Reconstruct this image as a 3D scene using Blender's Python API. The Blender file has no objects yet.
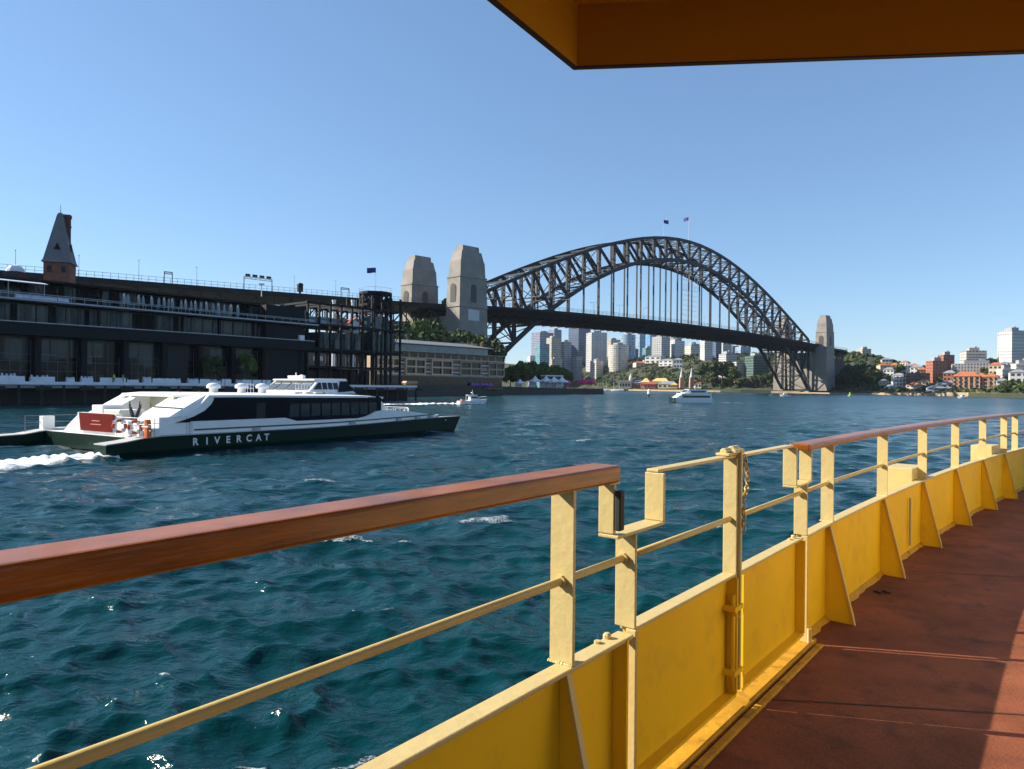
import bpy, bmesh, math, random
import numpy as np
from mathutils import Vector, Matrix, Euler

random.seed(7)
SC = bpy.context.scene
COL = SC.collection
R = math.radians

# ------------------------------------------------------------------ camera
EYE = 4.2                                   # eye height above the water
FPX = 700.0
ROLL, PITCH = R(-0.6), math.atan(2.1 / 700)
cd = bpy.data.cameras.new("camera")
cd.sensor_width = 36.0
cd.lens = 36.0 * FPX / 1024.0
cd.clip_start = 0.05
cd.clip_end = 20000.0
cam = bpy.data.objects.new("camera", cd)
COL.objects.link(cam)
cam.location = (0, 0, EYE)
cam.rotation_euler = (R(90) + PITCH, ROLL, 0)
SC.camera = cam

# ------------------------------------------------------------------ sky, sun, exposure
SUN_EL = R(31.0)
SUN_H = Vector((-0.98, 0.19, 0)).normalized()          # horizontal direction towards the sun
world = bpy.data.worlds.new("World")
SC.world = world
world.use_nodes = True
wn = world.node_tree
wn.nodes.clear()
wo = wn.nodes.new("ShaderNodeOutputWorld")
wb = wn.nodes.new("ShaderNodeBackground")
sky = wn.nodes.new("ShaderNodeTexSky")
sky.sky_type = 'NISHITA'
sky.sun_disc = False
sky.sun_elevation = SUN_EL
sky.sun_rotation = math.atan2(SUN_H.x, SUN_H.y)
sky.altitude = 0.0
sky.air_density = 1.0
sky.dust_density = 0.05
sky.ozone_density = 9.0
wb.inputs[1].default_value = 0.138
gam = wn.nodes.new('ShaderNodeGamma'); gam.inputs[1].default_value = 0.70      # a milder step from horizon to zenith
wn.links.new(sky.outputs[0], gam.inputs[0]); wn.links.new(gam.outputs[0], wb.inputs[0])
wn.links.new(wb.outputs[0], wo.inputs[0])
sl = bpy.data.lights.new("sun", 'SUN')
sl.energy = 5.0
sl.angle = R(0.5)
sl.color = (1.0, 0.91, 0.76)
sun = bpy.data.objects.new("sun", sl)
COL.objects.link(sun)
to_sun = Vector((SUN_H.x * math.cos(SUN_EL), SUN_H.y * math.cos(SUN_EL), math.sin(SUN_EL)))
sun.rotation_euler = (-to_sun).to_track_quat('-Z', 'Y').to_euler()
vs = SC.view_settings
vs.view_transform = 'Standard'
vs.look = 'None'
vs.exposure = 1.0
vs.gamma = 1.0
vs.use_curve_mapping = False
SC.cycles.max_bounces = 6
SC.cycles.diffuse_bounces = 4
SC.cycles.glossy_bounces = 3
SC.cycles.transmission_bounces = 3
SC.cycles.volume_bounces = 0
SC.cycles.caustics_reflective = False
SC.cycles.caustics_refractive = False

# ------------------------------------------------------------------ measuring helpers (pixel of the photo -> place in the world)
def ray(px, py):
    x = (px - 512) / FPX; z = (384.5 - py) / FPX; y = 1.0
    y, z = y * math.cos(PITCH) - z * math.sin(PITCH), y * math.sin(PITCH) + z * math.cos(PITCH)
    x, z = x * math.cos(ROLL) + z * math.sin(ROLL), -x * math.sin(ROLL) + z * math.cos(ROLL)
    return x, y, z
def at(px, py, D):
    x, y, z = ray(px, py); t = D / y
    return Vector((x * t, D, EYE + z * t))
def atz(px, py, h):
    x, y, z = ray(px, py); t = (h - EYE) / z
    return Vector((x * t, y * t, h))
def xy(px, D):
    v = at(px, 386, D); return (v.x, v.y)
def hz(px, py, D): return at(px, py, D).z

# ------------------------------------------------------------------ materials
def hexc(h):
    out = []
    for i in (0, 2, 4):
        c = int(h[i:i + 2], 16) / 255.0
        out.append(c / 12.92 if c <= 0.04045 else ((c + 0.055) / 1.055) ** 2.4)
    return tuple(out)
MATS = {}
def mat(name, col, rough=0.6, metal=0.0, var=0.15, scale=1.0, bump=0.0, bscale=None, spec=0.5, stretch=None, coat=0.0, dirt=None, dirt_amt=0.0):
    """painted / stone / metal surface: noise mottling in the base colour, optional dirt stains and bump"""
    if name in MATS: return MATS[name]
    if isinstance(col, str): col = hexc(col)
    m = bpy.data.materials.new(name); m.use_nodes = True
    nt = m.node_tree; N = nt.nodes; L = nt.links
    b = N['Principled BSDF']
    b.inputs['Roughness'].default_value = rough
    b.inputs['Metallic'].default_value = metal
    b.inputs['Specular IOR Level'].default_value = spec
    b.inputs['Coat Weight'].default_value = coat
    b.inputs['Coat Roughness'].default_value = 0.12
    tc = N.new('ShaderNodeTexCoord'); mp = N.new('ShaderNodeMapping')
    if stretch: mp.inputs['Scale'].default_value = stretch
    L.new(tc.outputs['Object'], mp.inputs[0])
    nz = N.new('ShaderNodeTexNoise'); nz.inputs['Scale'].default_value = scale
    nz.inputs['Detail'].default_value = 6; nz.inputs['Roughness'].default_value = 0.62
    L.new(mp.outputs[0], nz.inputs['Vector'])
    rp = N.new('ShaderNodeValToRGB')
    rp.color_ramp.elements[0].position = 0.3; rp.color_ramp.elements[1].position = 0.72
    lo = tuple(c * (1 - var) for c in col); hi = tuple(min(1, c * (1 + var * 0.7)) for c in col)
    rp.color_ramp.elements[0].color = (*lo, 1); rp.color_ramp.elements[1].color = (*hi, 1)
    L.new(nz.outputs[0], rp.inputs[0])
    cout = rp.outputs[0]
    if dirt:
        if isinstance(dirt, str): dirt = hexc(dirt)
        n2 = N.new('ShaderNodeTexNoise'); n2.inputs['Scale'].default_value = scale * 2.3
        n2.inputs['Detail'].default_value = 8; n2.inputs['Roughness'].default_value = 0.7
        L.new(mp.outputs[0], n2.inputs['Vector'])
        r2 = N.new('ShaderNodeValToRGB')
        r2.color_ramp.elements[0].position = 0.52; r2.color_ramp.elements[1].position = 0.72
        r2.color_ramp.elements[0].color = (0, 0, 0, 1); r2.color_ramp.elements[1].color = (dirt_amt,) * 3 + (1,)
        L.new(n2.outputs[0], r2.inputs[0])
        mx = N.new('ShaderNodeMixRGB'); mx.inputs[2].default_value = (*dirt, 1)
        L.new(r2.outputs[0], mx.inputs[0]); L.new(cout, mx.inputs[1]); cout = mx.outputs[0]
    L.new(cout, b.inputs['Base Color'])
    if bump:
        n3 = N.new('ShaderNodeTexNoise'); n3.inputs['Scale'].default_value = bscale or scale * 8
        n3.inputs['Detail'].default_value = 5
        L.new(mp.outputs[0], n3.inputs['Vector'])
        bp = N.new('ShaderNodeBump'); bp.inputs['Strength'].default_value = bump; bp.inputs['Distance'].default_value = 0.01
        L.new(n3.outputs[0], bp.inputs['Height']); L.new(bp.outputs[0], b.inputs['Normal'])
    MATS[name] = m
    return m

def glass_mat(name, col, rough=0.08, spec=0.6, var=0.5, scale=0.3):
    return mat(name, col, rough=rough, spec=spec, var=var, scale=scale)

def grid_mat(name, wall, pane, cw, ch, fx=0.6, fz=0.6, rough=0.6, spec=0.5):
    """a facade far away: rows of panes set in a wall, in metres of the object's own space"""
    if name in MATS: return MATS[name]
    wall = hexc(wall) if isinstance(wall, str) else wall
    pane = hexc(pane) if isinstance(pane, str) else pane
    m = bpy.data.materials.new(name); m.use_nodes = True
    nt = m.node_tree; N = nt.nodes; L = nt.links; b = N['Principled BSDF']
    tc = N.new('ShaderNodeTexCoord'); sp = N.new('ShaderNodeSeparateXYZ'); L.new(tc.outputs['Object'], sp.inputs[0])
    def mth(op, a, bb):
        n = N.new('ShaderNodeMath'); n.operation = op
        for i, v in enumerate((a, bb)):
            if isinstance(v, (int, float)): n.inputs[i].default_value = v
            else: L.new(v, n.inputs[i])
        return n.outputs[0]
    s = mth('ADD', sp.outputs[0], sp.outputs[1])
    fxv = mth('FRACT', mth('DIVIDE', mth('ADD', s, 500.0), cw), 0)
    fzv = mth('FRACT', mth('DIVIDE', mth('ADD', sp.outputs[2], 500.0), ch), 0)
    mask = mth('MULTIPLY', mth('LESS_THAN', fxv, fx), mth('LESS_THAN', fzv, fz))
    # individual panes differ a little (blinds, reflections)
    cell = N.new('ShaderNodeCombineXYZ')
    L.new(mth('FLOOR', mth('DIVIDE', mth('ADD', s, 500.0), cw), 0), cell.inputs[0])
    L.new(mth('FLOOR', mth('DIVIDE', mth('ADD', sp.outputs[2], 500.0), ch), 0), cell.inputs[1])
    wnz = N.new('ShaderNodeTexWhiteNoise'); L.new(cell.outputs[0], wnz.inputs['Vector'])
    rp = N.new('ShaderNodeValToRGB')
    rp.color_ramp.elements[0].color = (*[c * 0.45 for c in pane], 1); rp.color_ramp.elements[1].color = (*[min(1, c * 1.7) for c in pane], 1)
    L.new(wnz.outputs[0], rp.inputs[0])
    nz = N.new('ShaderNodeTexNoise'); nz.inputs['Scale'].default_value = 0.15; nz.inputs['Detail'].default_value = 5
    L.new(tc.outputs['Object'], nz.inputs['Vector'])
    rw = N.new('ShaderNodeValToRGB')
    rw.color_ramp.elements[0].color = (*[c * 0.82 for c in wall], 1); rw.color_ramp.elements[1].color = (*[min(1, c * 1.1) for c in wall], 1)
    L.new(nz.outputs[0], rw.inputs[0])
    mx = N.new('ShaderNodeMixRGB'); L.new(mask, mx.inputs[0]); L.new(rw.outputs[0], mx.inputs[1]); L.new(rp.outputs[0], mx.inputs[2])
    L.new(mx.outputs[0], b.inputs['Base Color'])
    rr = mth('SUBTRACT', rough, mth('MULTIPLY', mask, rough - 0.15)); L.new(rr, b.inputs['Roughness']); b.inputs['Specular IOR Level'].default_value = spec
    MATS[name] = m
    return m

# ------------------------------------------------------------------ mesh helpers
class MB:
    def __init__(self): self.v = []; self.f = []
    def add(self, vs, fs):
        o = len(self.v); self.v += [tuple(p) for p in vs]; self.f += [tuple(i + o for i in f) for f in fs]; return self
    def box(self, x0, y0, z0, x1, y1, z1):
        return self.add([(x0, y0, z0), (x1, y0, z0), (x1, y1, z0), (x0, y1, z0), (x0, y0, z1), (x1, y0, z1), (x1, y1, z1), (x0, y1, z1)],
                        [(0, 3, 2, 1), (4, 5, 6, 7), (0, 1, 5, 4), (1, 2, 6, 5), (2, 3, 7, 6), (3, 0, 4, 7)])
    def taper(self, cx, cy, z0, z1, w0, d0, w1, d1):
        a, b, c, d = w0 / 2, d0 / 2, w1 / 2, d1 / 2
        return self.add([(cx - a, cy - b, z0), (cx + a, cy - b, z0), (cx + a, cy + b, z0), (cx - a, cy + b, z0),
                         (cx - c, cy - d, z1), (cx + c, cy - d, z1), (cx + c, cy + d, z1), (cx - c, cy + d, z1)],
                        [(0, 3, 2, 1), (4, 5, 6, 7), (0, 1, 5, 4), (1, 2, 6, 5), (2, 3, 7, 6), (3, 0, 4, 7)])
    def bar(self, p, q, w, h, up=(0, 0, 1)):
        p = Vector(p); q = Vector(q); d = (q - p)
        if d.length < 1e-6: return self
        d.normalize(); up = Vector(up)
        if abs(d.dot(up)) > 0.98: up = Vector((1, 0, 0)) if abs(d.x) < 0.9 else Vector((0, 1, 0))
        s = d.cross(up).normalized(); u = s.cross(d).normalized()
        vs = [c + s * (a * w / 2) + u * (b * h / 2) for c in (p, q) for a, b in ((-1, -1), (1, -1), (1, 1), (-1, 1))]
        return self.add(vs, [(0, 3, 2, 1), (4, 5, 6, 7), (0, 1, 5, 4), (1, 2, 6, 5), (2, 3, 7, 6), (3, 0, 4, 7)])
    def tube(self, pts, r, n=8, r2=None, cap=True):
        pts = [Vector(p) for p in pts]; m = len(pts); rings = []
        for i, p in enumerate(pts):
            d = (pts[min(i + 1, m - 1)] - pts[max(i - 1, 0)]).normalized()
            up = Vector((0, 0, 1)) if abs(d.z) < 0.95 else Vector((1, 0, 0))
            s = d.cross(up).normalized(); u = s.cross(d).normalized()
            rr = r if r2 is None else r + (r2 - r) * i / max(1, m - 1)
            rings.append([p + (s * math.cos(2 * math.pi * k / n) + u * math.sin(2 * math.pi * k / n)) * rr for k in range(n)])
        vs = [v for g in rings for v in g]; fs = []
        for i in range(m - 1):
            for k in range(n):
                fs.append((i * n + k, i * n + (k + 1) % n, (i + 1) * n + (k + 1) % n, (i + 1) * n + k))
        if cap: fs.append(tuple(range(n - 1, -1, -1))); fs.append(tuple((m - 1) * n + k for k in range(n)))
        return self.add(vs, fs)
    def lathe(self, cx, cy, prof, n=12):
        vs = []; fs = []
        for (r, z) in prof:
            for k in range(n): vs.append((cx + r * math.cos(2 * math.pi * k / n), cy + r * math.sin(2 * math.pi * k / n), z))
        for i in range(len(prof) - 1):
            for k in range(n): fs.append((i * n + k, i * n + (k + 1) % n, (i + 1) * n + (k + 1) % n, (i + 1) * n + k))
        fs.append(tuple(range(n - 1, -1, -1))); fs.append(tuple((len(prof) - 1) * n + k for k in range(n)))
        return self.add(vs, fs)
    def prism(self, poly, ext):
        """polygon (3d points) pushed along the vector ext"""
        n = len(poly); e = Vector(ext); P = [Vector(p) for p in poly]
        vs = P + [p + e for p in P]
        fs = [tuple(range(n - 1, -1, -1)), tuple(range(n, 2 * n))] + [(i, (i + 1) % n, n + (i + 1) % n, n + i) for i in range(n)]
        return self.add(vs, fs)
    def loft(self, secs, closed=True, caps=True):
        n = len(secs[0]); vs = [p for s in secs for p in s]; fs = []
        for i in range(len(secs) - 1):
            for k in range(n if closed else n - 1):
                fs.append((i * n + k, i * n + (k + 1) % n, (i + 1) * n + (k + 1) % n, (i + 1) * n + k))
        if caps: fs.append(tuple(range(n - 1, -1, -1))); fs.append(tuple((len(secs) - 1) * n + k for k in range(n)))
        return self.add(vs, fs)
    def build(self, name, m, parent=None, smooth=False, bevel=0.0, bevel_seg=2):
        me = bpy.data.meshes.new(name); me.from_pydata(self.v, [], self.f); me.update()
        bm = bmesh.new(); bm.from_mesh(me); bmesh.ops.recalc_face_normals(bm, faces=bm.faces)
        if bevel:
            bmesh.ops.bevel(bm, geom=[e for e in bm.edges if len(e.link_faces) == 2 and e.calc_face_angle(0) > 0.5], offset=bevel, segments=bevel_seg, affect='EDGES', profile=0.5)
        bm.to_mesh(me); bm.free()
        if smooth: me.polygons.foreach_set('use_smooth', [True] * len(me.polygons))
        me.materials.append(m)
        o = bpy.data.objects.new(name, me); COL.objects.link(o)
        if parent: o.parent = parent
        return o

def thing(name, label, cat, loc=(0, 0, 0), rz=0.0, group=None):
    o = bpy.data.objects.new(name, None); COL.objects.link(o)
    o.empty_display_size = 0.5
    o.location = loc; o.rotation_euler = (0, 0, rz); o['label'] = label; o['category'] = cat
    if group: o['group'] = group
    return o
def tag(o, label, cat, group=None):
    o['label'] = label; o['category'] = cat
    if group: o['group'] = group
    return o
def struct(o, kind='structure'):
    o['kind'] = kind; return o
KIDS = {}
def copy_tree(root, loc=None, rz=None, label=None, group=None, scale=None):
    def rec(o, par):
        c = o.copy(); COL.objects.link(c); c.parent = par
        for ch in [x for x in ALLKIDS(o)]: rec(ch, c)
        return c
    r = rec(root, None)
    if loc is not None: r.location = loc
    if rz is not None: r.rotation_euler = (0, 0, rz)
    if scale is not None: r.scale = (scale,) * 3 if isinstance(scale, (int, float)) else scale
    if label: r['label'] = label
    if group: r['group'] = group
    return r
def ALLKIDS(o): return list(o.children)

def text_mesh(txt, size, name, m, parent, loc, rot, bold=0.02, ext=0.004, spacing=1.0):
    cu = bpy.data.curves.new(name, 'FONT'); cu.body = txt; cu.size = size; cu.offset = bold * size
    cu.extrude = ext; cu.space_character = spacing; cu.align_x = 'LEFT'
    to = bpy.data.objects.new(name + '_curve', cu); COL.objects.link(to)
    dg = bpy.context.evaluated_depsgraph_get(); dg.update()
    me = bpy.data.meshes.new_from_object(to.evaluated_get(dg))
    bpy.data.objects.remove(to); bpy.data.curves.remove(cu)
    me.name = name; me.materials.clear(); me.materials.append(m)
    o = bpy.data.objects.new(name, me); COL.objects.link(o)
    if parent: o.parent = parent
    o.location = loc; o.rotation_euler = rot
    return o
# ================================================================== WATER
def shore_ratio(px): return (px - 512) / FPX
def build_water():
    rng = np.random.default_rng(3)
    fine = np.linspace(R(-44), R(44), 760)
    coarse_r = np.linspace(R(44), R(316), 150)[1:-1]
    ang = np.concatenate([fine, coarse_r])
    nr = 880
    rad = 0.6 * (9000 / 0.6) ** (np.linspace(0, 1, 60)[:, None] * 0)  # placeholder
    rad = np.concatenate([np.linspace(0.5, 5.0, 12)[:-1], np.geomspace(5.0, 5200, nr)])
    A, RR = np.meshgrid(ang, rad)
    X = RR * np.sin(A); Y = RR * np.cos(A)
    step = np.gradient(rad)[:, None] * np.ones_like(A)
    Z = np.zeros_like(X); DX = np.zeros_like(X); DY = np.zeros_like(X)
    nw = 130
    lam = np.geomspace(0.24, 11.0, nw)
    wind = R(8)
    near = RR < 900
    for i in range(nw):
        l = lam[i] * rng.uniform(0.93, 1.07); k = 2 * math.pi / l
        th = wind + rng.normal(0, 0.55 + 0.35 * math.exp(-l / 1.5))
        amp = 0.0074 * l ** 0.62 * (1.0 if l < 3.5 else (3.5 / l) ** 1.0)
        kx, ky = k * math.sin(th), k * math.cos(th)
        fil = np.clip((l / step - 2.2) / 2.5, 0, 1)
        ph = kx * X + ky * Y + rng.uniform(0, 6.283)
        c = np.cos(ph); s = np.sin(ph)
        Z += amp * fil * c; chop = 0.7 if l < 1 else 0.95
        DX -= chop * amp * fil * math.sin(th) * s; DY -= chop * amp * fil * math.cos(th) * s
    # ---- foam: where hulls have churned the water, plus whitecaps on steep crests
    foam = np.zeros_like(X)
    lump = np.zeros_like(X)
    def strip(p, q, w0, w1, v0, v1, h=0.0, wob=0.0):
        nonlocal foam, lump
        d = np.array([q[0] - p[0], q[1] - p[1]]); ln = np.hypot(*d); d = d / ln
        t = ((X - p[0]) * d[0] + (Y - p[1]) * d[1]); s = (X - p[0]) * -d[1] + (Y - p[1]) * d[0]
        u = np.clip(t / ln, 0, 1)
        w = w0 + (w1 - w0) * u
        s2 = s + wob * np.sin(t * 1.3) + 0.5 * wob * np.sin(t * 3.1 + 1)
        m = np.clip(1.25 - np.abs(s2) / w, 0, 1) * (t > -0.4) * np.clip((ln - t) / (0.12 * ln), 0, 1)
        foam = np.maximum(foam, m * (v0 + (v1 - v0) * u)); lump += h * m * (1 - u)
    for a in WAKES: strip(*a)
    crest = Z + 0.35 * np.sin(X * 0.13 + 1) * np.sin(Y * 0.09) * 0.1
    sig = Z[near].std()
    cap = np.clip((Z / sig - 1.95) / 0.8, 0, 1) * (RR > 6) * np.clip(1.6 - RR / 320, 0.15, 1)
    gate = (np.sin(X * 0.31 + 2 * np.sin(Y * 0.17)) * np.sin(Y * 0.27 + 1.7 * np.sin(X * 0.12)) > 0.1)
    foam = np.maximum(foam, 0.56 * cap * gate)
    Z += lump * (0.6 + 0.4 * np.sin(X * 5.1 + Y * 2.3) * np.sin(Y * 4.3 - X * 1.7))
    X = X + DX; Y = Y + DY
    nA = len(ang); nR = len(rad)
    co = np.stack([X, Y, Z], -1).reshape(-1, 3)
    i = np.arange(nR - 1)[:, None] * nA; j = np.arange(nA)[None, :]; j2 = (j + 1) % nA
    quads = np.stack([i + j, i + j2, i + nA + j2, i + nA + j], -1).reshape(-1, 4)[:, ::-1]
    me = bpy.data.meshes.new('water')
    me.vertices.add(len(co)); me.vertices.foreach_set('co', co.astype(np.float32).ravel())
    nq = len(quads)
    me.loops.add(nq * 4); me.loops.foreach_set('vertex_index', quads.astype(np.int32).ravel())
    me.polygons.add(nq); me.polygons.foreach_set('loop_start', np.arange(0, nq * 4, 4, dtype=np.int32))
    me.polygons.foreach_set('use_smooth', np.ones(nq, dtype=bool))
    me.update(calc_edges=True)
    at_ = me.attributes.new('foam', 'FLOAT', 'POINT'); at_.data.foreach_set('value', foam.astype(np.float32).ravel())
    m = bpy.data.materials.new('sea_water'); m.use_nodes = True
    nt = m.node_tree; N = nt.nodes; L = nt.links; b = N['Principled BSDF']
    b.inputs['Roughness'].default_value = 0.07; b.inputs['Specular IOR Level'].default_value = 0.24; b.inputs['IOR'].default_value = 1.333
    tc = N.new('ShaderNodeTexCoord')
    big = N.new('ShaderNodeTexNoise'); big.inputs['Scale'].default_value = 0.05; big.inputs['Detail'].default_value = 4
    L.new(tc.outputs['Object'], big.inputs['Vector'])
    rp = N.new('ShaderNodeValToRGB'); rp.color_ramp.elements[0].position = 0.3; rp.color_ramp.elements[1].position = 0.7
    rp.color_ramp.elements[0].color = (0.0008, 0.025, 0.032, 1); rp.color_ramp.elements[1].color = (0.0012, 0.038, 0.044, 1)
    L.new(big.outputs[0], rp.inputs[0])
    # ripples too small for the mesh
    bumps = None
    for sc_, dist, st in ((0.22, 0.36, 0.8), (1.1, 0.08, 0.7), (4.5, 0.020, 0.65), (14.0, 0.008, 0.75)):
        mp = N.new('ShaderNodeMapping'); mp.inputs['Scale'].default_value = (sc_ * 0.7, sc_ * 1.1, sc_); mp.inputs['Rotation'].default_value = (0, 0, R(-8))
        L.new(tc.outputs['Object'], mp.inputs[0])
        nz = N.new('ShaderNodeTexNoise'); nz.inputs['Scale'].default_value = 1.0; nz.inputs['Detail'].default_value = 3; nz.inputs['Distortion'].default_value = 0.6
        L.new(mp.outputs[0], nz.inputs['Vector'])
        bp = N.new('ShaderNodeBump'); bp.inputs['Strength'].default_value = st; bp.inputs['Distance'].default_value = dist * 2.2
        L.new(nz.outputs[0], bp.inputs['Height'])
        if bumps: L.new(bumps, bp.inputs['Normal'])
        bumps = bp.outputs[0]
    L.new(bumps, b.inputs['Normal'])
    fa = N.new('ShaderNodeAttribute'); fa.attribute_name = 'foam'
    n1 = N.new('ShaderNodeTexNoise'); n1.inputs['Scale'].default_value = 4.2; n1.inputs['Detail'].default_value = 10; n1.inputs['Roughness'].default_value = 0.82; n1.inputs['Distortion'].default_value = 0.8
    L.new(tc.outputs['Object'], n1.inputs['Vector'])
    def mth(op, a, c, clamp=False):
        n = N.new('ShaderNodeMath'); n.operation = op; n.use_clamp = clamp
        for i_, v in enumerate((a, c)):
            if isinstance(v, (int, float)): n.inputs[i_].default_value = v
            else: L.new(v, n.inputs[i_])
        return n.outputs[0]
    n2 = N.new('ShaderNodeTexNoise'); n2.inputs['Scale'].default_value = 19.0; n2.inputs['Detail'].default_value = 6; n2.inputs['Roughness'].default_value = 0.7
    L.new(tc.outputs['Object'], n2.inputs['Vector'])
    nn = mth('ADD', mth('MULTIPLY', n1.outputs[0], 0.55), mth('MULTIPLY', n2.outputs[0], 0.55))
    k = mth('MULTIPLY', mth('SUBTRACT', mth('ADD', fa.outputs['Fac'], nn), 1.06), 4.5, True)
    has = mth('MULTIPLY', fa.outputs['Fac'], 12.0, True)
    k = mth('MULTIPLY', k, has, True)
    mx = N.new('ShaderNodeMixRGB'); L.new(k, mx.inputs[0]); L.new(rp.outputs[0], mx.inputs[1]); mx.inputs[2].default_value = (0.80, 0.84, 0.84, 1)
    L.new(mx.outputs[0], b.inputs['Base Color'])
    rr = mth('ADD', mth('MULTIPLY', k, 0.6), 0.07); L.new(rr, b.inputs['Roughness'])
    # waves too small for the mesh at a distance act as roughness
    ra = me.attributes.new('unresolved', 'FLOAT', 'POINT'); ra.data.foreach_set('value', (0.20 * np.clip((RR - 25) / 260, 0, 1)).astype(np.float32).ravel())
    rn = N.new('ShaderNodeAttribute'); rn.attribute_name = 'unresolved'
    L.new(mth('ADD', rr, rn.outputs['Fac']), b.inputs['Roughness'])
    me.materials.append(m)
    o = bpy.data.objects.new('water', me); COL.objects.link(o); struct(o)
    return o

# ------------------------------------------------------------------ the catamaran's frame (its wake needs it)
CAT_DIR = Vector((0.54, 0.842, 0)).normalized()
CAT_LAT = Vector((-CAT_DIR.y, CAT_DIR.x, 0))            # to port, away from us
CAT_B = 12.6
_c = atz(105.6, 459, 0)
CAT_O = _c + CAT_LAT * (CAT_B / 2)                       # stern, centre line
def catp(x, y): v = CAT_O + CAT_DIR * x + CAT_LAT * y; return (v.x, v.y)
MB_O = atz(473, 404.5, 0); MB_DIR = Vector((0.93, 0.36, 0)).normalized()      # motor boat near the hotel
DF_O = atz(690, 402.6, 0)                                                     # white ferry in mid harbour
def off(o, d, t): return (o.x + d[0] * t, o.y + d[1] * t)
WAKES = [
    (catp(0.3, -5.6), catp(-18, -6.4), 1.6, 4.2, 1.15, 1.0, 0.42, 0.25),
    (catp(0.3, 5.6), catp(-18, 5.8), 0.9, 2.0, 1.0, 0.85, 0.25, 0.12),
    (catp(5, 4.4), catp(-6, 4.2), 0.3, 1.1, 0.6, 0.8, 0.1, 0.1),
    (catp(31, -6.2), catp(22, -6.9), 0.25, 0.6, 0.42, 0.2, 0.05, 0.1),
    (catp(12, -6.4), catp(2, -6.7), 0.2, 0.5, 0.3, 0.45, 0.05, 0.1),
    (off(MB_O, MB_DIR, 2.0), off(MB_O, MB_DIR, -17), 1.4, 3.0, 1.2, 1.0, 0.5, 0.15),
    (off(MB_O, MB_DIR, -1), off(MB_O, MB_DIR, -40), 2.0, 5.0, 1.1, 0.7, 0.3, 0.15),
    (off(DF_O, (0.98, 0.1), 5.5), off(DF_O, (0.98, 0.1), 30), 1.0, 1.6, 0.9, 0.5, 0.15, 0.1),
    (off(DF_O, (0.98, 0.1), -7.6), off(DF_O, (0.98, 0.1), -4), 0.9, 0.9, 0.8, 0.8, 0.25, 0.1),
    (atz(228, 772, 0)[:2], atz(175, 775, 0)[:2], 0.16, 0.3, 0.6, 0.45, 0.06, 0.05),
    (atz(350, 772, 0)[:2], atz(395, 748, 0)[:2], 0.18, 0.2, 0.58, 0.4, 0.05, 0.05),
    (atz(300, 611, 0)[:2], atz(262, 600, 0)[:2], 0.12, 0.05, 0.5, 0.4, 0.02, 0.05),
    (atz(775, 396.5, 0)[:2], atz(760, 396.4, 0)[:2], 0.8, 0.8, 0.8, 0.4, 0.1, 0.1),
]
build_water()

# ================================================================== LAND
M_sand = mat('sandstone', (0.34, 0.26, 0.16), rough=0.85, var=0.35, scale=0.25, bump=0.3)
M_stonewall = mat('seawall_stone', (0.16, 0.135, 0.10), rough=0.9, var=0.45, scale=0.5)
M_grassland = mat('hill_ground', (0.04, 0.048, 0.022), rough=0.95, var=0.4, scale=0.05)
M_pave = mat('paving', (0.26, 0.24, 0.21), rough=0.85, var=0.2, scale=0.3)
M_concrete = mat('concrete', (0.34, 0.33, 0.31), rough=0.85, var=0.25, scale=0.4)

def smooth(a, b, x):
    t = min(1, max(0, (x - a) / (b - a))); return t * t * (3 - 2 * t)
SHORE = [(380, 1500), (560, 1300), (610, 1120), (650, 1000), (690, 900), (740, 835), (790, 800), (835, 775), (870, 705), (920, 625), (960, 565), (1000, 495), (1060, 440), (1200, 400), (1500, 380)]
def shoreD(px):
    for (a, b), (c, d) in zip(SHORE, SHORE[1:]):
        if px <= c: return b + (d - b) * max(0, (px - a)) / (c - a)
    return SHORE[-1][1]
def land_z(px, D):
    e = D - shoreD(px)
    if e < 0: return -3.0
    right = smooth(850, 930, px)
    left_h = 3.2 + 10 * smooth(25, 90, e) + 48 * smooth(60, 360, e) + 20 * smooth(600, 1600, e)
    right_h = 3.2 + 20 * smooth(15, 170, e) + 16 * smooth(150, 500, e)
    return left_h * (1 - right) + right_h * right
def build_north_shore():
    pxs = list(np.linspace(380, 1500, 150)); es = [-1.5, 0.0, 6, 14, 25, 40, 60, 85, 115, 150, 200, 260, 330, 420, 520, 640, 800, 1100, 1600, 2400]
    mb = MB(); vs = []; n = len(es)
    rnd = random.Random(4)
    for p in pxs:
        for k, e in enumerate(es):
            D = shoreD(p) + e
            x = (p - 512) / FPX * D
            z = -3.0 if k == 0 else land_z(p, D + 0.01)
            if k == 0: x = (p - 512) / FPX * (shoreD(p) - 0.3); D = shoreD(p) - 0.3
            if k > 4: z += rnd.uniform(-1, 1) * min(2.5, e * 0.02)
            if k == len(es) - 1: z = -5
            vs.append((x, D, z))
    fs = []
    for i in range(len(pxs) - 1):
        for k in range(n - 1): fs.append((i * n + k, (i + 1) * n + k, (i + 1) * n + k + 1, i * n + k + 1))
    mb.add(vs, fs)
    o = mb.build('north_shore_hill', M_grassland, smooth=False); struct(o)
    # sandstone waterline terrace under the bridge and along the shore
    mb = MB()
    for (p0, p1, h) in ((560, 700, 2.0), (700, 800, 2.2), (800, 880, 1.4), (880, 945, 2.2), (945, 1100, 3.3)):
        a0 = xy(p0, shoreD(p0) - 6); a1 = xy(p1, shoreD(p1) - 6); b1 = xy(p1, shoreD(p1) + 4); b0 = xy(p0, shoreD(p0) + 4)
        mb.prism([(*a0, -2), (*a1, -2), (*b1, -2), (*b0, -2)], (0, 0, 2 + h))
    struct(mb.build('rocky_shore', M_sand))
build_north_shore()

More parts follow.
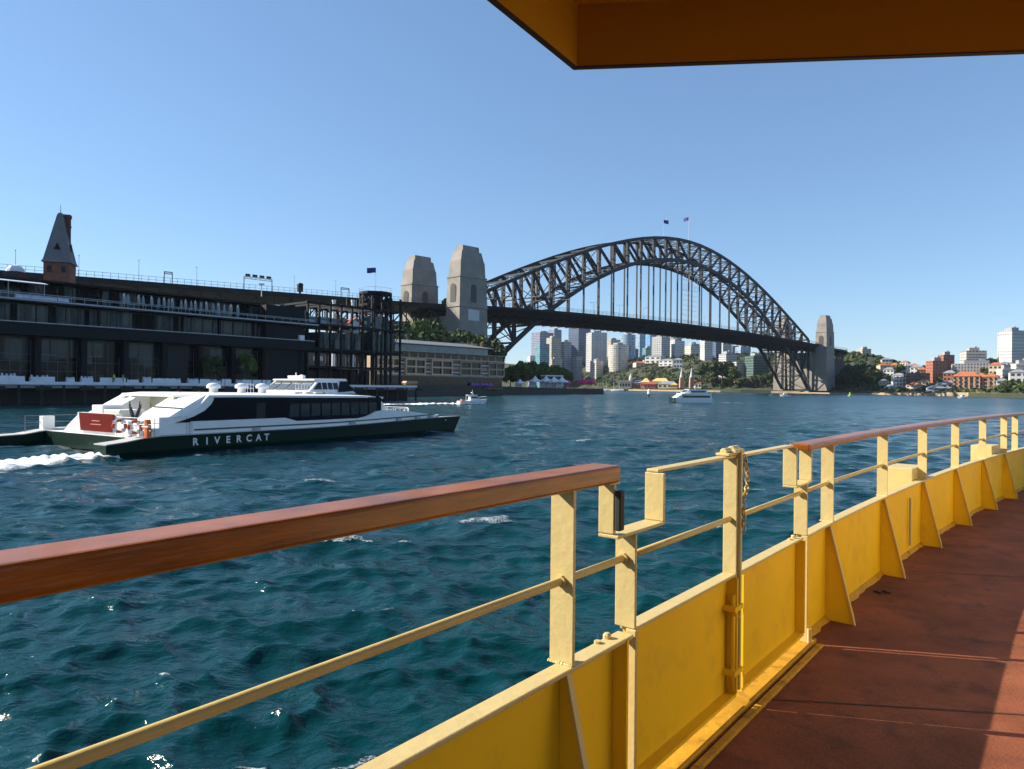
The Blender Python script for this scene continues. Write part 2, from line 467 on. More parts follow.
# ---- the near shore at left: quay land under the bridge's southern end
QA = atz(416, 400, 0); QB = atz(60, 404, 0)
QD = (QA - QB); QLEN = QD.length; QD.normalize(); QN = Vector((-QD.y, QD.x, 0))     # QN points inland (west)
QROT = math.atan2(QD.y, QD.x)
def qp(s, n, z=0.0): v = QB + QD * s + QN * n; return Vector((v.x, v.y, z))
GROUND = 3.0
def build_dawes():
    pts = [xy(352, 262), xy(398, 268), xy(440, 300), xy(505, 372), xy(560, 420), xy(604, 452), xy(598, 470), xy(540, 520), xy(440, 620), (-420, 640), (-700, 300), (qp(-140, 30).x, qp(-140, 30).y), (qp(-90, 8).x, qp(-90, 8).y), (qp(QLEN - 2, 8).x, qp(QLEN - 2, 8).y)]
    mb = MB(); mb.prism([(x, y, -3.0) for x, y in pts], (0, 0, 3.0 + GROUND))
    struct(mb.build('quay_ground', M_stonewall))
    # wooded knoll behind the hotel
    mb = MB(); vs = []; fs = []; nx, ny = 26, 16
    cx, cy = xy(425, 400)
    for j in range(ny):
        for i in range(nx):
            u = -1 + 2 * i / (nx - 1); v = -1 + 2 * j / (ny - 1)
            x = cx - 62 + u * 108 ; y = cy + 22 + v * 58 + u * 50
            z = GROUND - 0.5 + 17 * max(0, 1 - u * u) ** 0.8 * max(0, 1 - v * v)
            vs.append((x, y, z))
    for j in range(ny - 1):
        for i in range(nx - 1): fs.append((j * nx + i, j * nx + i + 1, (j + 1) * nx + i + 1, (j + 1) * nx + i))
    mb.add(vs, fs); struct(mb.build('wooded_knoll_ground', M_grassland, smooth=True))
build_dawes()

# harbour air: far things pale a little
mb = MB(); mb.box(-5600, -5600, -9, 5600, 5600, 175)
M_haze = bpy.data.materials.new('harbour_haze'); M_haze.use_nodes = True
_n = M_haze.node_tree; _n.nodes.clear()
_o = _n.nodes.new('ShaderNodeOutputMaterial'); _v = _n.nodes.new('ShaderNodeVolumePrincipled')
_v.inputs['Color'].default_value = (0.70, 0.84, 1.0, 1); _v.inputs['Density'].default_value = 0.00003; _v.inputs['Anisotropy'].default_value = 0.1
_n.links.new(_v.outputs[0], _o.inputs['Volume'])
hz_o = mb.build('haze', M_haze); hz_o['kind'] = 'stuff'
# ================================================================== BRIDGE
BU = Vector((0.718, 0.696, 0)).normalized(); BROT = math.atan2(BU.y, BU.x)
BO = Vector((-35.3, 456.0, 0))
M_steel = mat('bridge_grey_steel', (0.021, 0.024, 0.031), rough=0.6, spec=0.3, var=0.3, scale=0.25)
M_steel2 = mat('bridge_deck_steel', (0.010, 0.012, 0.017), rough=0.7, spec=0.2, var=0.3, scale=0.2)
M_granite = mat('pylon_granite', (0.265, 0.243, 0.215), rough=0.85, var=0.25, scale=0.12, dirt=(0.2, 0.17, 0.13), dirt_amt=0.6)
M_dark = mat('dark_opening', (0.015, 0.015, 0.017), rough=0.7)
M_lamp = mat('lamp_post_grey', (0.30, 0.31, 0.32), rough=0.5)
bridge = thing('arch_bridge', 'huge dark grey steel arch bridge with stone pylons spanning the harbour', 'bridge', BO, BROT)
def zdeck(x):
    if x < -16: return 53.6 + 0.028 * (x + 16)
    if x > 519: return 55.0 - 0.02 * (x - 519)
    t = (x - 251.5) / 267.5
    return 54.3 + 0.7 * (x / 503) + 5.2 * (1 - t * t)
NP = 28; PL = 503.0 / NP
def zb(x): t = abs(x - 251.5) / 251.5; return 4.0 + 112.0 * (1 - t * t)
def zt(x): t = abs(x - 251.5) / 251.5; return zb(x) + 18.3 + 38.7 * t ** 3.0
xs = [i * PL for i in range(NP + 1)]
def lattice(mb, p, q, w, d, cells, up=(0, 1, 0), fl=0.6):
    """laced steel member: two flanges with zigzag lacing between"""
    p = Vector(p); q = Vector(q); a = (q - p).normalized(); up = Vector(up); s = a.cross(up).normalized()
    for sg in (-1, 1): mb.bar(p + s * sg * (w / 2 - fl / 2), q + s * sg * (w / 2 - fl / 2), fl, d, up)
    for k in range(cells):
        t0 = k / cells; t1 = (k + 1) / cells
        sg = 1 if k % 2 else -1
        mb.bar(p.lerp(q, t0) + s * sg * (w / 2 - 0.3), p.lerp(q, t1) - s * sg * (w / 2 - 0.3), 0.28, d * 0.7, up)
    return mb
for sy in (-1, 1):
    y = sy * 15.0
    tr = MB()
    for i in range(NP): tr.bar((xs[i], y, zt(xs[i])), (xs[i + 1], y, zt(xs[i + 1])), 1.6, 2.3)
    tr.build('top_chord', M_steel, bridge)
    tr = MB()
    for i in range(NP): tr.bar((xs[i], y, zb(xs[i])), (xs[i + 1], y, zb(xs[i + 1])), 1.8, 2.9)
    tr.build('bottom_chord', M_steel, bridge)
    for i in range(NP + 1):
        mb = MB()
        wv = 3.4 if i in (0, NP) else 2.8
        lattice(mb, (xs[i], y, zb(xs[i])), (xs[i], y, zt(xs[i])), wv, 1.6, 9, fl=0.8)
        mb.build('truss_post', M_steel, bridge)
    for i in range(NP):
        mb = MB()
        if i < NP / 2: a, b_ = (xs[i], y, zt(xs[i])), (xs[i + 1], y, zb(xs[i + 1]))
        else: a, b_ = (xs[i], y, zb(xs[i])), (xs[i + 1], y, zt(xs[i + 1]))
        lattice(mb, a, b_, 1.9, 1.2, 8, fl=0.6)
        mb.build('truss_diagonal', M_steel, bridge)
    for i in range(1, NP):
        zd = zdeck(xs[i]) - 3
        mb = MB()
        if zb(xs[i]) > zd + 4: mb.bar((xs[i], y, zd), (xs[i], y, zb(xs[i])), 1.05, 0.8); mb.build('hanger', M_steel, bridge)
        elif zb(xs[i]) < zd - 4: lattice(mb, (xs[i], y, zb(xs[i])), (xs[i], y, zd), 1.8, 1.0, 4); mb.build('deck_column', M_steel, bridge)
# lateral and sway bracing between the two trusses
mb = MB()
for i in range(NP + 1):
    mb.bar((xs[i], -15, zt(xs[i]) - 0.4), (xs[i], 15, zt(xs[i]) - 0.4), 0.8, 1.1)
    if i < NP:
        zm = (zt(xs[i]) + zt(xs[i + 1])) / 2
        mb.bar((xs[i], -15, zt(xs[i])), (xs[i + 1], 15, zt(xs[i + 1])), 0.6, 0.6)
        mb.bar((xs[i], 15, zt(xs[i]) - 0.3), (xs[i + 1], -15, zt(xs[i + 1]) - 0.3), 0.6, 0.6)
mb.build('top_bracing', M_steel, bridge)
mb = MB()
for i in range(NP + 1):
    mb.bar((xs[i], -15, zb(xs[i])), (xs[i], 15, zb(xs[i])), 0.9, 1.3)
    if i < NP:
        mb.bar((xs[i], -15, zb(xs[i])), (xs[i + 1], 15, zb(xs[i + 1])), 0.6, 0.6)
        mb.bar((xs[i], 15, zb(xs[i]) - 0.3), (xs[i + 1], -15, zb(xs[i + 1]) - 0.3), 0.6, 0.6)
mb.build('bottom_bracing', M_steel, bridge)
for i in list(range(1, 8)) + list(range(NP - 7, NP)):
    mb = MB()
    lo = max(zb(xs[i]), 0); hi = zt(xs[i])
    if i in range(1, 8) or True:
        zc = zdeck(xs[i])
        a = max(lo, zc + 9)
        if hi > a + 5:
            mb.bar((xs[i], -15, a), (xs[i], 15, hi), 0.5, 0.5); mb.bar((xs[i], 15, a), (xs[i], -15, hi), 0.5, 0.5)
            mb.bar((xs[i], -15, a), (xs[i], 15, a), 0.7, 0.9)
        if mb.v: mb.build('sway_frame', M_steel, bridge); mb = MB()
        if lo < zc - 10:
            mb.bar((xs[i], -15, lo), (xs[i], 15, zc - 5), 0.5, 0.5); mb.bar((xs[i], 15, lo), (xs[i], -15, zc - 5), 0.5, 0.5)
            mb.bar((xs[i], -15, (lo + zc) / 2), (xs[i], 15, (lo + zc) / 2), 0.6, 0.8)
    if mb.v: mb.build('sway_frame', M_steel, bridge)
# deck of the main span and approach spans
mb = MB(); secs = []
for i in range(-1, 31):
    x = -16 + (535 / 30) * i if i >= 0 else -16
    x = min(x, 519); z = zdeck(x)
    secs.append([(x, -24.5, z), (x, 24.5, z), (x, 24.5, z - 1.6), (x, 19, z - 5.4), (x, -19, z - 5.4), (x, -24.5, z - 1.6)])
mb.loft(secs[1:]); mb.build('road_deck', M_steel2, bridge)
mb = MB()
for i in range(0, 112):
    x = -16 + 535 * i / 111
    for y in (-24.3, 24.3): mb.bar((x, y, zdeck(x)), (x, y, zdeck(x) + 2.6), 0.12, 0.12)
for y in (-24.3, 24.3):
    for h in (0.9, 1.7, 2.6):
        for i in range(30):
            x0 = -16 + 535 * i / 30; x1 = x0 + 535 / 30
            mb.bar((x0, y, zdeck(x0) + h), (x1, y, zdeck(x1) + h), 0.12, 0.14)
mb.build('deck_railing', M_steel, bridge)
mb = MB()
for i in range(56):
    x = 503 * (i + 0.5) / 56; z = zdeck(x)
    mb.box(x - 0.4, -23, z - 7.0, x + 0.4, 23, z - 5.4)
mb.build('cross_girder', M_steel2, bridge)
M_viaduct = mat('viaduct_dark_brick', (0.045, 0.038, 0.034), rough=0.9, var=0.4, scale=0.3)
# approach spans : deck + truss below + piers
for nm, x0, x1 in (('south', -16, -430), ('north', 519, 680)):
    steps = 14; mb = MB(); secs = []
    bend = 0.0 if nm == 'south' else 1.0
    def cen(x): return bend * 0.006 * max(0, x - 590) ** 2
    for i in range(steps + 1):
        x = x0 + (x1 - x0) * i / steps; z = zdeck(x); c = cen(x)
        secs.append([(x, c - 20, z), (x, c + 20, z), (x, c + 20, z - 2.4), (x, c - 20, z - 2.4)])
    mb.loft(secs); mb.build('approach_deck', M_steel2, bridge)
    if nm == 'north':
        mb = MB(); mb.loft([[(x, cen(x) - 17, 3), (x, cen(x) + 17, 3), (x, cen(x) + 17, zdeck(x) - 12), (x, cen(x) - 17, zdeck(x) - 12)] for x in (535, 560, 585, 600, 615, 630, 645, 660, 680)]); mb.build('viaduct_wall', M_viaduct, bridge)
    mb = MB(); npn = int(abs(x1 - x0) / 9)
    for y in (-15, 15):
        for i in range(npn):
            a = x0 + (x1 - x0) * i / npn; b_ = x0 + (x1 - x0) * (i + 1) / npn
            za, zb_ = zdeck(a), zdeck(b_); ca, cb = cen(a) + y, cen(b_) + y
            mb.bar((a, ca, za - 11.5), (b_, cb, zb_ - 11.5), 0.7, 0.9)
            mb.bar((a, ca, za - 11.5), (a, ca, za - 2.4), 0.55, 0.55)
            if i % 2: mb.bar((a, ca, za - 11.5), (b_, cb, zb_ - 2.4), 0.6, 0.6)
            else: mb.bar((a, ca, za - 2.4), (b_, cb, zb_ - 11.5), 0.6, 0.6)
            if y == -15: mb.bar((a, ca, za - 11.5), (a, ca + 30, za - 11.5), 0.5, 0.5); mb.bar((a, ca, za - 11.5), (b_, cb + 30, zb_ - 11.5), 0.4, 0.4)
    mb.build('approach_truss', M_steel, bridge)
    mb = MB()
    n2 = int(abs(x1 - x0) / 3)
    for i in range(n2):
        a = x0 + (x1 - x0) * i / n2; b_ = x0 + (x1 - x0) * (i + 1) / n2
        for y in (-19.8, 19.8):
            mb.bar((a, cen(a) + y, zdeck(a)), (a, cen(a) + y, zdeck(a) + 2.4), 0.12, 0.12)
            for h in (1.0, 2.4): mb.bar((a, cen(a) + y, zdeck(a) + h), (b_, cen(b_) + y, zdeck(b_) + h), 0.1, 0.12)
    mb.build('approach_fence', M_steel, bridge)
    for k in range(1, 6 if nm == 'south' else 3):
        x = x0 + (x1 - x0) * k / (6 if nm == 'south' else 3)
        for y in (-11, 11):
            mb = MB(); mb.taper(x, cen(x) + y, 2, zdeck(x) - 11.8, 7, 8, 5, 6); mb.build('approach_pier', M_granite, bridge)
# pylons
def arch_poly(w, h, n=8):
    pts = [(-w / 2, 0), (w / 2, 0), (w / 2, h - w / 2)]
    for k in range(1, n): a = math.pi * k / n; pts.append((w / 2 * math.cos(a), h - w / 2 + w / 2 * math.sin(a)))
    pts.append((-w / 2, h - w / 2)); return pts
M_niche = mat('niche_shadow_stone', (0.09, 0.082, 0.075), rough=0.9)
def pylon(cx, cy):
    mb = MB()
    mb.taper(cx, cy, 0, 70, 24.0, 14.5, 21.0, 12.0)
    mb.taper(cx, cy, 70, 79.5, 20.0, 11.3, 18.9, 10.5)
    mb.taper(cx, cy, 79.5, 85.5, 18.3, 10.1, 15.4, 8.4)
    mb.taper(cx, cy, 85.5, 88.8, 13.2, 7.0, 12.6, 6.6)
    for zz, w, d in ((69.2, 21.7, 12.7), (51.5, 22.8, 13.6)): mb.taper(cx, cy, zz, zz + 0.9, w, d, w - 0.05, d - 0.05)
    p = mb.build('pylon', M_granite, bridge)
    zf = 54.5
    for sg in (-1, 1):
        mb = MB()
        xf = cx + sg * 10.86
        poly = [(xf, cy + a, zf + h) for a, h in arch_poly(5.0, 11)]
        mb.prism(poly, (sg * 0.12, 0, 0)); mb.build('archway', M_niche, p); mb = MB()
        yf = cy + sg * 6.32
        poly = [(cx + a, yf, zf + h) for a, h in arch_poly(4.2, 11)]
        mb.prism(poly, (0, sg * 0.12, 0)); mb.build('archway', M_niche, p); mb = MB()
        for zz in (79,): mb.prism([(cx - 1.2, cy + sg * 4.62, zz), (cx + 1.2, cy + sg * 4.62, zz), (cx + 1.2, cy + sg * 4.62, zz + 1.2), (cx - 1.2, cy + sg * 4.62, zz + 1.2)], (0, sg * 0.25, 0))
        mb.build('lookout_slot', M_dark, p)
    return p
for cx in (-16, 519):
    for cy in (-27, 21): pylon(cx, cy)
for (x0, x1) in ((-27, -6), (509, 560)):
    mb = MB(); mb.box(x0, -20.4, 0, x1, 20.4, 46.5); mb.build('abutment_tower', M_granite, bridge)
for bx in (498.5, -4.5):
    for by in (-15, 15): mb = MB(); mb.taper(bx + 3, by, -1, 4.2, 12, 9, 8, 6); mb.build('bearing_block', M_granite, bridge)
# south-east pylon's pale panel
mb = MB(); mb.box(-16 - 4.4, -27 - 6.62, 43.6, -16 + 4.4, -27 - 6.45, 50.2)
mb.build('pale_panel', mat('pale_stone_panel', (0.55, 0.56, 0.55), rough=0.8), bridge)

# lamps along the eastern footway of the bridge
def lamp_proto():
    t = thing('bridge_lamp', 'slim double-armed lamp post on the bridge deck', 'lamp post')
    MB().tube([(0, 0, 0), (0, 0, 9)], 0.16, 6, 0.1).build('pole', M_lamp, t)
    MB().bar((0, -2.6, 9.0), (0, 2.6, 9.0), 0.14, 0.14).build('arm', M_lamp, t)
    for sg in (-1, 1): MB().box(-0.25, sg * 2.9 - 0.6, 8.85, 0.25, sg * 2.9 + 0.6, 9.1).build('lamp_head', M_lamp, t)
    return t
lp = None
def bpos(x, y, z): return BO + BU * x + Vector((-BU.y, BU.x, 0)) * y + Vector((0, 0, z))
for i in range(14):
    x = 50 + 31 * i
    loc = bpos(x, -21.5, zdeck(x))
    if lp is None:
        lp = lamp_proto(); lp.location = loc; lp.rotation_euler = (0, 0, BROT); r = lp
    else: r = copy_tree(lp, loc, BROT)
    r['group'] = 'lamp posts in a row along the main bridge deck'; r['label'] = 'slim double-armed lamp post standing in the row on the arch bridge deck'
# flags on the summit of the arch
M_white = mat('white_paint', (0.80, 0.80, 0.78), rough=0.45, var=0.06)
M_flagblue = mat('flag_blue_red', (0.03, 0.05, 0.22), rough=0.8, var=0.3)
M_flagred = mat('flag_red_cloth', (0.45, 0.03, 0.04), rough=0.8, var=0.2)
def flag_pole(name, label, loc, h, fw, fh, rz, base=M_flagblue):
    t = thing(name, label, 'flag', loc, rz)
    MB().tube([(0, 0, 0), (0, 0, h)], 0.09 if h < 14 else 0.16, 6, 0.05).build('pole', M_white, t)
    n = 10; secs = []
    for i in range(n + 1):
        u = i / n; yy = 0.12 * fw * math.sin(u * 5.2) * u; dz = -0.16 * fh * u + 0.05 * fh * math.sin(u * 7)
        secs.append([(u * fw, yy, h - fh - 0.2 + dz), (u * fw, yy + 0.03, h - fh - 0.2 + dz), (u * fw, yy + 0.03, h - 0.2 + dz * 0.6), (u * fw, yy, h - 0.2 + dz * 0.6)])
    f = MB().loft(secs).build('flag_cloth', base, t)
    secs = []
    for i in range(5):
        u = 0.45 * i / 4; yy = 0.12 * fw * math.sin(u * 5.2) * u; dz = -0.16 * fh * u + 0.05 * fh * math.sin(u * 7)
        secs.append([(u * fw, yy - 0.02, h - fh * 0.6 + dz), (u * fw, yy + 0.05, h - fh * 0.6 + dz), (u * fw, yy + 0.05, h - fh * 0.42 + dz), (u * fw, yy - 0.02, h - fh * 0.42 + dz)])
    MB().loft(secs).build('flag_cross', M_flagred if base is M_flagblue else M_white, f)
    return t
def bridge_x(px, yoff):
    rr = (px - 512) / FPX; o = BO + Vector((-BU.y, BU.x, 0)) * yoff
    return (rr * o.y - o.x) / (BU.x - rr * BU.y)
for px, ytop, rz, lb in ((662, 219.5, 20, 'flag on the left of the two poles at the top of the arch'), (687, 217, 150, 'flag on the right of the two poles at the top of the arch')):
    k = bridge_x(px, 15); p = bpos(k, 15, zt(k) + 0.9)
    flag_pole('flagpole', lb, p, hz(px, ytop, p.y) - p.z, 5.0, 3.2, R(rz))
# scaffold between hangers
sc_t = thing('hanging_scaffold', 'pale see-through scaffold screen hanging among the bridge hangers', 'scaffold', bpos(bridge_x(679, -15), -15, zdeck(260)), BROT)
mb = MB()
H0 = 44
for i in range(7): mb.bar((i * 4.5, -0.9, 0), (i * 4.5, -0.9, H0), 0.18, 0.18)
for k in range(11): mb.bar((0, -0.9, k * H0 / 10), (27, -0.9, k * H0 / 10), 0.16, 0.16)
mb.build('scaffold_frame', mat('galvanised_tube', (0.45, 0.46, 0.47), rough=0.5), sc_t)
# ================================================================== TREES
def leaf_mat(name, c0, c1):
    m = bpy.data.materials.new(name); m.use_nodes = True
    nt = m.node_tree; N = nt.nodes; L = nt.links; b = N['Principled BSDF']
    b.inputs['Roughness'].default_value = 0.75; b.inputs['Specular IOR Level'].default_value = 0.25
    g = N.new('ShaderNodeNewGeometry')
    rp = N.new('ShaderNodeValToRGB'); rp.color_ramp.elements[0].color = (*c0, 1); rp.color_ramp.elements[1].color = (*c1, 1)
    L.new(g.outputs['Random Per Island'], rp.inputs[0]); L.new(rp.outputs[0], b.inputs['Base Color'])
    MATS[name] = m; return m
LEAF = [leaf_mat('dark_leaves', (0.018, 0.034, 0.010), (0.055, 0.085, 0.022)),
        leaf_mat('mid_leaves', (0.035, 0.062, 0.012), (0.12, 0.16, 0.034)),
        leaf_mat('olive_leaves', (0.04, 0.055, 0.018), (0.10, 0.11, 0.04))]
M_bark = mat('bark', (0.09, 0.065, 0.045), rough=0.95, var=0.35, scale=3)
def crown_mesh(rx, rz, cz, seed, n, leaf, lobes=11, flat=False):
    rnd = random.Random(seed); mb = MB()
    cl = []
    for k in range(lobes):
        a = rnd.uniform(0, 6.283); rr = rx * rnd.uniform(0.25, 0.78); h = rnd.uniform(-0.55, 0.75)
        cl.append((rr * math.cos(a), rr * math.sin(a), cz + h * rz * 0.7, rx * rnd.uniform(0.26, 0.46)))
    cl.append((0, 0, cz + rz * 0.3, rx * 0.5))
    vs = []; fs = []
    for k in range(n):
        c = rnd.choice(cl)
        d = Vector((rnd.gauss(0, 1), rnd.gauss(0, 1), rnd.gauss(0, 1))).normalized() * c[3] * rnd.uniform(0.5, 1.05) ** 0.5
        p = Vector((c[0], c[1], c[2])) + Vector((d.x, d.y, d.z * 0.8))
        nrm = (d.normalized() + Vector((rnd.uniform(-.7, .7), rnd.uniform(-.7, .7), rnd.uniform(-.4, .9)))).normalized()
        s = nrm.orthogonal().normalized(); t = nrm.cross(s)
        a = rnd.uniform(0, 6.283); s, t = s * math.cos(a) + t * math.sin(a), t * math.cos(a) - s * math.sin(a)
        l = leaf * rnd.uniform(0.6, 1.35); w = l * rnd.uniform(0.5, 0.9); o = len(vs)
        vs += [p - s * l, p - t * w, p + s * l + nrm * 0.2 * l, p + t * w]; fs.append((o, o + 1, o + 2, o + 3))
    mb.add(vs, fs); return mb
def trunk_mesh(h, r, seed, limbs=5, spread=3.0):
    rnd = random.Random(seed); mb = MB()
    mb.tube([(0, 0, -0.6), (0.05 * h * rnd.uniform(-1, 1), 0.04 * h, h * 0.4), (0, 0, h * 0.75)], r, 7, r * 0.4)
    for k in range(limbs):
        a = 6.283 * k / limbs + rnd.uniform(-.4, .4); z0 = h * rnd.uniform(0.3, 0.5)
        mb.tube([(0, 0, z0), (spread * 0.45 * math.cos(a), spread * 0.45 * math.sin(a), z0 + h * 0.18), (spread * math.cos(a), spread * math.sin(a), z0 + h * 0.34)], r * 0.45, 5, r * 0.15)
    return mb
TREE_P = []
def tree_proto(name, h, rx, seed, n, leaf, lm):
    t = thing(name, 'tree', 'tree')
    trunk_mesh(h, h * 0.028, seed, 5, rx * 0.6).build('trunk', M_bark, t)
    crown_mesh(rx, h * 0.44, h * 0.54, seed, n, leaf, 15).build('crown', lm, t)
    return t
PROTO = [tree_proto('broadleaf_tree', 12, 6.2, 11, 1500, 0.62, LEAF[0]),
         tree_proto('broadleaf_tree', 12, 5.4, 12, 1400, 0.58, LEAF[1]),
         tree_proto('broadleaf_tree', 12, 6.8, 13, 1500, 0.62, LEAF[2]),
         tree_proto('round_fig_tree', 11, 7.0, 14, 2200, 0.6, LEAF[1])]
USED = [False] * 4
def tree(kind, loc, h, rz, label, group, wide=1.0):
    p = PROTO[kind]; s = h / 12.0
    if not USED[kind]: USED[kind] = True; r = p; r.location = loc; r.rotation_euler = (0, 0, rz)
    else: r = copy_tree(p, loc, rz)
    r.scale = (s * wide, s * wide, s)
    r['label'] = label; r['group'] = group
    return r
rt = random.Random(21)
# knoll behind the hotel, below the pylon
G1 = 'trees on the knoll behind the hotel'
for px, D, yt, w, k in ((392, 372, 330, 1.25, 0), (403, 385, 323, 1.3, 1), (415, 380, 321, 1.2, 1), (427, 392, 325, 1.3, 0), (440, 388, 329, 1.3, 1), (452, 378, 334, 1.2, 1), (463, 386, 335, 1.3, 0), (474, 380, 336, 1.25, 1), (486, 372, 343, 1.2, 0), (380, 395, 326, 1.2, 0), (434, 370, 337, 1.3, 0), (470, 366, 345, 1.3, 2), (410, 362, 337, 1.3, 0)):
    top = hz(px, yt, D); base = 8.0
    x, y = xy(px, D)
    tree(k, (x, y, base), (top - base) * 1.24, rt.uniform(0, 6), 'leafy tree in the thicket on the knoll between the tan hotel and stone pylons', G1, w * 12.5 / (top - base) * 1.15)
# promenade figs behind the marquees
G2 = 'round fig trees behind the marquees'
for px, D, yt in ((511, 452, 364), (521, 448, 360), (532, 455, 360), (543, 458, 361), (552, 466, 364), (528, 470, 361), (562, 480, 367)):
    x, y = xy(px, D); top = hz(px, yt, D)
    tree(3, (x, y, GROUND), (top - GROUND) * 1.12, rt.uniform(0, 6), 'round dense fig tree in the clump behind the white marquees on the point', G2, 1.05 * 12 / (top - GROUND) * 0.95)
# north shore trees one can tell apart
G3 = 'trees along the far harbour shore'
def far_tree(px, yt, yb, k, label, w=1.0, group=G3, de=None):
    D = shoreD(px) + (de if de is not None else 45)
    x, y = xy(px, D); b = hz(px, yb, D); t = hz(px, yt, D)
    return tree(k, (x, y, b), (t - b) * 1.04, rt.uniform(0, 6), label, group, w)
far_tree(706, 361, 381, 0, 'dark tree beside the two amusement park spires, left of a pair', 0.95)
far_tree(722, 359, 383, 0, 'broad dark tree right of the amusement park spires', 1.1)
far_tree(731, 363, 384, 1, 'lower green tree touching the broad dark tree by the spires', 1.0)
far_tree(756, 374, 386, 2, 'small olive tree below the dark green glass block', 1.1)
far_tree(770, 372, 387, 0, 'dark tree at the left foot of the far bridge abutment', 1.0)
G4 = 'dark trees right of the far pylon'
for px, yt, yb in ((848, 368, 388), (856, 362, 389), (864, 364, 389), (872, 368, 390), (880, 374, 390), (840, 374, 389), (890, 377, 391)):
    far_tree(px, yt, yb, 0, 'dark dense tree in the grove right of the far bridge pylon', 1.0, G4, 70)
far_tree(742, 376, 386, 1, 'small green tree on the shore right of the long cream shed', 1.2)
far_tree(712, 374, 386, 2, 'small olive tree on the shore in front of the dark trees by the spires', 1.2)
far_tree(729, 375, 386, 1, 'small green tree on the shore left of the long cream shed', 1.2)
far_tree(898, 362, 378, 1, 'palm-like feathery tree standing above the roofs left of the brick flats', 0.9, G3, 160)
far_tree(912, 384, 396, 0, 'dark bush tree right below the low dark waterfront block', 1.2)
far_tree(932, 383, 396, 0, 'dark tree on the waterfront below the red brick block', 1.3)
far_tree(940, 376, 384, 1, 'small green tree against the red brick block', 0.9, G3, 90)
far_tree(951, 379, 393, 1, 'green tree between the brick block and the terracotta roofed flats', 0.9, G3, 60)
far_tree(985, 367, 377, 2, 'pale olive tree above the terracotta roofs', 1.0, G3, 150)
far_tree(990, 357, 372, 0, 'dark tree left of the tall white tower', 1.1, G3, 260)
far_tree(981, 359, 372, 0, 'second dark tree left of the tall white tower', 1.1, G3, 250)
far_tree(1012, 379, 399, 0, 'large dark tree on the shore at the right edge of the view', 1.15, G3, 30)
far_tree(1024, 380, 400, 1, 'greener tree at the very right edge beside the large dark shore tree', 1.1, G3, 30)
# far wood on the hillside behind the amusement park: one mass
def wood(name, spots, n, leaf, lm):
    rnd = random.Random(5); mb = MB(); vs = []; fs = []
    for (x, y, z, r) in spots:
        for k in range(n):
            d = Vector((rnd.gauss(0, 1), rnd.gauss(0, 1), abs(rnd.gauss(0, 1)))).normalized() * r * rnd.uniform(0.55, 1.05)
            p = Vector((x, y, z)) + Vector((d.x, d.y, d.z * 0.95))
            nrm = (d.normalized() + Vector((rnd.uniform(-.6, .6), rnd.uniform(-.6, .6), rnd.uniform(-.3, .8)))).normalized()
            s = nrm.orthogonal().normalized(); t = nrm.cross(s); l = leaf * rnd.uniform(0.6, 1.4); o = len(vs)
            vs += [p - s * l, p - t * l * 0.7, p + s * l, p + t * l * 0.7]; fs.append((o, o + 1, o + 2, o + 3))
    mb.add(vs, fs); o = mb.build(name, lm); o['kind'] = 'stuff'; return o
sp1 = []; sp2 = []
for k in range(430):
    px = rt.uniform(540, 790); D = shoreD(px) + rt.uniform(45, 400)
    x, y = xy(px, D); (sp1 if rt.random() < 0.6 else sp2).append((x, y, land_z(px, D) - 1.5, rt.uniform(5, 9)))
for k in range(250):
    px = rt.uniform(828, 1050); D = shoreD(px) + rt.uniform(12, 420)
    x, y = xy(px, D); (sp1 if rt.random() < 0.6 else sp2).append((x, y, land_z(px, D) - 1, rt.uniform(3.5, 6)))
for k in range(170):
    px = rt.uniform(556, 735); D = shoreD(px) + rt.uniform(48, 170); x, y = xy(px, D); (sp1 if rt.random() < .65 else sp2).append((x, y, land_z(px, D) - 2, rt.uniform(4.5, 7.5)))
for k in range(70):
    px = rt.uniform(824, 885); D = shoreD(px) + rt.uniform(60, 330); x, y = xy(px, D); sp1.append((x, y, land_z(px, D) - 1, rt.uniform(4, 7)))
wood('hillside_wood', sp1, 110, 1.7, LEAF[0]); wood('hillside_scrub', sp2, 100, 1.6, LEAF[2])

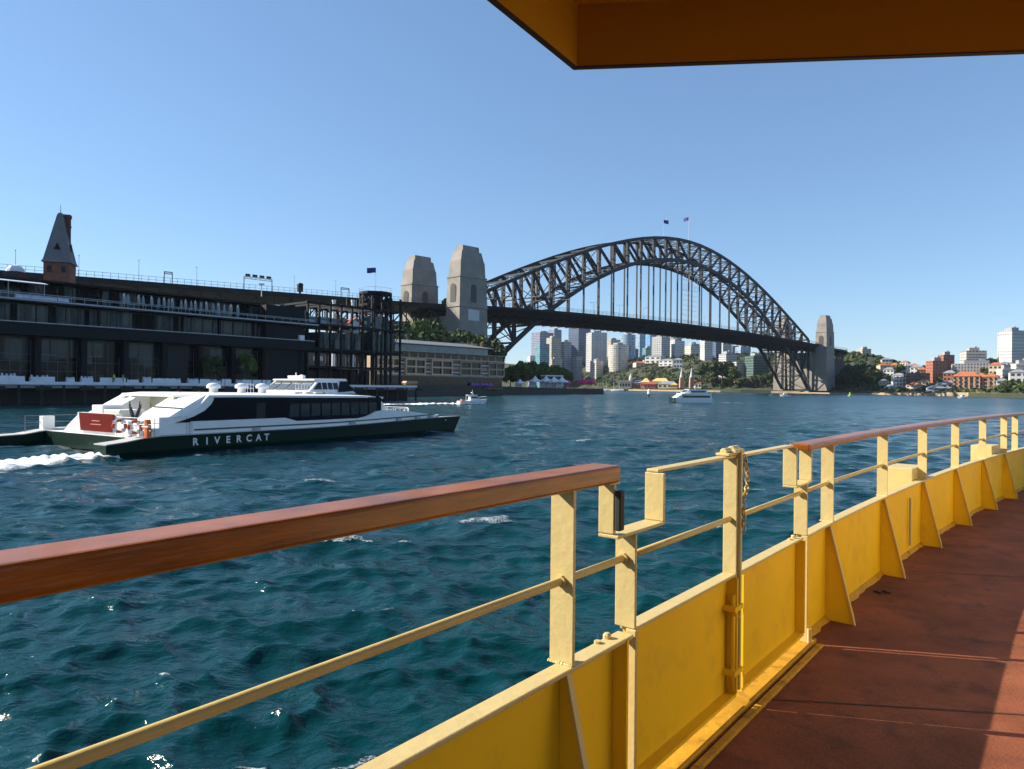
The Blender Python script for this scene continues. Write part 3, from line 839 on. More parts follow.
# ================================================================== FAR TOWERS AND HOUSES
M_roofplant = mat('rooftop_plant_grey', (0.30, 0.30, 0.31), rough=0.8)
M_slab_w = mat('pale_concrete_band', (0.50, 0.49, 0.47), rough=0.8, var=0.12, scale=0.1)
def tower(name, label, px0, px1, yt, D, body, band=None, floor=3.6, pier=0, plant=True, rot=R(38), base=None, ratio=1.0, cyl=False, cat='tower', balcony=None):
    pc = (px0 + px1) / 2
    x, y = xy(pc, D)
    w = (px1 - px0) / FPX * D
    b = (land_z(pc, D) if base is None else base) - 3
    h = hz(pc, yt, D) - b
    a = rot - math.atan2(x, y)
    side = w / (abs(math.cos(rot)) + ratio * abs(math.sin(rot)))
    t = thing(name, label, cat, (x, y, b), rot - math.atan2(x, y))
    sx, sy = side / 2, side * ratio / 2
    mb = MB()
    if cyl: mb.lathe(0, 0, [(w / 2, 0), (w / 2, h)], 28)
    else: mb.box(-sx, -sy, 0, sx, sy, h)
    mb.build('wall', body, t)
    if band:
        mb = MB(); n = int(h / floor)
        for k in range(1, n + 1):
            z = k * floor
            if cyl: mb.lathe(0, 0, [(w / 2 + 0.35, z - floor * 0.42), (w / 2 + 0.35, z)], 28)
            else: mb.box(-sx - 0.35, -sy - 0.35, z - floor * 0.42, sx + 0.35, sy + 0.35, min(z, h + 0.3))
        mb.build('floor_band', band, t)
    if pier:
        mb = MB()
        for i in range(pier + 1):
            u = -1 + 2 * i / pier
            for sg in (-1, 1):
                mb.box(u * sx - 0.5, sg * sy - 0.6, 0, u * sx + 0.5, sg * sy + 0.6, h + 0.4); mb.box(sg * sx - 0.6, u * sy - 0.5, 0, sg * sx + 0.6, u * sy + 0.5, h + 0.4)
        mb.build('pier', band or M_slab_w, t)
    if plant:
        mb = MB(); mb.box(-sx * 0.55, -sy * 0.5, h + 0.01, sx * 0.45, sy * 0.5, h + 3.5)
        mb.box(sx * 0.1, -sy * 0.2, h + 3.5, sx * 0.3, sy * 0.1, h + 5.0); mb.build('rooftop_plant', M_roofplant, t)
    return t
gm = grid_mat
T_lil = gm('lilac_grey_facade', (0.23, 0.24, 0.30), (0.09, 0.11, 0.16), 3.0, 3.6, 0.7, 0.55)
T_blue = gm('navy_facade', (0.10, 0.13, 0.20), (0.03, 0.05, 0.10), 3.2, 3.7, 0.72, 0.7)
T_white = gm('white_grid_facade', (0.60, 0.59, 0.60), (0.11, 0.12, 0.16), 3.0, 3.6, 0.55, 0.55)
T_tan = gm('tan_facade', (0.42, 0.37, 0.31), (0.13, 0.13, 0.13), 3.4, 3.4, 0.6, 0.5)
T_teal = gm('teal_glass_facade', (0.12, 0.25, 0.28), (0.06, 0.17, 0.21), 3.0, 3.6, 0.8, 0.7)
T_cream = gm('cream_facade', (0.55, 0.50, 0.42), (0.22, 0.22, 0.22), 3.0, 3.5, 0.75, 0.45)
T_pblue = gm('pale_blue_glass_facade', (0.30, 0.38, 0.46), (0.14, 0.22, 0.30), 3.5, 3.8, 0.75, 0.7)
T_bblue = gm('bright_blue_glass_facade', (0.10, 0.28, 0.46), (0.05, 0.17, 0.34), 3.0, 3.6, 0.8, 0.7)
T_green = gm('dark_green_glass_facade', (0.10, 0.14, 0.13), (0.02, 0.055, 0.05), 3.2, 3.4, 0.75, 0.6)
T_grey = gm('mid_grey_facade', (0.30, 0.31, 0.33), (0.07, 0.09, 0.12), 3.2, 3.5, 0.6, 0.55)
T_brick = gm('red_brick_facade', (0.34, 0.12, 0.075), (0.07, 0.06, 0.06), 3.4, 3.1, 0.42, 0.5)
T_bwhite = gm('white_and_brick_facade', (0.52, 0.47, 0.45), (0.12, 0.11, 0.11), 2.6, 3.0, 0.5, 0.6)
T_terra = gm('orange_render_facade', (0.44, 0.24, 0.14), (0.06, 0.05, 0.05), 3.6, 3.2, 0.66, 0.62)
T_dark = gm('dark_brick_facade', (0.07, 0.055, 0.05), (0.03, 0.03, 0.035), 3.0, 3.0, 0.6, 0.55)
T_beige = gm('beige_facade', (0.46, 0.38, 0.31), (0.13, 0.11, 0.11), 3.2, 3.0, 0.62, 0.5)
TW = [
 ('mid_rise_block', 'low white block at the foot of the wide lilac-grey slab', 527, 538, 356, 1350, T_white, None, dict(rot=R(20), plant=False)),
 ('mid_rise_block', 'brownish terrace block at the foot of the stepped tan block', 548, 562, 359, 1320, T_tan, None, dict(rot=R(27), plant=True)),
 ('mid_rise_block', 'small grey block at the foot of the navy tower', 572, 582, 357, 1330, T_grey, None, dict(rot=R(34), plant=False)),
 ('mid_rise_block', 'low cream block at the foot of the white gridded block', 590, 603, 361, 1310, T_cream, None, dict(rot=R(41), plant=True)),
 ('mid_rise_block', 'shaded lilac block between the cream curved block and the pale blue tower', 628, 638, 349, 1420, T_lil, None, dict(rot=R(20), plant=False)),
 ('mid_rise_block', 'low pale block at the foot of the greenish grey block', 640, 650, 362, 1270, T_cream, None, dict(rot=R(27), plant=True)),
 ('mid_rise_block', 'long white podium below the dark sided gridded tower', 652, 670, 364, 1260, T_white, None, dict(rot=R(34), plant=False)),
 ('mid_rise_block', 'stepped pale block below the broad sunny fronted tower', 668, 682, 362, 1250, T_cream, None, dict(rot=R(41), plant=True)),
 ('mid_rise_block', 'dark block just left of the white ribbed apartment tower', 690, 701, 357, 1240, T_grey, None, dict(rot=R(20), plant=False)),
 ('mid_rise_block', 'small tan block below the white ribbed apartment tower', 698, 710, 364, 1230, T_tan, None, dict(rot=R(27), plant=True)),
 ('mid_rise_block', 'tall grey shaded block right of the narrower ribbed tower', 728, 738, 346, 1350, T_lil, None, dict(rot=R(34), plant=False)),
 ('mid_rise_block', 'navy glass block left of the dark green glass block', 738, 748, 357, 1230, T_blue, None, dict(rot=R(41), plant=True)),
 ('office_tower', 'wide lilac-grey slab tower under the left end of the bridge deck', 531, 553, 333, 1500, T_lil, None, dict(ratio=0.8)),
 ('office_tower', 'taller narrow lilac-grey tower just behind the wide lilac-grey slab', 548, 561, 330, 1620, T_lil, None, dict()),
 ('office_tower', 'dark navy slender tower that reaches up to the bridge deck', 568, 590, 325, 1500, T_blue, None, dict(rot=R(40))),
 ('office_block', 'white gridded office block right of the dark navy tower', 586, 606, 333, 1380, T_white, M_slab_w, dict(pier=6, rot=R(20))),
 ('apartment_block', 'stepped tan block below the dark navy tower', 546, 560, 338, 1330, T_tan, None, dict(rot=R(30))),
 ('apartment_block', 'pale grey lower block right of the stepped tan block', 559, 571, 342, 1340, T_grey, None, dict(rot=R(30))),
 ('office_block', 'teal glass office block left of the stepped tan block', 535, 549, 344, 1300, T_teal, None, dict(rot=R(25), plant=False)),
 ('round_office_block', 'cream curved office block with ribbon windows', 608, 628, 345, 1300, T_cream, None, dict(cyl=True)),
 ('office_block', 'brownish low block behind the cream curved block', 604, 620, 340, 1450, T_tan, None, dict(rot=R(35))),
 ('round_office_tower', 'blue-grey round topped glass tower behind the cream curved block', 620, 635, 335, 1400, T_pblue, None, dict(cyl=True)),
 ('office_tower', 'pale blue tall thin tower touching the bridge deck', 634, 645, 327, 1700, T_pblue, None, dict(rot=R(42))),
 ('office_tower', 'bright blue glass tower top peeping above the greenish block', 646, 658, 334, 1650, T_bblue, None, dict(rot=R(25))),
 ('office_block', 'greenish grey low office block in front of the bright blue tower', 642, 655, 348, 1300, T_teal, None, dict(rot=R(20))),
 ('office_tower', 'grey gridded tower with a dark shaded side, left of the pale twin', 652, 669, 337, 1270, T_grey, M_slab_w, dict(pier=4, rot=R(48))),
 ('office_tower', 'pale grey tower with a broad sunny front, right of the dark sided one', 666, 684, 341, 1290, T_white, None, dict(rot=R(42))),
 ('office_tower', 'shaded lavender tower behind the pale grey pair', 668, 681, 336, 1600, T_lil, None, dict(rot=R(30), plant=False)),
 ('office_block', 'beige block with rooftop dome right of the pale grey pair', 684, 700, 346, 1320, T_cream, None, dict(rot=R(35))),
 ('office_block', 'glassy grey block behind the beige block', 686, 699, 344, 1500, T_pblue, None, dict(rot=R(30))),
 ('apartment_tower', 'white ribbed apartment tower right of the beige block', 700, 712, 338, 1150, T_white, M_slab_w, dict(rot=R(30), floor=3.2)),
 ('office_tower', 'navy glass tower beside the white ribbed apartment tower', 711, 721, 338, 1180, T_blue, None, dict(rot=R(40))),
 ('apartment_tower', 'second, narrower ribbed pale tower behind the navy glass tower', 719, 731, 340, 1220, T_grey, M_slab_w, dict(rot=R(25), floor=3.2)),
 ('office_block', 'light blue-white block under the right half of the bridge deck', 735, 750, 347, 1200, T_pblue, None, dict(rot=R(30))),
 ('apartment_block', 'dark grey stepped apartments with balconies above the shore road', 719, 736, 354, 960, T_grey, M_slab_w, dict(rot=R(35), floor=3.0)),
 ('apartment_block', 'lower pale stepped wing right of the dark grey apartments', 731, 744, 362, 945, T_tan, M_slab_w, dict(rot=R(35), floor=3.0, plant=False)),
 ('office_block', 'dark green glass block left of the far bridge abutment', 745, 768, 356, 930, T_green, None, dict(rot=R(30))),
 ('apartment_tower', 'lone tan apartment tower on the skyline right of the far pylon', 857, 870, 349, 1250, T_beige, None, dict(rot=R(35))),
 ('apartment_tower', 'tall white apartment tower near the right edge of the view', 1000, 1023, 331, 760, T_white, M_slab_w, dict(rot=R(45), floor=3.1)),
 ('apartment_block', 'beige stepped apartment block on the ridge right of centre shore', 962, 984, 351, 780, T_beige, M_slab_w, dict(rot=R(18), floor=3.0)),
 ('apartment_block', 'red brick block with white balcony bay, leftmost brick building', 927, 945, 361, 700, T_brick, None, dict(rot=R(28))),
 ('apartment_block', 'taller dark red brick block beside the white bay', 939, 953, 355, 740, T_brick, None, dict(rot=R(28))),
 ('apartment_block', 'wide white and brick block behind the terracotta roofs', 955, 999, 364, 690, T_bwhite, None, dict(rot=R(10), ratio=0.35)),
 ('waterfront_block', 'low dark brick block with a white end near the far shore', 905, 928, 373, 690, T_dark, None, dict(rot=R(14), ratio=0.5, plant=False)),
 ('apartment_block', 'cream block with open balconies at the right edge of the view', 998, 1014, 369, 600, T_cream, M_slab_w, dict(rot=R(25), floor=3.0)),
 ('apartment_block', 'pale corner block at the far right behind the shore tree', 1012, 1032, 364, 640, T_cream, M_slab_w, dict(rot=R(20), floor=3.0)),
 ('apartment_block', 'small white apartment block left of the low dark brick block', 892, 907, 377, 700, T_white, None, dict(rot=R(25), plant=False)),
]
for nm, lb, a, b_, yt, D, body, band, kw in TW:
    tower(nm, lb, a, b_, yt, D, body, band, cat='tower' if 'tower' in nm else 'building', **kw)
# terracotta roofed waterside flats
M_terra = mat('terracotta_tiles', (0.40, 0.13, 0.055), rough=0.85, var=0.3, scale=0.6)
M_roofgrey = mat('grey_roof_sheet', (0.25, 0.26, 0.29), rough=0.7, var=0.2, scale=0.3)
M_glassdark = glass_mat('dark_glass', (0.02, 0.025, 0.03))
M_cream = mat('cream_render', (0.55, 0.47, 0.34), rough=0.8, var=0.15, scale=0.2)
M_wallwhite = mat('white_render', (0.62, 0.61, 0.58), rough=0.8, var=0.12, scale=0.2)
M_brick = mat('red_brick', (0.26, 0.10, 0.065), rough=0.9, var=0.3, scale=0.8)
def house(label, px, D, w, d, h, rh, wall, roof, rz=0.0, name='house', yb=None, nwin=3, storeys=2, group=None, cat='house', hip=True):
    x, y = xy(px, D); b = (land_z(px, D) if yb is None else hz(px, yb, D)) - 0.8
    t = thing(name, label, cat, (x, y, b), rz - math.atan2(x, y), group)
    MB().box(-w / 2, -d / 2, 0, w / 2, d / 2, h).build('wall', wall, t)
    e = 0.5; mb = MB()
    if rh > 0:
        k = min(w, d) / 2 * 0.95 if hip else 0
        if w >= d: A, B = (-w / 2 - e + k, 0, h + rh), (w / 2 + e - k, 0, h + rh)
        else: A, B = (0, -d / 2 - e + k, h + rh), (0, d / 2 + e - k, h + rh)
        c = [(-w / 2 - e, -d / 2 - e, h + .01), (w / 2 + e, -d / 2 - e, h + .01), (w / 2 + e, d / 2 + e, h + .01), (-w / 2 - e, d / 2 + e, h + .01)]
        if w >= d: mb.add(c + [A, B], [(0, 1, 5, 4), (1, 2, 5), (2, 3, 4, 5), (3, 0, 4), (3, 2, 1, 0)])
        else: mb.add(c + [A, B], [(0, 1, 4), (1, 2, 5, 4), (2, 3, 5), (3, 0, 4, 5), (3, 2, 1, 0)])
    else: mb.box(-w / 2 - .2, -d / 2 - .2, h + .01, w / 2 + .2, d / 2 + .2, h + .5)
    mb.build('roof', roof, t)
    for s in range(storeys):
        for i in range(nwin):
            u = -w / 2 + w * (i + 0.5) / nwin; z = h * (s + 0.32) / storeys; ww = w / nwin * 0.28; hh = h / storeys * 0.42
            mb = MB(); mb.box(u - ww, -d / 2 - 0.12, z, u + ww, -d / 2 + 0.05, z + hh); mb.build('window', M_glassdark, t)
    return t
house('orange rendered waterside flats with tall windows and terracotta hipped roof, left wing', 967, 590, 20, 12, 13, 4.2, T_terra, M_terra, R(-8), 'waterside_flats', 391, 5, 4, cat='apartments')
house('orange rendered waterside flats with terracotta roof, middle wing', 981, 585, 12, 12, 12, 4.0, T_terra, M_terra, R(-8), 'waterside_flats', 391, 3, 4, cat='apartments')
house('orange rendered waterside flats with terracotta roof, right wing', 992, 580, 10, 12, 12.5, 3.6, T_terra, M_terra, R(-8), 'waterside_flats', 391, 3, 4, cat='apartments')
house('small white house with grey roof beside the right end of the terracotta flats', 1002, 570, 8, 7, 9, 2.0, M_wallwhite, M_roofgrey, 0, 'house', 391, 2, 3)
for i, (px, e, w, h, wl, rf, lb) in enumerate((
    (883, 190, 12, 7, M_cream, M_terra, 'cream house with red roof on the slope behind the dark grove'),
    (889, 140, 11, 8, M_wallwhite, M_roofgrey, 'white house with grey roof on the slope right of the dark grove'),
    (895, 215, 10, 7, M_brick, M_terra, 'brick house with red roof high on the slope left of the brick flats'),
    (902, 170, 12, 7, M_wallwhite, M_terra, 'white house with red roof above the low dark block'),
    (909, 230, 10, 8, M_cream, M_roofgrey, 'cream house with grey roof on the ridge above the low dark block'),
    (917, 200, 13, 8, M_wallwhite, M_roofgrey, 'long white house with grey roof left of the red brick block'),
    (922, 150, 9, 6, M_brick, M_terra, 'small brick house with red roof just left of the red brick block'),
    (878, 120, 9, 6, M_brick, M_terra, 'brick house with red roof half hidden by the dark grove'),
    (899, 90, 12, 8, M_wallwhite, M_roofgrey, 'white house with grey roof left of the white apartment block'),
    (944, 45, 12, 6, M_wallwhite, M_roofgrey, 'white waterside house below the red brick block'),
    (884, 60, 10, 6, M_cream, M_roofgrey, 'cream waterside house at the right edge of the dark grove'),
    (893, 35, 13, 5, M_wallwhite, M_roofgrey, 'low white boathouse on the shore below the small white apartment block'),
    (915, 40, 12, 6, M_cream, M_terra, 'cream house with red roof on the shore below the low dark block'),
    (924, 60, 9, 7, M_wallwhite, M_terra, 'white house with red roof at the foot of the red brick block'),
    (936, 30, 15, 4, M_wallwhite, M_roofgrey, 'long low white ferry shed on the shore below the red brick block'),
    (950, 100, 10, 8, M_brick, M_roofgrey, 'brick house with grey roof between the brick block and the terracotta flats'),
    (953, 55, 9, 6, M_cream, M_roofgrey, 'cream house with grey roof just left of the terracotta flats'),
    (886, 250, 12, 8, M_cream, M_roofgrey, 'cream house with grey roof on the skyline right of the lone tan tower'),
    (905, 270, 10, 9, M_wallwhite, M_terra, 'white house with red roof on the skyline beside the feathery tree'),
    (914, 265, 10, 8, M_brick, M_terra, 'brick house with red roof on the skyline above the low dark block'),
    (996, 130, 10, 9, M_cream, M_terra, 'cream house with red roof behind the right wing of the terracotta flats'),
    (1018, 90, 12, 8, M_wallwhite, M_roofgrey, 'white house behind the large shore tree at the right edge'),
    (1005, 240, 14, 8, M_wallwhite, M_roofgrey, 'white house at the foot of the tall white tower'),
    )):
    house(lb, px, shoreD(px) + e, w, w * 0.8, h, 2.6, wl, rf, R(rt.uniform(-30, 30)), group='houses on the far slope at right')
for i, (px, e, w, h, wl, rf, lb) in enumerate((
    (612, 330, 20, 8, M_wallwhite, M_roofgrey, 'white house with grey roof in the wood below the cream curved block'),
    (624, 300, 18, 8, M_cream, M_roofgrey, 'cream house with grey roof in the wood below the round topped tower'),
    (570, 330, 18, 9, M_cream, M_terra, 'cream house with red roof in the wood below the navy tower'),
    (600, 250, 16, 7, M_brick, M_terra, 'brick house with red roof in the wood below the white gridded block'),
    (655, 260, 30, 12, M_wallwhite, M_roofgrey, 'long white building on the slope below the grey gridded tower'),
    (668, 230, 26, 10, M_wallwhite, M_roofgrey, 'second long white building on the slope below the pale grey tower'),
    (678, 210, 14, 14, M_wallwhite, M_roofgrey, 'tall white house left of the dark trees by the spires'),
    (640, 230, 22, 8, M_cream, M_terra, 'cream house with red roof above the amusement park'),
    (712, 160, 14, 10, M_wallwhite, M_roofgrey, 'white house with grey roof behind the broad dark tree'),
    (755, 70, 16, 6, M_brick, M_terra, 'brick cottage on the shore below the green glass block'),
    (740, 75, 22, 6, M_cream, M_roofgrey, 'cream shed on the shore below the stepped apartments'),
    )):
    house(lb, px, shoreD(px) + e, w, w * 0.7, h, 3.0, wl, rf, R(rt.uniform(-30, 30)), group='houses on the far slope under the bridge')

# ------------------------------------------------------------------ amusement park on the far shore
M_yel = mat('park_yellow', (0.62, 0.46, 0.18), rough=0.8, var=0.15, scale=0.2)
M_pink = mat('park_salmon', (0.55, 0.27, 0.2), rough=0.8, var=0.15, scale=0.2)
M_red = mat('park_red', (0.42, 0.06, 0.05), rough=0.7, var=0.2, scale=0.3)
def crenel(label, px, D, w, d, h, wall, n):
    t = house(label, px, D, w, d, h, 0, wall, M_cream, R(-5), 'castle_pavilion', 387.6, 4, 1, cat='pavilion')
    mb = MB()
    for i in range(n): u = -w / 2 + w * (i + 0.5) / n; mb.box(u - w / n * 0.28, -d / 2 - 0.1, h + 0.5, u + w / n * 0.28, d / 2 + 0.1, h + 2.2)
    mb.build('battlement', wall, t)
    MB().lathe(w * 0.5, 0, [(2.6, 0), (2.6, h + 4), (2.9, h + 4.2), (2.9, h + 5.5), (0.1, h + 13)], 10).build('turret', M_wallwhite, t)
    return t
crenel('cream castle-like pavilion with battlements and white turret at the left of the amusement park', 625, 1060, 17, 12, 9.5, M_cream, 5)
LP = [(638, 20, 8, 4, M_brick, M_roofgrey, 'brown pavilion with grey roof right of the castle-like pavilion', 'park_pavilion'),
      (646, 13, 9, 6, M_pink, M_yel, 'salmon pavilion with yellow dome-like roof in the amusement park', 'park_pavilion'),
      (651, 17, 6, 3, M_red, M_red, 'low red pavilion on the park waterfront', 'park_pavilion'),
      (661, 24, 10, 5, M_yel, M_yel, 'large yellow hall behind the grey roofed pavilion', 'park_hall'),
      (668, 26, 6, 4, M_cream, M_roofgrey, 'long cream pavilion with a broad blue-grey roof on the park waterfront', 'park_pavilion'),
      (675, 9, 5, 3, M_yel, M_yel, 'small yellow pavilion left of the twin spires', 'park_pavilion'),
      (696, 16, 7, 3, M_cream, M_terra, 'cream shed with red roof right of the twin spires', 'park_pavilion')]
for i, (px, w, h, rh, wl, rf, lb, nm) in enumerate(LP):
    house(lb, px, shoreD(px) + (22 if i != 3 else 48), w, 12, h, rh, wl, rf, R(-12), nm, 387.8, 4, 1, cat='pavilion')
M_spire = mat('spire_silver', (0.55, 0.57, 0.6), rough=0.45, var=0.2, scale=0.4)
for px, lb in ((681.5, 'left of the two slender silver spired towers at the amusement park gate'), (691.5, 'right of the two slender silver spired towers at the amusement park gate')):
    D = shoreD(px) + 14; x, y = xy(px, D); b = hz(px, 388, D)
    t = thing('spired_tower', lb, 'tower', (x, y, b), 0, 'twin park gate towers')
    H = hz(px, 367.5, D) - b
    MB().taper(0, 0, 0, H * 0.52, 5.6, 5.6, 4.6, 4.6).build('shaft', M_pink, t)
    mb = MB()
    for k in range(4): mb.lathe(0, 0, [(2.4 - 0.5 * k, H * (0.52 + 0.09 * k)), (2.2 - 0.5 * k, H * (0.61 + 0.09 * k))], 10)
    mb.lathe(0, 0, [(0.8, H * 0.88), (0.05, H)], 8); mb.build('spire', M_spire, t)
# ================================================================== BOATS AND MARKS OUT ON THE WATER
M_boatwhite = mat('gelcoat_white', (0.80, 0.81, 0.82), rough=0.3, var=0.05, scale=0.5)
M_boatglass = glass_mat('boat_window', (0.02, 0.025, 0.03), rough=0.1)
M_hulldark = mat('dark_hull', (0.02, 0.03, 0.028), rough=0.4)
def hull_secs(L, B, sheer0, sheer1, draft=0.4, n=9, bow=0.12):
    secs = []
    for i in range(n):
        u = i / (n - 1); w = B / 2 * (1 - max(0, (u - 0.45) / 0.55) ** 2.2) + 0.03
        z1 = sheer0 + (sheer1 - sheer0) * u ** 1.6; x = -L / 2 + L * u
        xb = x - (bow * L * (u ** 3))
        secs.append([(xb, -w * 0.75, -draft), (x, -w, z1), (x, w, z1), (xb, w * 0.75, -draft)])
    return secs
def cruiser(label, loc, rz, L=7.0, group=None):
    t = thing('motor_boat', label, 'boat', loc, rz, group)
    MB().loft(hull_secs(L, L * 0.36, 0.75 * L / 7, 1.25 * L / 7)).build('hull', M_boatwhite, t)
    k = L / 7
    MB().loft([[(-1.0 * k, s * 0.9 * k, 0.8 * k), (-0.8 * k, s * 0.8 * k, 2.0 * k), (0.7 * k, s * 0.75 * k, 2.0 * k), (1.6 * k, s * 0.7 * k, 1.0 * k)] for s in (-1, 1)]).build('cabin', M_boatwhite, t)
    w = MB().loft([[(-0.7 * k, s * 0.93 * k, 1.35 * k), (-0.6 * k, s * 0.9 * k, 1.8 * k), (0.7 * k, s * 0.86 * k, 1.8 * k), (1.25 * k, s * 0.84 * k, 1.35 * k)] for s in (-1, 1)]).build('window', M_boatglass, t)
    mb = MB(); mb.box(-1.5 * k, -0.9 * k, 2.05 * k, 0.9 * k, 0.9 * k, 2.15 * k); mb.build('hardtop', M_boatwhite, t)
    mb = MB()
    for s in (-1, 1): MB().tube([(-1.4 * k, s * 0.85 * k, 0.8 * k), (-1.4 * k, s * 0.85 * k, 2.1 * k)], 0.04 * k, 6).build('hardtop_post', M_boatwhite, t)
    mb.tube([(0, 0, 2.1 * k), (-0.2 * k, 0, 3.3 * k)], 0.05 * k, 6); mb.box(-0.4 * k, -0.5 * k, 2.6 * k, -0.2 * k, 0.5 * k, 2.75 * k); mb.build('mast', M_boatwhite, t)
    mb = MB(); 
    for s in (-1, 1):
        mb.tube([(0.5 * k, s * 1.2 * k, 1.5 * k), (2.4 * k, s * 0.7 * k, 1.75 * k), (3.3 * k, 0, 1.85 * k)], 0.03 * k, 5)
    mb.build('bow_rail', M_white, t)
    mb = MB(); mb.box(-2.9 * k, -0.7 * k, 0.7 * k, -2.2 * k, 0.7 * k, 1.15 * k); mb.build('seat', mat('orange_seat', (0.5, 0.09, 0.03), rough=0.8), t)
    return t
cruiser('white motor boat speeding past the hotel with a foaming wake', (MB_O.x, MB_O.y, 0.05), math.atan2(MB_DIR.y, MB_DIR.x), 7.0)
p = atz(785, 396.4, 0); cruiser('small white boat crossing in front of the far bridge foot', (p.x, p.y, 0.02), R(175), 6.5)
p = atz(771, 395.6, 0); cruiser('tiny white dinghy left of the boat at the far bridge foot', (p.x, p.y, 0.02), R(175), 3.4)
p = atz(963, 398.2, 0); cruiser('white launch moored at the far shore below the terracotta flats', (p.x, p.y, 0.02), R(170), 6.5)
# mid-harbour ferry
DF = thing('harbour_ferry', 'white two-deck catamaran ferry in mid harbour with dark bow', 'ferry', (DF_O.x, DF_O.y, 0.0), R(186))
for s in (-1, 1):
    secs = [[(x, s * 1.9 + y, z) for x, y, z in sec] for sec in hull_secs(12.0, 1.3, 1.1, 1.5, 0.4)]
    MB().loft(secs).build('hull', M_boatwhite, DF)
MB().loft([[(-5.7, s * 2.45, 1.0), (-5.7, s * 2.4, 2.5), (3.2, s * 2.3, 2.5), (5.2, s * 1.9, 1.3)] for s in (-1, 1)]).build('cabin', M_boatwhite, DF)
for s in (-1, 1): MB().box(-5.2, s * 2.52 - 0.03, 1.55, 3.0, s * 2.52 + 0.03, 2.15).build('window_band', M_boatglass, DF)
MB().loft([[(-4.6, s * 2.2, 2.75), (-4.4, s * 2.1, 3.9), (1.0, s * 2.0, 3.9), (2.4, s * 1.8, 2.75)] for s in (-1, 1)]).build('upper_cabin', M_boatwhite, DF)
for s in (-1, 1): MB().box(-4.0, s * 2.22 - 0.03, 3.05, 0.6, s * 2.22 + 0.03, 3.6).build('window_band', M_boatglass, DF)
MB().loft([[(1.55, s * 1.7, 3.0), (1.15, s * 1.7, 3.75), (1.25, s * 1.7, 3.78), (2.2, s * 1.6, 3.0)] for s in (-1, 1)]).build('windscreen', M_boatglass, DF)
MB().box(-5.6, -2.5, 2.55, 3.4, 2.5, 2.7).build('upper_deck', M_boatwhite, DF)
MB().loft([[(5.4, s * 2.3, 0.1), (5.1, s * 2.3, 1.35), (6.1, s * 1.5, 1.5), (5.8, s * 1.5, 0.1)] for s in (-1, 1)]).build('bow_panel', M_hulldark, DF)
mb = MB(); mb.tube([(-1.5, 0, 3.9), (-1.5, 0, 5.4)], 0.06, 6); mb.box(-1.7, -0.7, 4.6, -1.3, 0.7, 4.75); mb.build('mast', M_white, DF)
mb = MB()
for s in (-1, 1):
    mb.bar((3.2, s * 2.2, 3.2), (-5.6, s * 2.4, 3.2), 0.05, 0.05)
    for k in range(9): mb.bar((-5.6 + k * 1.1, s * 2.4, 2.7), (-5.6 + k * 1.1, s * 2.4, 3.2), 0.05, 0.05)
mb.build('deck_rail', M_white, DF)
# channel pile, green mark, moored yachts
p = atz(649, 397, 0)
t = thing('channel_marker', 'white topped marker pile standing in the open water', 'marker', p)
MB().tube([(0, 0, -1), (0, 0, 1.4)], 0.32, 8).build('pile', M_hulldark, t)
mb = MB(); mb.lathe(0, 0, [(0.75, 1.4), (0.75, 3.2), (0.2, 3.7)], 8); mb.build('top_mark', M_white, t)
p = atz(850, 396.2, 0)
t = thing('navigation_buoy', 'small yellow-green navigation buoy near the far pylon', 'buoy', p)
MB().lathe(0, 0, [(1.3, -0.3), (1.4, 0.7), (1.1, 0.9)], 10).build('float', mat('buoy_green', (0.30, 0.42, 0.03), rough=0.5), t)
MB().lathe(0, 0, [(0.7, 0.9), (0.35, 2.6), (0.05, 3.0)], 8).build('tower_mark', mat('buoy_green', 0), t)
for px, h, lb in ((607, 17, 'moored yacht with bare mast, left of the pair off the amusement park'), (614, 19, 'taller masted moored yacht, right of the pair off the amusement park'), (620, 12, 'small moored yacht nearest the castle-like pavilion')):
    D = 900; x, y = xy(px, D)
    t = thing('moored_yacht', lb, 'yacht', (x, y, 0), R(rt.uniform(150, 200)), 'yachts moored off the amusement park')
    MB().loft(hull_secs(9.5, 2.8, 1.0, 1.4)).build('hull', M_boatwhite, t)
    mb = MB(); mb.box(-2, -0.9, 1.0, 1.5, 0.9, 1.7); mb.build('cabin', M_boatwhite, t)
    MB().tube([(0.5, 0, 1), (0.5, 0, h)], 0.13, 6, 0.07).build('mast', M_white, t); MB().tube([(0.4, 0, 2.4), (-3.6, 0, 2.4)], 0.16, 6).build('boom', M_white, t)
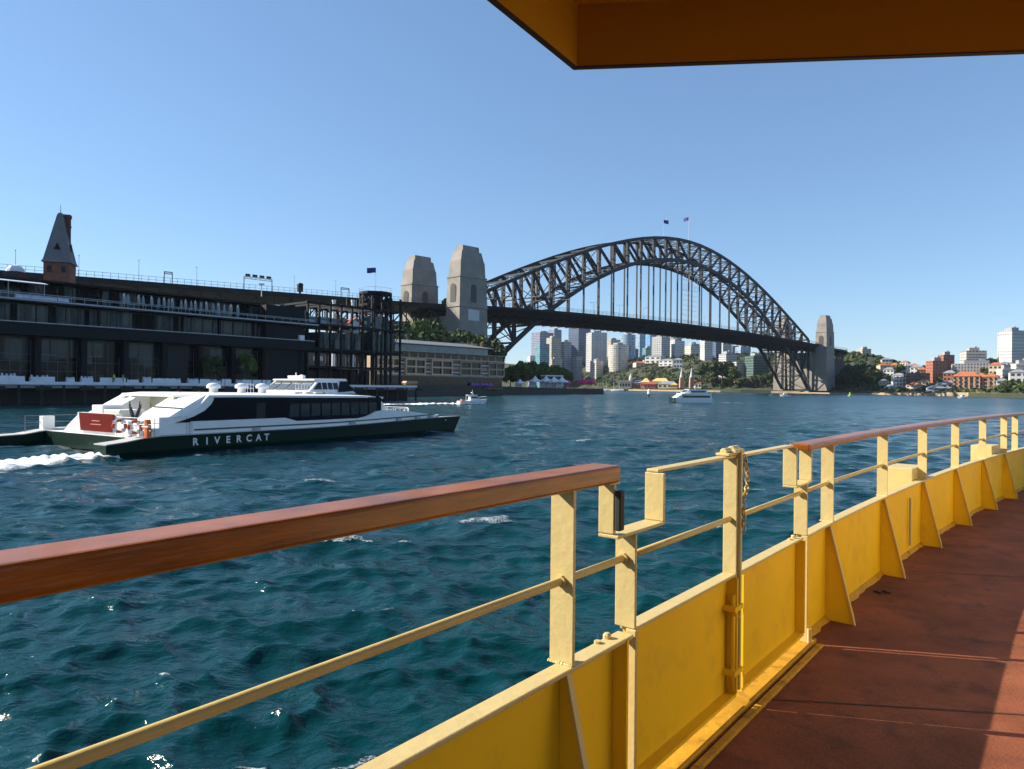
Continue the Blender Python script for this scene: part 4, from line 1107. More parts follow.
# ================================================================== PEOPLE
def person_proto(name, label, top, legs, vest=None):
    me = bpy.data.meshes.new(name); bm = bmesh.new()
    J = [(0, 0, .95, .13), (0, 0, 1.15, .14), (0, 0, 1.38, .16), (0, 0, 1.52, .06), (0, .01, 1.66, .10), (0, .01, 1.76, .07),
         (.10, 0, .86, .09), (.11, .03, .48, .06), (.12, -.01, .08, .045), (.12, .12, .03, .04),
         (-.10, 0, .86, .09), (-.11, .06, .48, .06), (-.13, .0, .08, .045), (-.13, .13, .03, .04),
         (.21, 0, 1.40, .06), (.27, .0, 1.12, .045), (.26, .10, .88, .035), (-.21, 0, 1.40, .06), (-.27, .0, 1.12, .045), (-.26, .12, .88, .035)]
    E_ = [(0, 1), (1, 2), (2, 3), (3, 4), (4, 5), (0, 6), (6, 7), (7, 8), (8, 9), (0, 10), (10, 11), (11, 12), (12, 13), (2, 14), (14, 15), (15, 16), (2, 17), (17, 18), (18, 19)]
    vs = [bm.verts.new(j[:3]) for j in J]
    for a, b_ in E_: bm.edges.new((vs[a], vs[b_]))
    bm.to_mesh(me); bm.free()
    o = bpy.data.objects.new(name, me); COL.objects.link(o)
    md = o.modifiers.new('skin', 'SKIN'); 
    for i, j in enumerate(J): me.skin_vertices[0].data[i].radius = (j[3], j[3] * 0.8); 
    me.skin_vertices[0].data[0].use_root = True
    sd = o.modifiers.new('sub', 'SUBSURF'); sd.levels = 1; sd.render_levels = 1
    dg = bpy.context.evaluated_depsgraph_get(); dg.update()
    m2 = bpy.data.meshes.new_from_object(o.evaluated_get(dg)); o.modifiers.clear(); o.data = m2; bpy.data.meshes.remove(me)
    m2.materials.clear(); m2.materials.append(mat('skin_tone', (0.42, 0.26, 0.18), rough=0.7)); m2.materials.append(top); m2.materials.append(legs); m2.materials.append(mat('dark_hair', (0.02, 0.015, 0.012), rough=0.8))
    for p in m2.polygons:
        z = p.center.z
        p.material_index = 3 if z > 1.70 else (0 if z > 1.50 else (1 if z > 0.96 else 2)); p.use_smooth = True
        if abs(p.center.x) > 0.2 and z < 0.95: p.material_index = 0
    o['label'] = label; o['category'] = 'person'
    if vest:
        mb = MB(); n = 10
        for zz in (0,): mb.loft([[((.235 - .03 * (z < 1.1)) * math.cos(6.283 * k / n), .15 * math.sin(6.283 * k / n), z) for k in range(n)] for z in (0.92, 1.05, 1.25, 1.44)])
        mb.build('vest', vest, o)
    return o
C_ = lambda n, c: mat(n, c, rough=0.85, var=0.2, scale=6)
PTOP = [C_('shirt_white', (.6, .6, .58)), C_('shirt_blue', (.08, .12, .3)), C_('shirt_red', (.4, .05, .05)), C_('shirt_black', (.02, .02, .022)), C_('shirt_violet', (.3, .18, .5))]
M_trouser = C_('trouser_dark', (.03, .03, .045))
M_hivis = mat('hi_vis_yellow', (0.60, 0.68, 0.04), rough=0.7)

# ================================================================== PASSENGER TERMINAL
M_slate2 = mat('dark_slate', (0.06, 0.06, 0.065), rough=0.8, var=0.25, scale=0.5)
M_tsteel = mat('terminal_dark_steel', (0.007, 0.008, 0.011), rough=0.6, spec=0.2, var=0.25, scale=0.4)
M_tgrey = mat('terminal_grey_panel', (0.028, 0.031, 0.038), rough=0.6, spec=0.25, var=0.2, scale=0.3)
M_tglass = grid_mat('terminal_glazing', (0.008, 0.009, 0.010), (0.004, 0.007, 0.008), 1.7, 2.3, 0.96, 0.97, rough=0.35, spec=0.15)
M_tglass2 = grid_mat('terminal_upper_glazing', (0.02, 0.022, 0.026), (0.030, 0.045, 0.050), 1.3, 3.8, 0.9, 0.95, rough=0.35, spec=0.3)
M_rail = mat('rail_grey', (0.42, 0.44, 0.47), rough=0.4)
M_canvas = mat('canvas_white', (0.74, 0.75, 0.78), rough=0.85, var=0.08, scale=1)
M_barrier = mat('barrier_white', (0.72, 0.74, 0.78), rough=0.6, var=0.12, scale=0.6)
M_pile = mat('timber_pile', (0.030, 0.028, 0.026), rough=0.9, var=0.4, scale=2)
def q_empty(name, label, cat, s, n, z, group=None): return thing(name, label, cat, qp(s, n, z), QROT, group)
def s_at(px, n, off_px=0):
    """distance along the quay where the line n metres inland crosses a column of the photo"""
    rr = (px - 512) / FPX; b = QB + QN * n
    return (rr * b.y - b.x) / (QD.x - rr * QD.y)
WZ = 4.1
# --- wharf
wh = q_empty('wharf', 'long dark piled wharf with a white topped edge in front of the passenger terminal', 'wharf', 0, 0, 0)
S0, S1w = -95, QLEN
mb = MB(); mb.box(S0, 0, WZ - 1.1, S1w, 12, WZ - 0.004); mb.build('deck_slab', mat('wharf_concrete', (0.22, 0.22, 0.22), rough=0.85, var=0.3, scale=0.3), wh)
mb = MB(); mb.box(S0, -0.25, WZ - 0.45, S1w + 0.2, 0.6, WZ + 0.12); mb.build('edge_kerb', M_barrier, wh)
mb = MB(); mb.box(S0, 3.0, -2, S1w - 1, 3.6, WZ - 1.1); mb.build('rear_wall', M_pile, wh)
for i in range(44):
    s = S0 + 30 + (S1w - S0 - 30) * i / 43
    mb = MB(); mb.tube([(s, 0.1, -2.5), (s, 0.1, WZ - 0.5)], 0.28, 8); mb.build('fender_pile', M_pile, wh)
for i in range(22):
    s = S0 + 32 + (S1w - S0 - 32) * i / 21
    mb = MB(); mb.box(s, -0.32, WZ - 1.5, s + 2.6, -0.02, WZ - 0.7); mb.build('fender_board', M_pile, wh)
# --- crowd barriers with white cloth on the wharf
for i in range(30):
    s = -22 + i * 2.55
    if i % 4 == 3 or i in (9, 10, 18): continue
    t = q_empty('crowd_barrier', 'white cloth-covered crowd barrier standing in the row along the wharf edge', 'barrier', s, 1.4, WZ, 'white crowd barriers along the wharf edge')
    mb = MB(); mb.box(-1.15, -0.03, 0.12, 1.15, 0.03, 1.05 if i % 7 else 0.7); mb.build('cloth', M_barrier, t)
    mb = MB()
    for u in (-1.0, 1.0): mb.bar((u, -0.3, 0.02), (u, 0.3, 0.02), 0.05, 0.04); mb.bar((u, 0, 0), (u, 0, 1.12), 0.05, 0.05)
    mb.build('stand', M_rail, t)
# --- terminal building
SA, SB_ = -75, s_at(302, 10)
term = q_empty('passenger_terminal', 'long dark three-storey glass passenger terminal with terraces and a flat overhanging roof', 'terminal', 0, 10, 0)
FN = 0.0; BK = 34.0
mb = MB(); mb.box(SA, 1.2, WZ - 1, SB_, BK, 13.2); mb.build('ground_hall', M_tglass, term)
mb = MB(); mb.box(SA, -2.5, 13.2, SB_ + 2, BK, 14.0); mb.box(SA, -2.6, 14.0, SB_ + 2, -2.2, 15.6); mb.build('first_balcony', M_tsteel, term)
mb = MB(); mb.box(SA, 0.8, 14.0, SB_, BK, 19.6); mb.build('first_floor', M_tglass2, term)
mb = MB(); mb.box(SA, -2.8, 19.6, SB_ + 3, BK, 20.2); mb.build('second_balcony', M_tgrey, term)
mb = MB(); mb.box(SA, 5.0, 20.2, SB_ - 2, BK, 24.3); mb.build('second_floor', M_tglass2, term)
mb = MB(); mb.prism([(SA, 1.6, 24.3), (SA, 1.6, 24.7), (SA, 10, 25.2), (SA, BK + 2, 25.2), (SA, BK + 2, 24.3)], (SB_ + 3 - SA, 0, 0)); mb.build('roof', M_tsteel, term)
mb = MB()
for zz, yy in ((15.75, -2.4), (20.95, -2.7), (21.25, -2.7)): mb.bar((SA, yy, zz), (SB_ + 2, yy, zz), 0.09, 0.09)
n = int((SB_ - SA) / 2.4)
for i in range(n + 1):
    s = SA + i * 2.4; mb.bar((s, -2.7, 20.2), (s, -2.7, 21.25), 0.06, 0.06)
mb.build('balcony_rail', M_rail, term)
for i in range(30):
    s = -50 + i * 3.7
    if s < SB_ - 1:
        MB().bar((s, -2.45, 14.0), (s, -2.45, 19.6), 0.11, 0.11).build('balcony_post', M_tsteel, term)
        MB().bar((s + 1.2, -2.55, 20.2), (s + 1.2, 2.2, 24.4), 0.10, 0.10).build('awning_strut', M_tsteel, term) if i % 2 else MB().bar((s, -2.5, 20.2), (s, -2.5, 22.6), 0.09, 0.09).build('balcony_post', M_tsteel, term)
mb = MB(); mb.box(SA, -2.72, 15.62, SB_ + 2, -2.3, 15.70); mb.box(SA, -2.95, 19.86, SB_ + 3, -2.8, 20.12); mb.build('bright_edge', M_rail, term)
for i in range(14):
    s = -42 + i * 8.2
    if s < SB_:
        mb = MB(); mb.box(s - 0.55, -1.2, WZ - 0.5, s + 0.55, 0.2, 13.2); mb.build('column', M_tsteel, term)
for i in range(11):
    s = -34 + i * 8.9
    if s < SB_ - 3:
        mb = MB(); mb.box(s - 0.25, 0.3, 14.0, s + 0.25, 0.8, 19.6); mb.build('mullion_post', M_tsteel, term)
rb2 = random.Random(31)
M_transom = mat('transom_glass', (0.012, 0.024, 0.032), rough=0.2, var=0.5, scale=0.4, spec=0.35)
M_mull = mat('thin_white_mullion', (0.16, 0.17, 0.18), rough=0.5)
M_warm = mat('interior_tan', (0.05, 0.04, 0.022), rough=0.8, var=0.8, scale=0.7)
for i in range(13):
    s0 = -42 + i * 8.2 + 0.6; s1 = s0 + 7.0
    if s1 > SB_ - 8: continue
    tops = rb2.uniform(9.2, 10.6); mb = MB()
    a = s0
    for part in range(rb2.choice((2, 3))):
        w = rb2.uniform(1.6, 3.4); b2 = min(a + w, s1)
        if b2 - a > 0.6 and rb2.random() < 0.85: mb.box(a, 1.12, tops - rb2.uniform(0, 2.5), b2, 1.19, 12.6)
        a = b2 + rb2.uniform(0.05, 0.8)
        if a > s1: break
    if mb.v: mb.build('transom_pane', M_transom, term)
    mb = MB()
    for q in range(3): u = s0 + rb2.uniform(0, 6); mb.box(u, 1.1, WZ, min(u + rb2.uniform(.6, 2.2), s1), 1.18, WZ + rb2.uniform(1.6, 4.5))
    mb.build('lit_interior', M_warm, term)
    mb = MB(); nx_ = rb2.choice((3, 4, 5))
    for q in range(nx_ + 1): u = s0 + 7.0 * q / nx_; mb.box(u - 0.03, 1.02, WZ, u + 0.03, 1.08, 9.6 if q % 2 else 12.6)
    for zz in (6.3, 8.2, 9.6): mb.box(s0, 1.02, zz, s1 if rb2.random() < .7 else (s0 + s1) / 2, 1.08, zz + 0.06)
    mb.build('mullion_grid', M_mull, term)
mb = MB(); sx_ = s_at(160, 10)
mb.box(sx_, 0.2, WZ, sx_ + 6.5, 1.25, 12.8); mb.build('dark_doorway', M_dark, term)
mb = MB(); mb.box(s_at(262, 10), -1.5, WZ - 0.5, SB_ - 0.4, 1.0, 24.2); mb.build('stair_block', M_tsteel, term)
# blinds, lit rooms and mullions behind the balconies
M_blind = mat('pale_blind', (0.060, 0.080, 0.088), rough=0.7, var=0.5, scale=0.8)
M_room = mat('dim_room', (0.003, 0.004, 0.005), rough=0.6, spec=0.1)
for (zlo, zhi, yy, s0, s1, pr) in ((14.2, 19.3, 0.72, -58, SB_ - 9, 0.55), (20.5, 24.3, 4.92, -58, SB_ - 9, 0.5)):
    s = s0
    while s < s1:
        w = rb2.choice((0.9, 1.3, 1.3, 2.6)); r_ = rb2.random()
        if r_ < pr:
            z1 = zhi - rb2.uniform(0, 0.5); z0 = zlo + (0 if rb2.random() < .5 else rb2.uniform(0.6, 2.8))
            MB().box(s + 0.06, yy, z0, s + w - 0.06, yy + 0.05, z1).build('blind', M_blind, term) if rb2.random() < 0.55 else None
        else:
            MB().box(s + 0.04, yy, zlo, s + w - 0.04, yy + 0.05, zhi).build('dim_pane', M_room, term) if rb2.random() < 0.6 else None
        s += w
    mb = MB(); k = 0; s = s0
    while s < s1: mb.box(s - 0.04, yy - 0.1, zlo - 0.2, s + 0.04, yy - 0.02, zhi + 0.2); s += 2.6
    mb.bar((s0, yy - .06, zlo + 2.4), (s1, yy - .06, zlo + 2.4), 0.06, 0.06); mb.build('mullion_grid', M_tgrey, term)
# balcony goods: furled white umbrellas, white awning, white-clothed tables tinted lilac for shade
um = None
for i in range(21):
    s = s_at(128, 8) + (i + rt.uniform(-.6, .6)) * (s_at(240, 8) - s_at(128, 8)) / 20
    loc = qp(s, 10 - 1.3 + (i % 2) * 1.3, 20.2)
    if um is None:
        um = thing('furled_umbrella', 'u', 'umbrella', loc, QROT); r = um
        MB().tube([(0, 0, 0), (0, 0, 3.2)], 0.05, 6).build('pole', M_rail, um)
        MB().lathe(0, 0, [(0.2, 1.0), (0.38, 1.5), (0.26, 2.6), (0.05, 3.2)], 8).build('canopy', mat('weathered_canvas', (0.30, 0.33, 0.36), rough=0.9, var=0.25, scale=1.5), um)
        MB().lathe(0, 0, [(0.45, 0), (0.45, 0.12), (0.1, 0.2)], 8).build('base', M_tsteel, um)
    else: r = copy_tree(um, loc, QROT)
    r['label'] = 'furled white umbrella standing in the row on the upper terrace of the terminal'; r['group'] = 'furled umbrellas on the upper terrace'
aw = q_empty('terrace_awning', 'white flat awning over the upper terrace at the left edge of the view', 'awning', s_at(8, 8), 8.2, 20.2)
MB().prism([(-6, 0, 3.1), (-6, 5, 4.0), (-6, 5, 4.12), (-6, 0, 3.25)], (12.5, 0, 0)).build('canopy', M_canvas, aw)
for u in (-5.5, 0, 6): MB().tube([(u, 0.4, 0), (u, 0.4, 3.2)], 0.07, 6).build('post', M_rail, aw)
for i in range(7):
    s = s_at(18 + i * 7.5, 8)
    t = q_empty('terrace_table', 'white clothed table in the row on the upper terrace near the awning', 'table', s, 8.1, 20.2, 'clothed tables on the upper terrace')
    MB().taper(0, 0, 0.0, 0.8, 1.5, 1.3, 1.25, 1.1).build('tablecloth', mat('shade_tinted_cloth', (0.62, 0.60, 0.74), rough=0.85), t)  # white cloth with the lilac of shade put into its colour
# wharf clutter: small white parasols, kiosks, planters at the foot of the hall
for i, (px, w, h) in enumerate(((8, 2.4, 2.0), (22, 1.2, 1.4), (42, 3.2, 1.7), (70, 1.4, 1.3), (88, 2.2, 1.6), (150, 1.6, 1.7), (163, 2.0, 1.4), (178, 1.6, 1.4), (196, 2.4, 1.5), (212, 2.0, 1.3), (228, 1.6, 1.5), (244, 2.4, 1.4))):
    t = q_empty('catering_stand', 'white draped catering stand, %s along the foot of the glass hall' % ('first', 'second', 'third', 'fourth', 'fifth', 'sixth', 'seventh', 'eighth', 'ninth', 'tenth', 'eleventh', 'twelfth')[i], 'stand', s_at(px, 6), 6 + (i % 3) * 0.8, WZ)
    MB().taper(0, 0, 0, h * 0.6, w, 1.0, w * 0.96, 0.9).build('counter', M_barrier, t)
    mb = MB()
    for u in (-0.4, -0.1, 0.2, 0.42): mb.box(u * w - 0.15, -0.2, h * 0.6, u * w + 0.12, 0.2, h * (0.75 + 0.2 * abs(u)))
    mb.build('boxes', mat('shade_tinted_cloth', 0), t)
# two workers in hi-vis on the wharf
pw = person_proto('person', 'worker in yellow hi-vis vest on the wharf, left of the two, hand by side', PTOP[3], M_trouser, M_hivis)
pw.location = qp(s_at(114, 0.9), 0.85, WZ + 0.12); pw.rotation_euler = (0, 0, QROT + 2.6)
p2 = copy_tree(pw, qp(s_at(123, 0.9), 0.9, WZ + 0.12), QROT - 1.9, 'worker in yellow hi-vis vest on the wharf, right of the two, turned away')

# --- open steel gangway frame at the terminal's northern end
fr = q_empty('gangway_frame', 'black open steel frame with glass rooms and stair tower at the end of the terminal', 'frame', SB_, 10, 0)
FE = s_at(395, 10) - SB_
cols = [0.5 + FE * k / 9 for k in range(10)]
for k, s in enumerate(cols):
    for yy in (-1.5, 10.0):
        MB().bar((s, yy, WZ - 1), (s, yy, 26.5 if k < 6 else 30), 0.5, 0.5).build('steel_column', M_tsteel, fr)
mb = MB()
for zz in (9.0, 13.6, 20.4, 26.0):
    for yy in (-1.5, 10.0): mb.bar((0, yy, zz), (FE, yy, zz), 0.4, 0.6)
    for s in cols: mb.bar((s, -1.5, zz), (s, 10, zz), 0.35, 0.5)
mb.build('floor_beams', M_tsteel, fr)
mb = MB()
for k in range(0, 9):
    a, b_ = cols[k], cols[k + 1]
    if k % 2 == 0: mb.bar((a, 10, 20.4), (b_, 10, 26), 0.2, 0.2); mb.bar((a, -1.5, 13.6), (b_, -1.5, 20.4), 0.16, 0.16)
    else: mb.bar((a, 10, 26), (b_, 10, 20.4), 0.2, 0.2)
mb.build('cross_bracing', M_tsteel, fr)
mb = MB(); mb.box(-1, -2, 13.6, FE + 1, 11, 14.1); mb.box(-1, 0, 19.9, FE * 0.55, 10, 20.3); mb.build('floor_deck', M_tsteel, fr)
mb = MB(); mb.box(FE * 0.18, 0.2, 14.1, FE * 0.62, 9, 18.6); mb.box(FE * 0.7, -0.5, 14.1, FE * 0.98, 9, 19.6); mb.build('glass_room', M_tglass2, fr)
mb = MB(); mb.box(FE * 0.1, 4, 20.4, FE * 0.62, 9, 23.0); mb.build('upper_glass_room', grid_mat('upper_room_glass', (0.10, 0.13, 0.16), (0.10, 0.16, 0.20), 2.2, 2.6, 0.88, 0.85), fr)
mb = MB(); mb.box(FE * 0.05, 9.8, WZ, FE * 0.95, 10.6, 9); mb.build('lower_wall', M_tglass, fr)
# stair tower with glass drum
ct = FE * 0.86
mb = MB()
for k in range(8):
    a = 6.283 * k / 8; mb.bar((ct + 4.6 * math.cos(a), 4 + 4.6 * math.sin(a), WZ - 1), (ct + 4.6 * math.cos(a), 4 + 4.6 * math.sin(a), 31.5), 0.42, 0.42)
mb.build('tower_legs', M_tsteel, fr)
mb = MB()
for zz in (27.6, 31.2): mb.lathe(ct, 4, [(4.9, zz), (4.9, zz + 0.7)], 16)
for k in range(8):
    a = 6.283 * k / 8; a2 = 6.283 * (k + 1) / 8
    mb.bar((ct + 4.6 * math.cos(a), 4 + 4.6 * math.sin(a), 28.3), (ct + 4.6 * math.cos(a2), 4 + 4.6 * math.sin(a2), 31.2), 0.3, 0.3)
    mb.bar((ct + 4.6 * math.cos(a2), 4 + 4.6 * math.sin(a2), 28.3), (ct + 4.6 * math.cos(a), 4 + 4.6 * math.sin(a), 31.2), 0.3, 0.3)
mb.lathe(ct, 4, [(1.6, 26), (1.6, 31.2)], 10)
mb.build('tower_head', M_tsteel, fr)
mb = MB(); mb.lathe(ct, 4, [(4.0, 14.2), (4.0, 24.6)], 16); mb.build('glass_drum', grid_mat('drum_glass', (0.03, 0.04, 0.05), (0.04, 0.08, 0.11), 1.4, 5.0, 0.9, 0.96), fr)
mb = MB()
for k in range(16):
    a = 6.283 * k / 16; mb.bar((ct + 4.8 * math.cos(a), 4 + 4.8 * math.sin(a), 31.9), (ct + 4.8 * math.cos(a), 4 + 4.8 * math.sin(a), 33.2), 0.06, 0.06)
    a2 = 6.283 * (k + 1) / 16; mb.bar((ct + 4.8 * math.cos(a), 4 + 4.8 * math.sin(a), 33.1), (ct + 4.8 * math.cos(a2), 4 + 4.8 * math.sin(a2), 33.1), 0.06, 0.06)
mb.build('tower_rail', M_rail, fr)
fz = hz(371, 266, 208)
flag_pole('flagpole', 'dark blue flag flying from the black stair tower of the terminal', qp(SB_ + ct, 14, 31.9), fz - 31.9, 2.6, 1.5, R(200))
# older brick terrace seen through the frame
x, y = xy(335, 262)
bt = thing('brick_terrace', 'dark brick terrace with rows of pale windows seen through the black steel frame', 'building', (x, y, GROUND), R(38))
MB().box(-26, 0, 0, 12, 14, 15).build('wall', grid_mat('terrace_brick', (0.10, 0.07, 0.055), (0.30, 0.30, 0.29), 2.6, 3.4, 0.42, 0.5), bt)
MB().prism([(-26.5, -0.6, 15), (-26.5, 14.6, 15), (-26.5, 7, 18.5)], (39, 0, 0)).build('roof', M_slate2, bt)
# white sign board, white columns and little red-roofed canopy in the frame
t = q_empty('sign_board', 'blank white upright board fixed in the black steel frame', 'board', s_at(301.5, 7.6), 7.9, 0)
mb = MB(); mb.box(-0.9, -0.12, hz(301, 350, 186), 0.9, 0.12, hz(301, 336, 186)); mb.build('panel', M_canvas, t)
mb = MB(); mb.box(-0.08, 0.121, WZ, 0.08, 0.3, hz(301, 350, 186) + 1); mb.build('post', M_tsteel, t)
for px, yt, yb, lb in ((333, 300, 316, 'short white ventilator column rising behind the steel frame, left of two'), (352, 300, 321, 'tall white ventilator column rising behind the steel frame, right of two')):
    D = 235; x, y = xy(px, D)
    t = thing('ventilator_column', lb, 'column', (x, y, GROUND))
    MB().tube([(0, 0, 0), (0, 0, hz(px, yt, D) - GROUND)], 0.55, 10, 0.5).build('shaft', M_canvas, t)
    MB().lathe(0, 0, [(0.62, hz(px, yt, D) - GROUND - 0.8), (0.7, hz(px, yt, D) - GROUND)], 10).build('cowl', M_canvas, t)
t = q_empty('terrace_canopy', 'small tent-like canopy with an orange-red slope in the steel frame', 'canopy', s_at(350, 12), 12, 14.1)
MB().prism([(-3.4, 0, 6.2), (1.8, 0, 9.4), (3.2, 0, 8.6), (3.2, 0, 8.3), (1.8, 0, 9.1), (-3.4, 0, 5.9)], (0, 3.5, 0)).build('roof', mat('orange_canvas', (0.55, 0.14, 0.07), rough=0.85), t)
MB().prism([(-2.4, 0.2, 5.0), (3.0, 0.2, 5.0), (3.0, 0.2, 8.2), (1.8, 0.2, 8.95), (-2.4, 0.2, 6.4)], (0, 3.0, 0)).build('wall', M_canvas, t)
mb = MB()
for u in (-3, 2.9): mb.box(u - 0.08, 1.2, 0, u + 0.08, 1.4, 6)
mb.build('post', M_tsteel, t)
# palms/low trees seen through the frame
for px, yt, k, lb in ((248, 345, 1, 'green street tree inside the dark frame at the right end of the glass hall'), (212, 352, 0, 'dark street tree in front of the glass hall, left of the other')):
    s = s_at(px, 7); v = qp(s, 7, WZ)
    tree(k, v, hz(px, yt, v.y) - WZ, 1.0, lb, 'street trees on the wharf', 0.55)

# ================================================================== BRICK TOWER WITH SLATE SPIRE
M_slate = mat('slate_roof', (0.17, 0.165, 0.17), rough=0.75, var=0.2, scale=0.5)
D = 172; x, y = xy(58.5, D)
sp = thing('spire_tower', 'red brick tower with a steep grey slate spire and chimney behind the terminal', 'tower', (x, y, GROUND), R(18))
zE = hz(58, 264, D) - GROUND; zT = hz(58, 213, D) - GROUND
MB().box(-2.75, -2.75, 0, 2.75, 2.75, zE).build('wall', M_brick, sp)
rf = MB().loft([[(-w, -w, z), (w, -w, z), (w, w, z), (-w, w, z)] for w, z in ((3.2, zE), (2.85, zE + 0.7), (0.62, zT - 0.6), (0.35, zT))]).build('spire', M_slate, sp)
MB().tube([(0, 0, zT - 0.5), (0, 0, zT + 2.2)], 0.09, 6, 0.03).build('finial', M_tsteel, rf)
for a in range(4):
    mb = MB(); zz = zE + 3.2; c, s_ = math.cos(a * math.pi / 2), math.sin(a * math.pi / 2)
    pts = [(1.9, -0.7, zz), (2.5, -0.7, zz), (2.5, 0.7, zz), (1.9, 0.7, zz), (1.3, 0, zz + 1.8), (2.5, 0, zz + 1.6)]
    pts = [(px_ * c - py_ * s_, px_ * s_ + py_ * c, z_) for px_, py_, z_ in pts]
    mb.add(pts, [(0, 1, 2, 3), (1, 2, 5), (0, 1, 5, 4), (2, 3, 4, 5), (3, 0, 4)]); mb.build('dormer', M_tsteel, rf)
cz = hz(65, 214, D) - GROUND
mb = MB(); mb.box(0.6, 0.2, zE - 2, 1.9, 1.5, cz - 0.8); mb.box(0.45, 0.05, cz - 0.8, 2.05, 1.65, cz); mb.box(0.5, 0.1, cz - 3.0, 2.0, 1.6, cz - 2.6); mb.build('chimney', mat('sooty_brick', (0.12, 0.055, 0.042), rough=0.9, var=0.35, scale=0.9), sp)
for u in (-1.5, 1.5):
    mb = MB(); mb.box(u - 0.45, -2.87, zE - 2.4, u + 0.45, -2.7, zE - 0.9); mb.build('window', M_dark, sp)
# pale dome roof and small gable at far left
D = 165; x, y = xy(14, D); z0 = hz(14, 269.5, D)
t = thing('dome_tent', 'small white dome-shaped roof left of the slate spire', 'dome', (x, y, GROUND))
mb = MB(); mb.lathe(0, 0, [(1.9, z0 - GROUND - 0.6), (1.8, z0 - GROUND), (1.2, z0 - GROUND + 0.8), (0.2, z0 - GROUND + 1.1)], 12); mb.build('cover', M_canvas, t)
mb = MB(); mb.box(-1.6, -1.6, 0, 1.6, 1.6, z0 - GROUND - 0.6); mb.build('wall', M_tgrey, t)
# --- viaduct street furniture on the approach behind the terminal
lp2 = None
def alamp(px, y0, y1, lb, D0):
    t = thing('lamp_post', lb, 'lamp post', at(px, y1, D0), BROT, 'lamp posts on the bridge approach')
    h = hz(px, y0, D0) - at(px, y1, D0).z
    MB().tube([(0, 0, 0), (0, 0, h)], 0.14, 6, 0.08).build('pole', M_lamp, t)
    MB().box(-0.2, -1.3, h - 0.12, 0.2, 0.2, h + 0.08).build('lamp_head', M_lamp, t)
def appD(px, yoff=-16):
    """where the approach's deck edge crosses a column of the photo"""
    rr = (px - 512) / FPX; o = BO + Vector((-BU.y, BU.x, 0)) * yoff
    k = (rr * o.y - o.x) / (BU.x - rr * BU.y); p = o + BU * k
    return p.y, k
for px, y0, lb in ((78.5, 255, 'lamp post on the bridge approach just right of the slate spire'), (138.5, 260, 'lamp post on the bridge approach, second right of the spire'), (196.5, 267, 'lamp post on the bridge approach left of the sign gantry'), (294, 276, 'lamp post on the bridge approach right of the sign gantry'), (335.5, 280, 'lamp post on the bridge approach left of the stair tower'), (15, 250, 'lamp post on the bridge approach at the left edge of the view')):
    D, k = appD(px); z = zdeck(k)
    t = thing('lamp_post', lb, 'lamp post', at(px, 300, D).to_2d().to_3d() + Vector((0, 0, z)), BROT, 'lamp posts on the bridge approach')
    h = hz(px, y0, D) - z
    MB().tube([(0, 0, 0), (0, 0, h)], 0.13, 6, 0.07).build('pole', M_lamp, t)
    MB().box(-0.2, -0.2, h - 0.14, 0.2, 1.4, h + 0.06).build('lamp_head', M_lamp, t)
def gantry(px0, px1, ytop, lb, signs=0):
    D, k = appD((px0 + px1) / 2); z = zdeck(k)
    D1, k1 = appD(px0, -16); D2, k2 = appD(px1, -16)
    t = thing('road_gantry', lb, 'gantry', bpos(k, -16, z), BROT)
    h = hz((px0 + px1) / 2, ytop, D) - z; w = abs(k2 - k1) / 2
    mb = MB()
    for s in (-1, 1): mb.bar((s * w, 0, 0), (s * w, 0, h), 0.3, 0.3)
    mb.build('leg', M_tsteel, t)
    mb = MB(); mb.bar((-w, 0, h), (w, 0, h), 0.3, 0.3); mb.bar((-w, 0, h - 0.9), (w, 0, h - 0.9), 0.25, 0.25)
    for i in range(6): mb.bar((-w + w * i / 3, 0, h if i % 2 else h - 0.9), (-w + w * (i + 1) / 3, 0, h - 0.9 if i % 2 else h), 0.14, 0.14)
    mb.build('cross_beam', M_tsteel if not signs else mat('gantry_pale', (0.5, 0.42, 0.33), rough=0.7), t)
    for i in range(signs):
        u = -w + w * 2 * (i + 0.5) / signs; mb = MB(); mb.box(u - w / signs * 0.7, -0.3, h + 0.2, u + w / signs * 0.7, -0.18, h + 1.4); mb.build('signal_board', M_tgrey, t)
gantry(163, 171, 272, 'small dark gantry on the bridge approach between spire and sign gantry')
gantry(243, 271, 278, 'wide pale sign gantry over the bridge approach', 4)
gantry(340, 348, 288, 'small dark gantry on the bridge approach left of the stair tower')
D, k = appD(298)
t = thing('signal_box', 'dark boxy signal cabin standing on the bridge approach', 'signal', bpos(k, -17, zdeck(k)), BROT)
MB().box(-1.2, -1, 1.2, 1.2, 1, 4.6).build('cabin', M_tsteel, t); MB().box(-0.4, -0.4, 0, 0.4, 0.4, 1.2).build('leg', M_tsteel, t)
MB().prism([(-1.5, -1.2, 4.6), (1.5, -1.2, 4.6), (0.6, -1.2, 5.6), (-1.0, -1.2, 5.6)], (0, 2.4, 0)).build('roof', M_tsteel, t)
D = 168; x, y = xy(260.5, D)
t = thing('mast_light', 'slim pale light mast in front of the terminal roof below the sign gantry', 'light', (x, y, 25.2))
MB().tube([(0, 0, 0), (0, 0, hz(260, 284, D) - 25.2)], 0.12, 6, 0.08).build('pole', M_canvas, t)
MB().box(-0.6, -0.15, hz(260, 285, D) - 25.2, 0.6, 0.15, hz(260, 283.4, D) - 25.2).build('lamp_head', M_canvas, t)

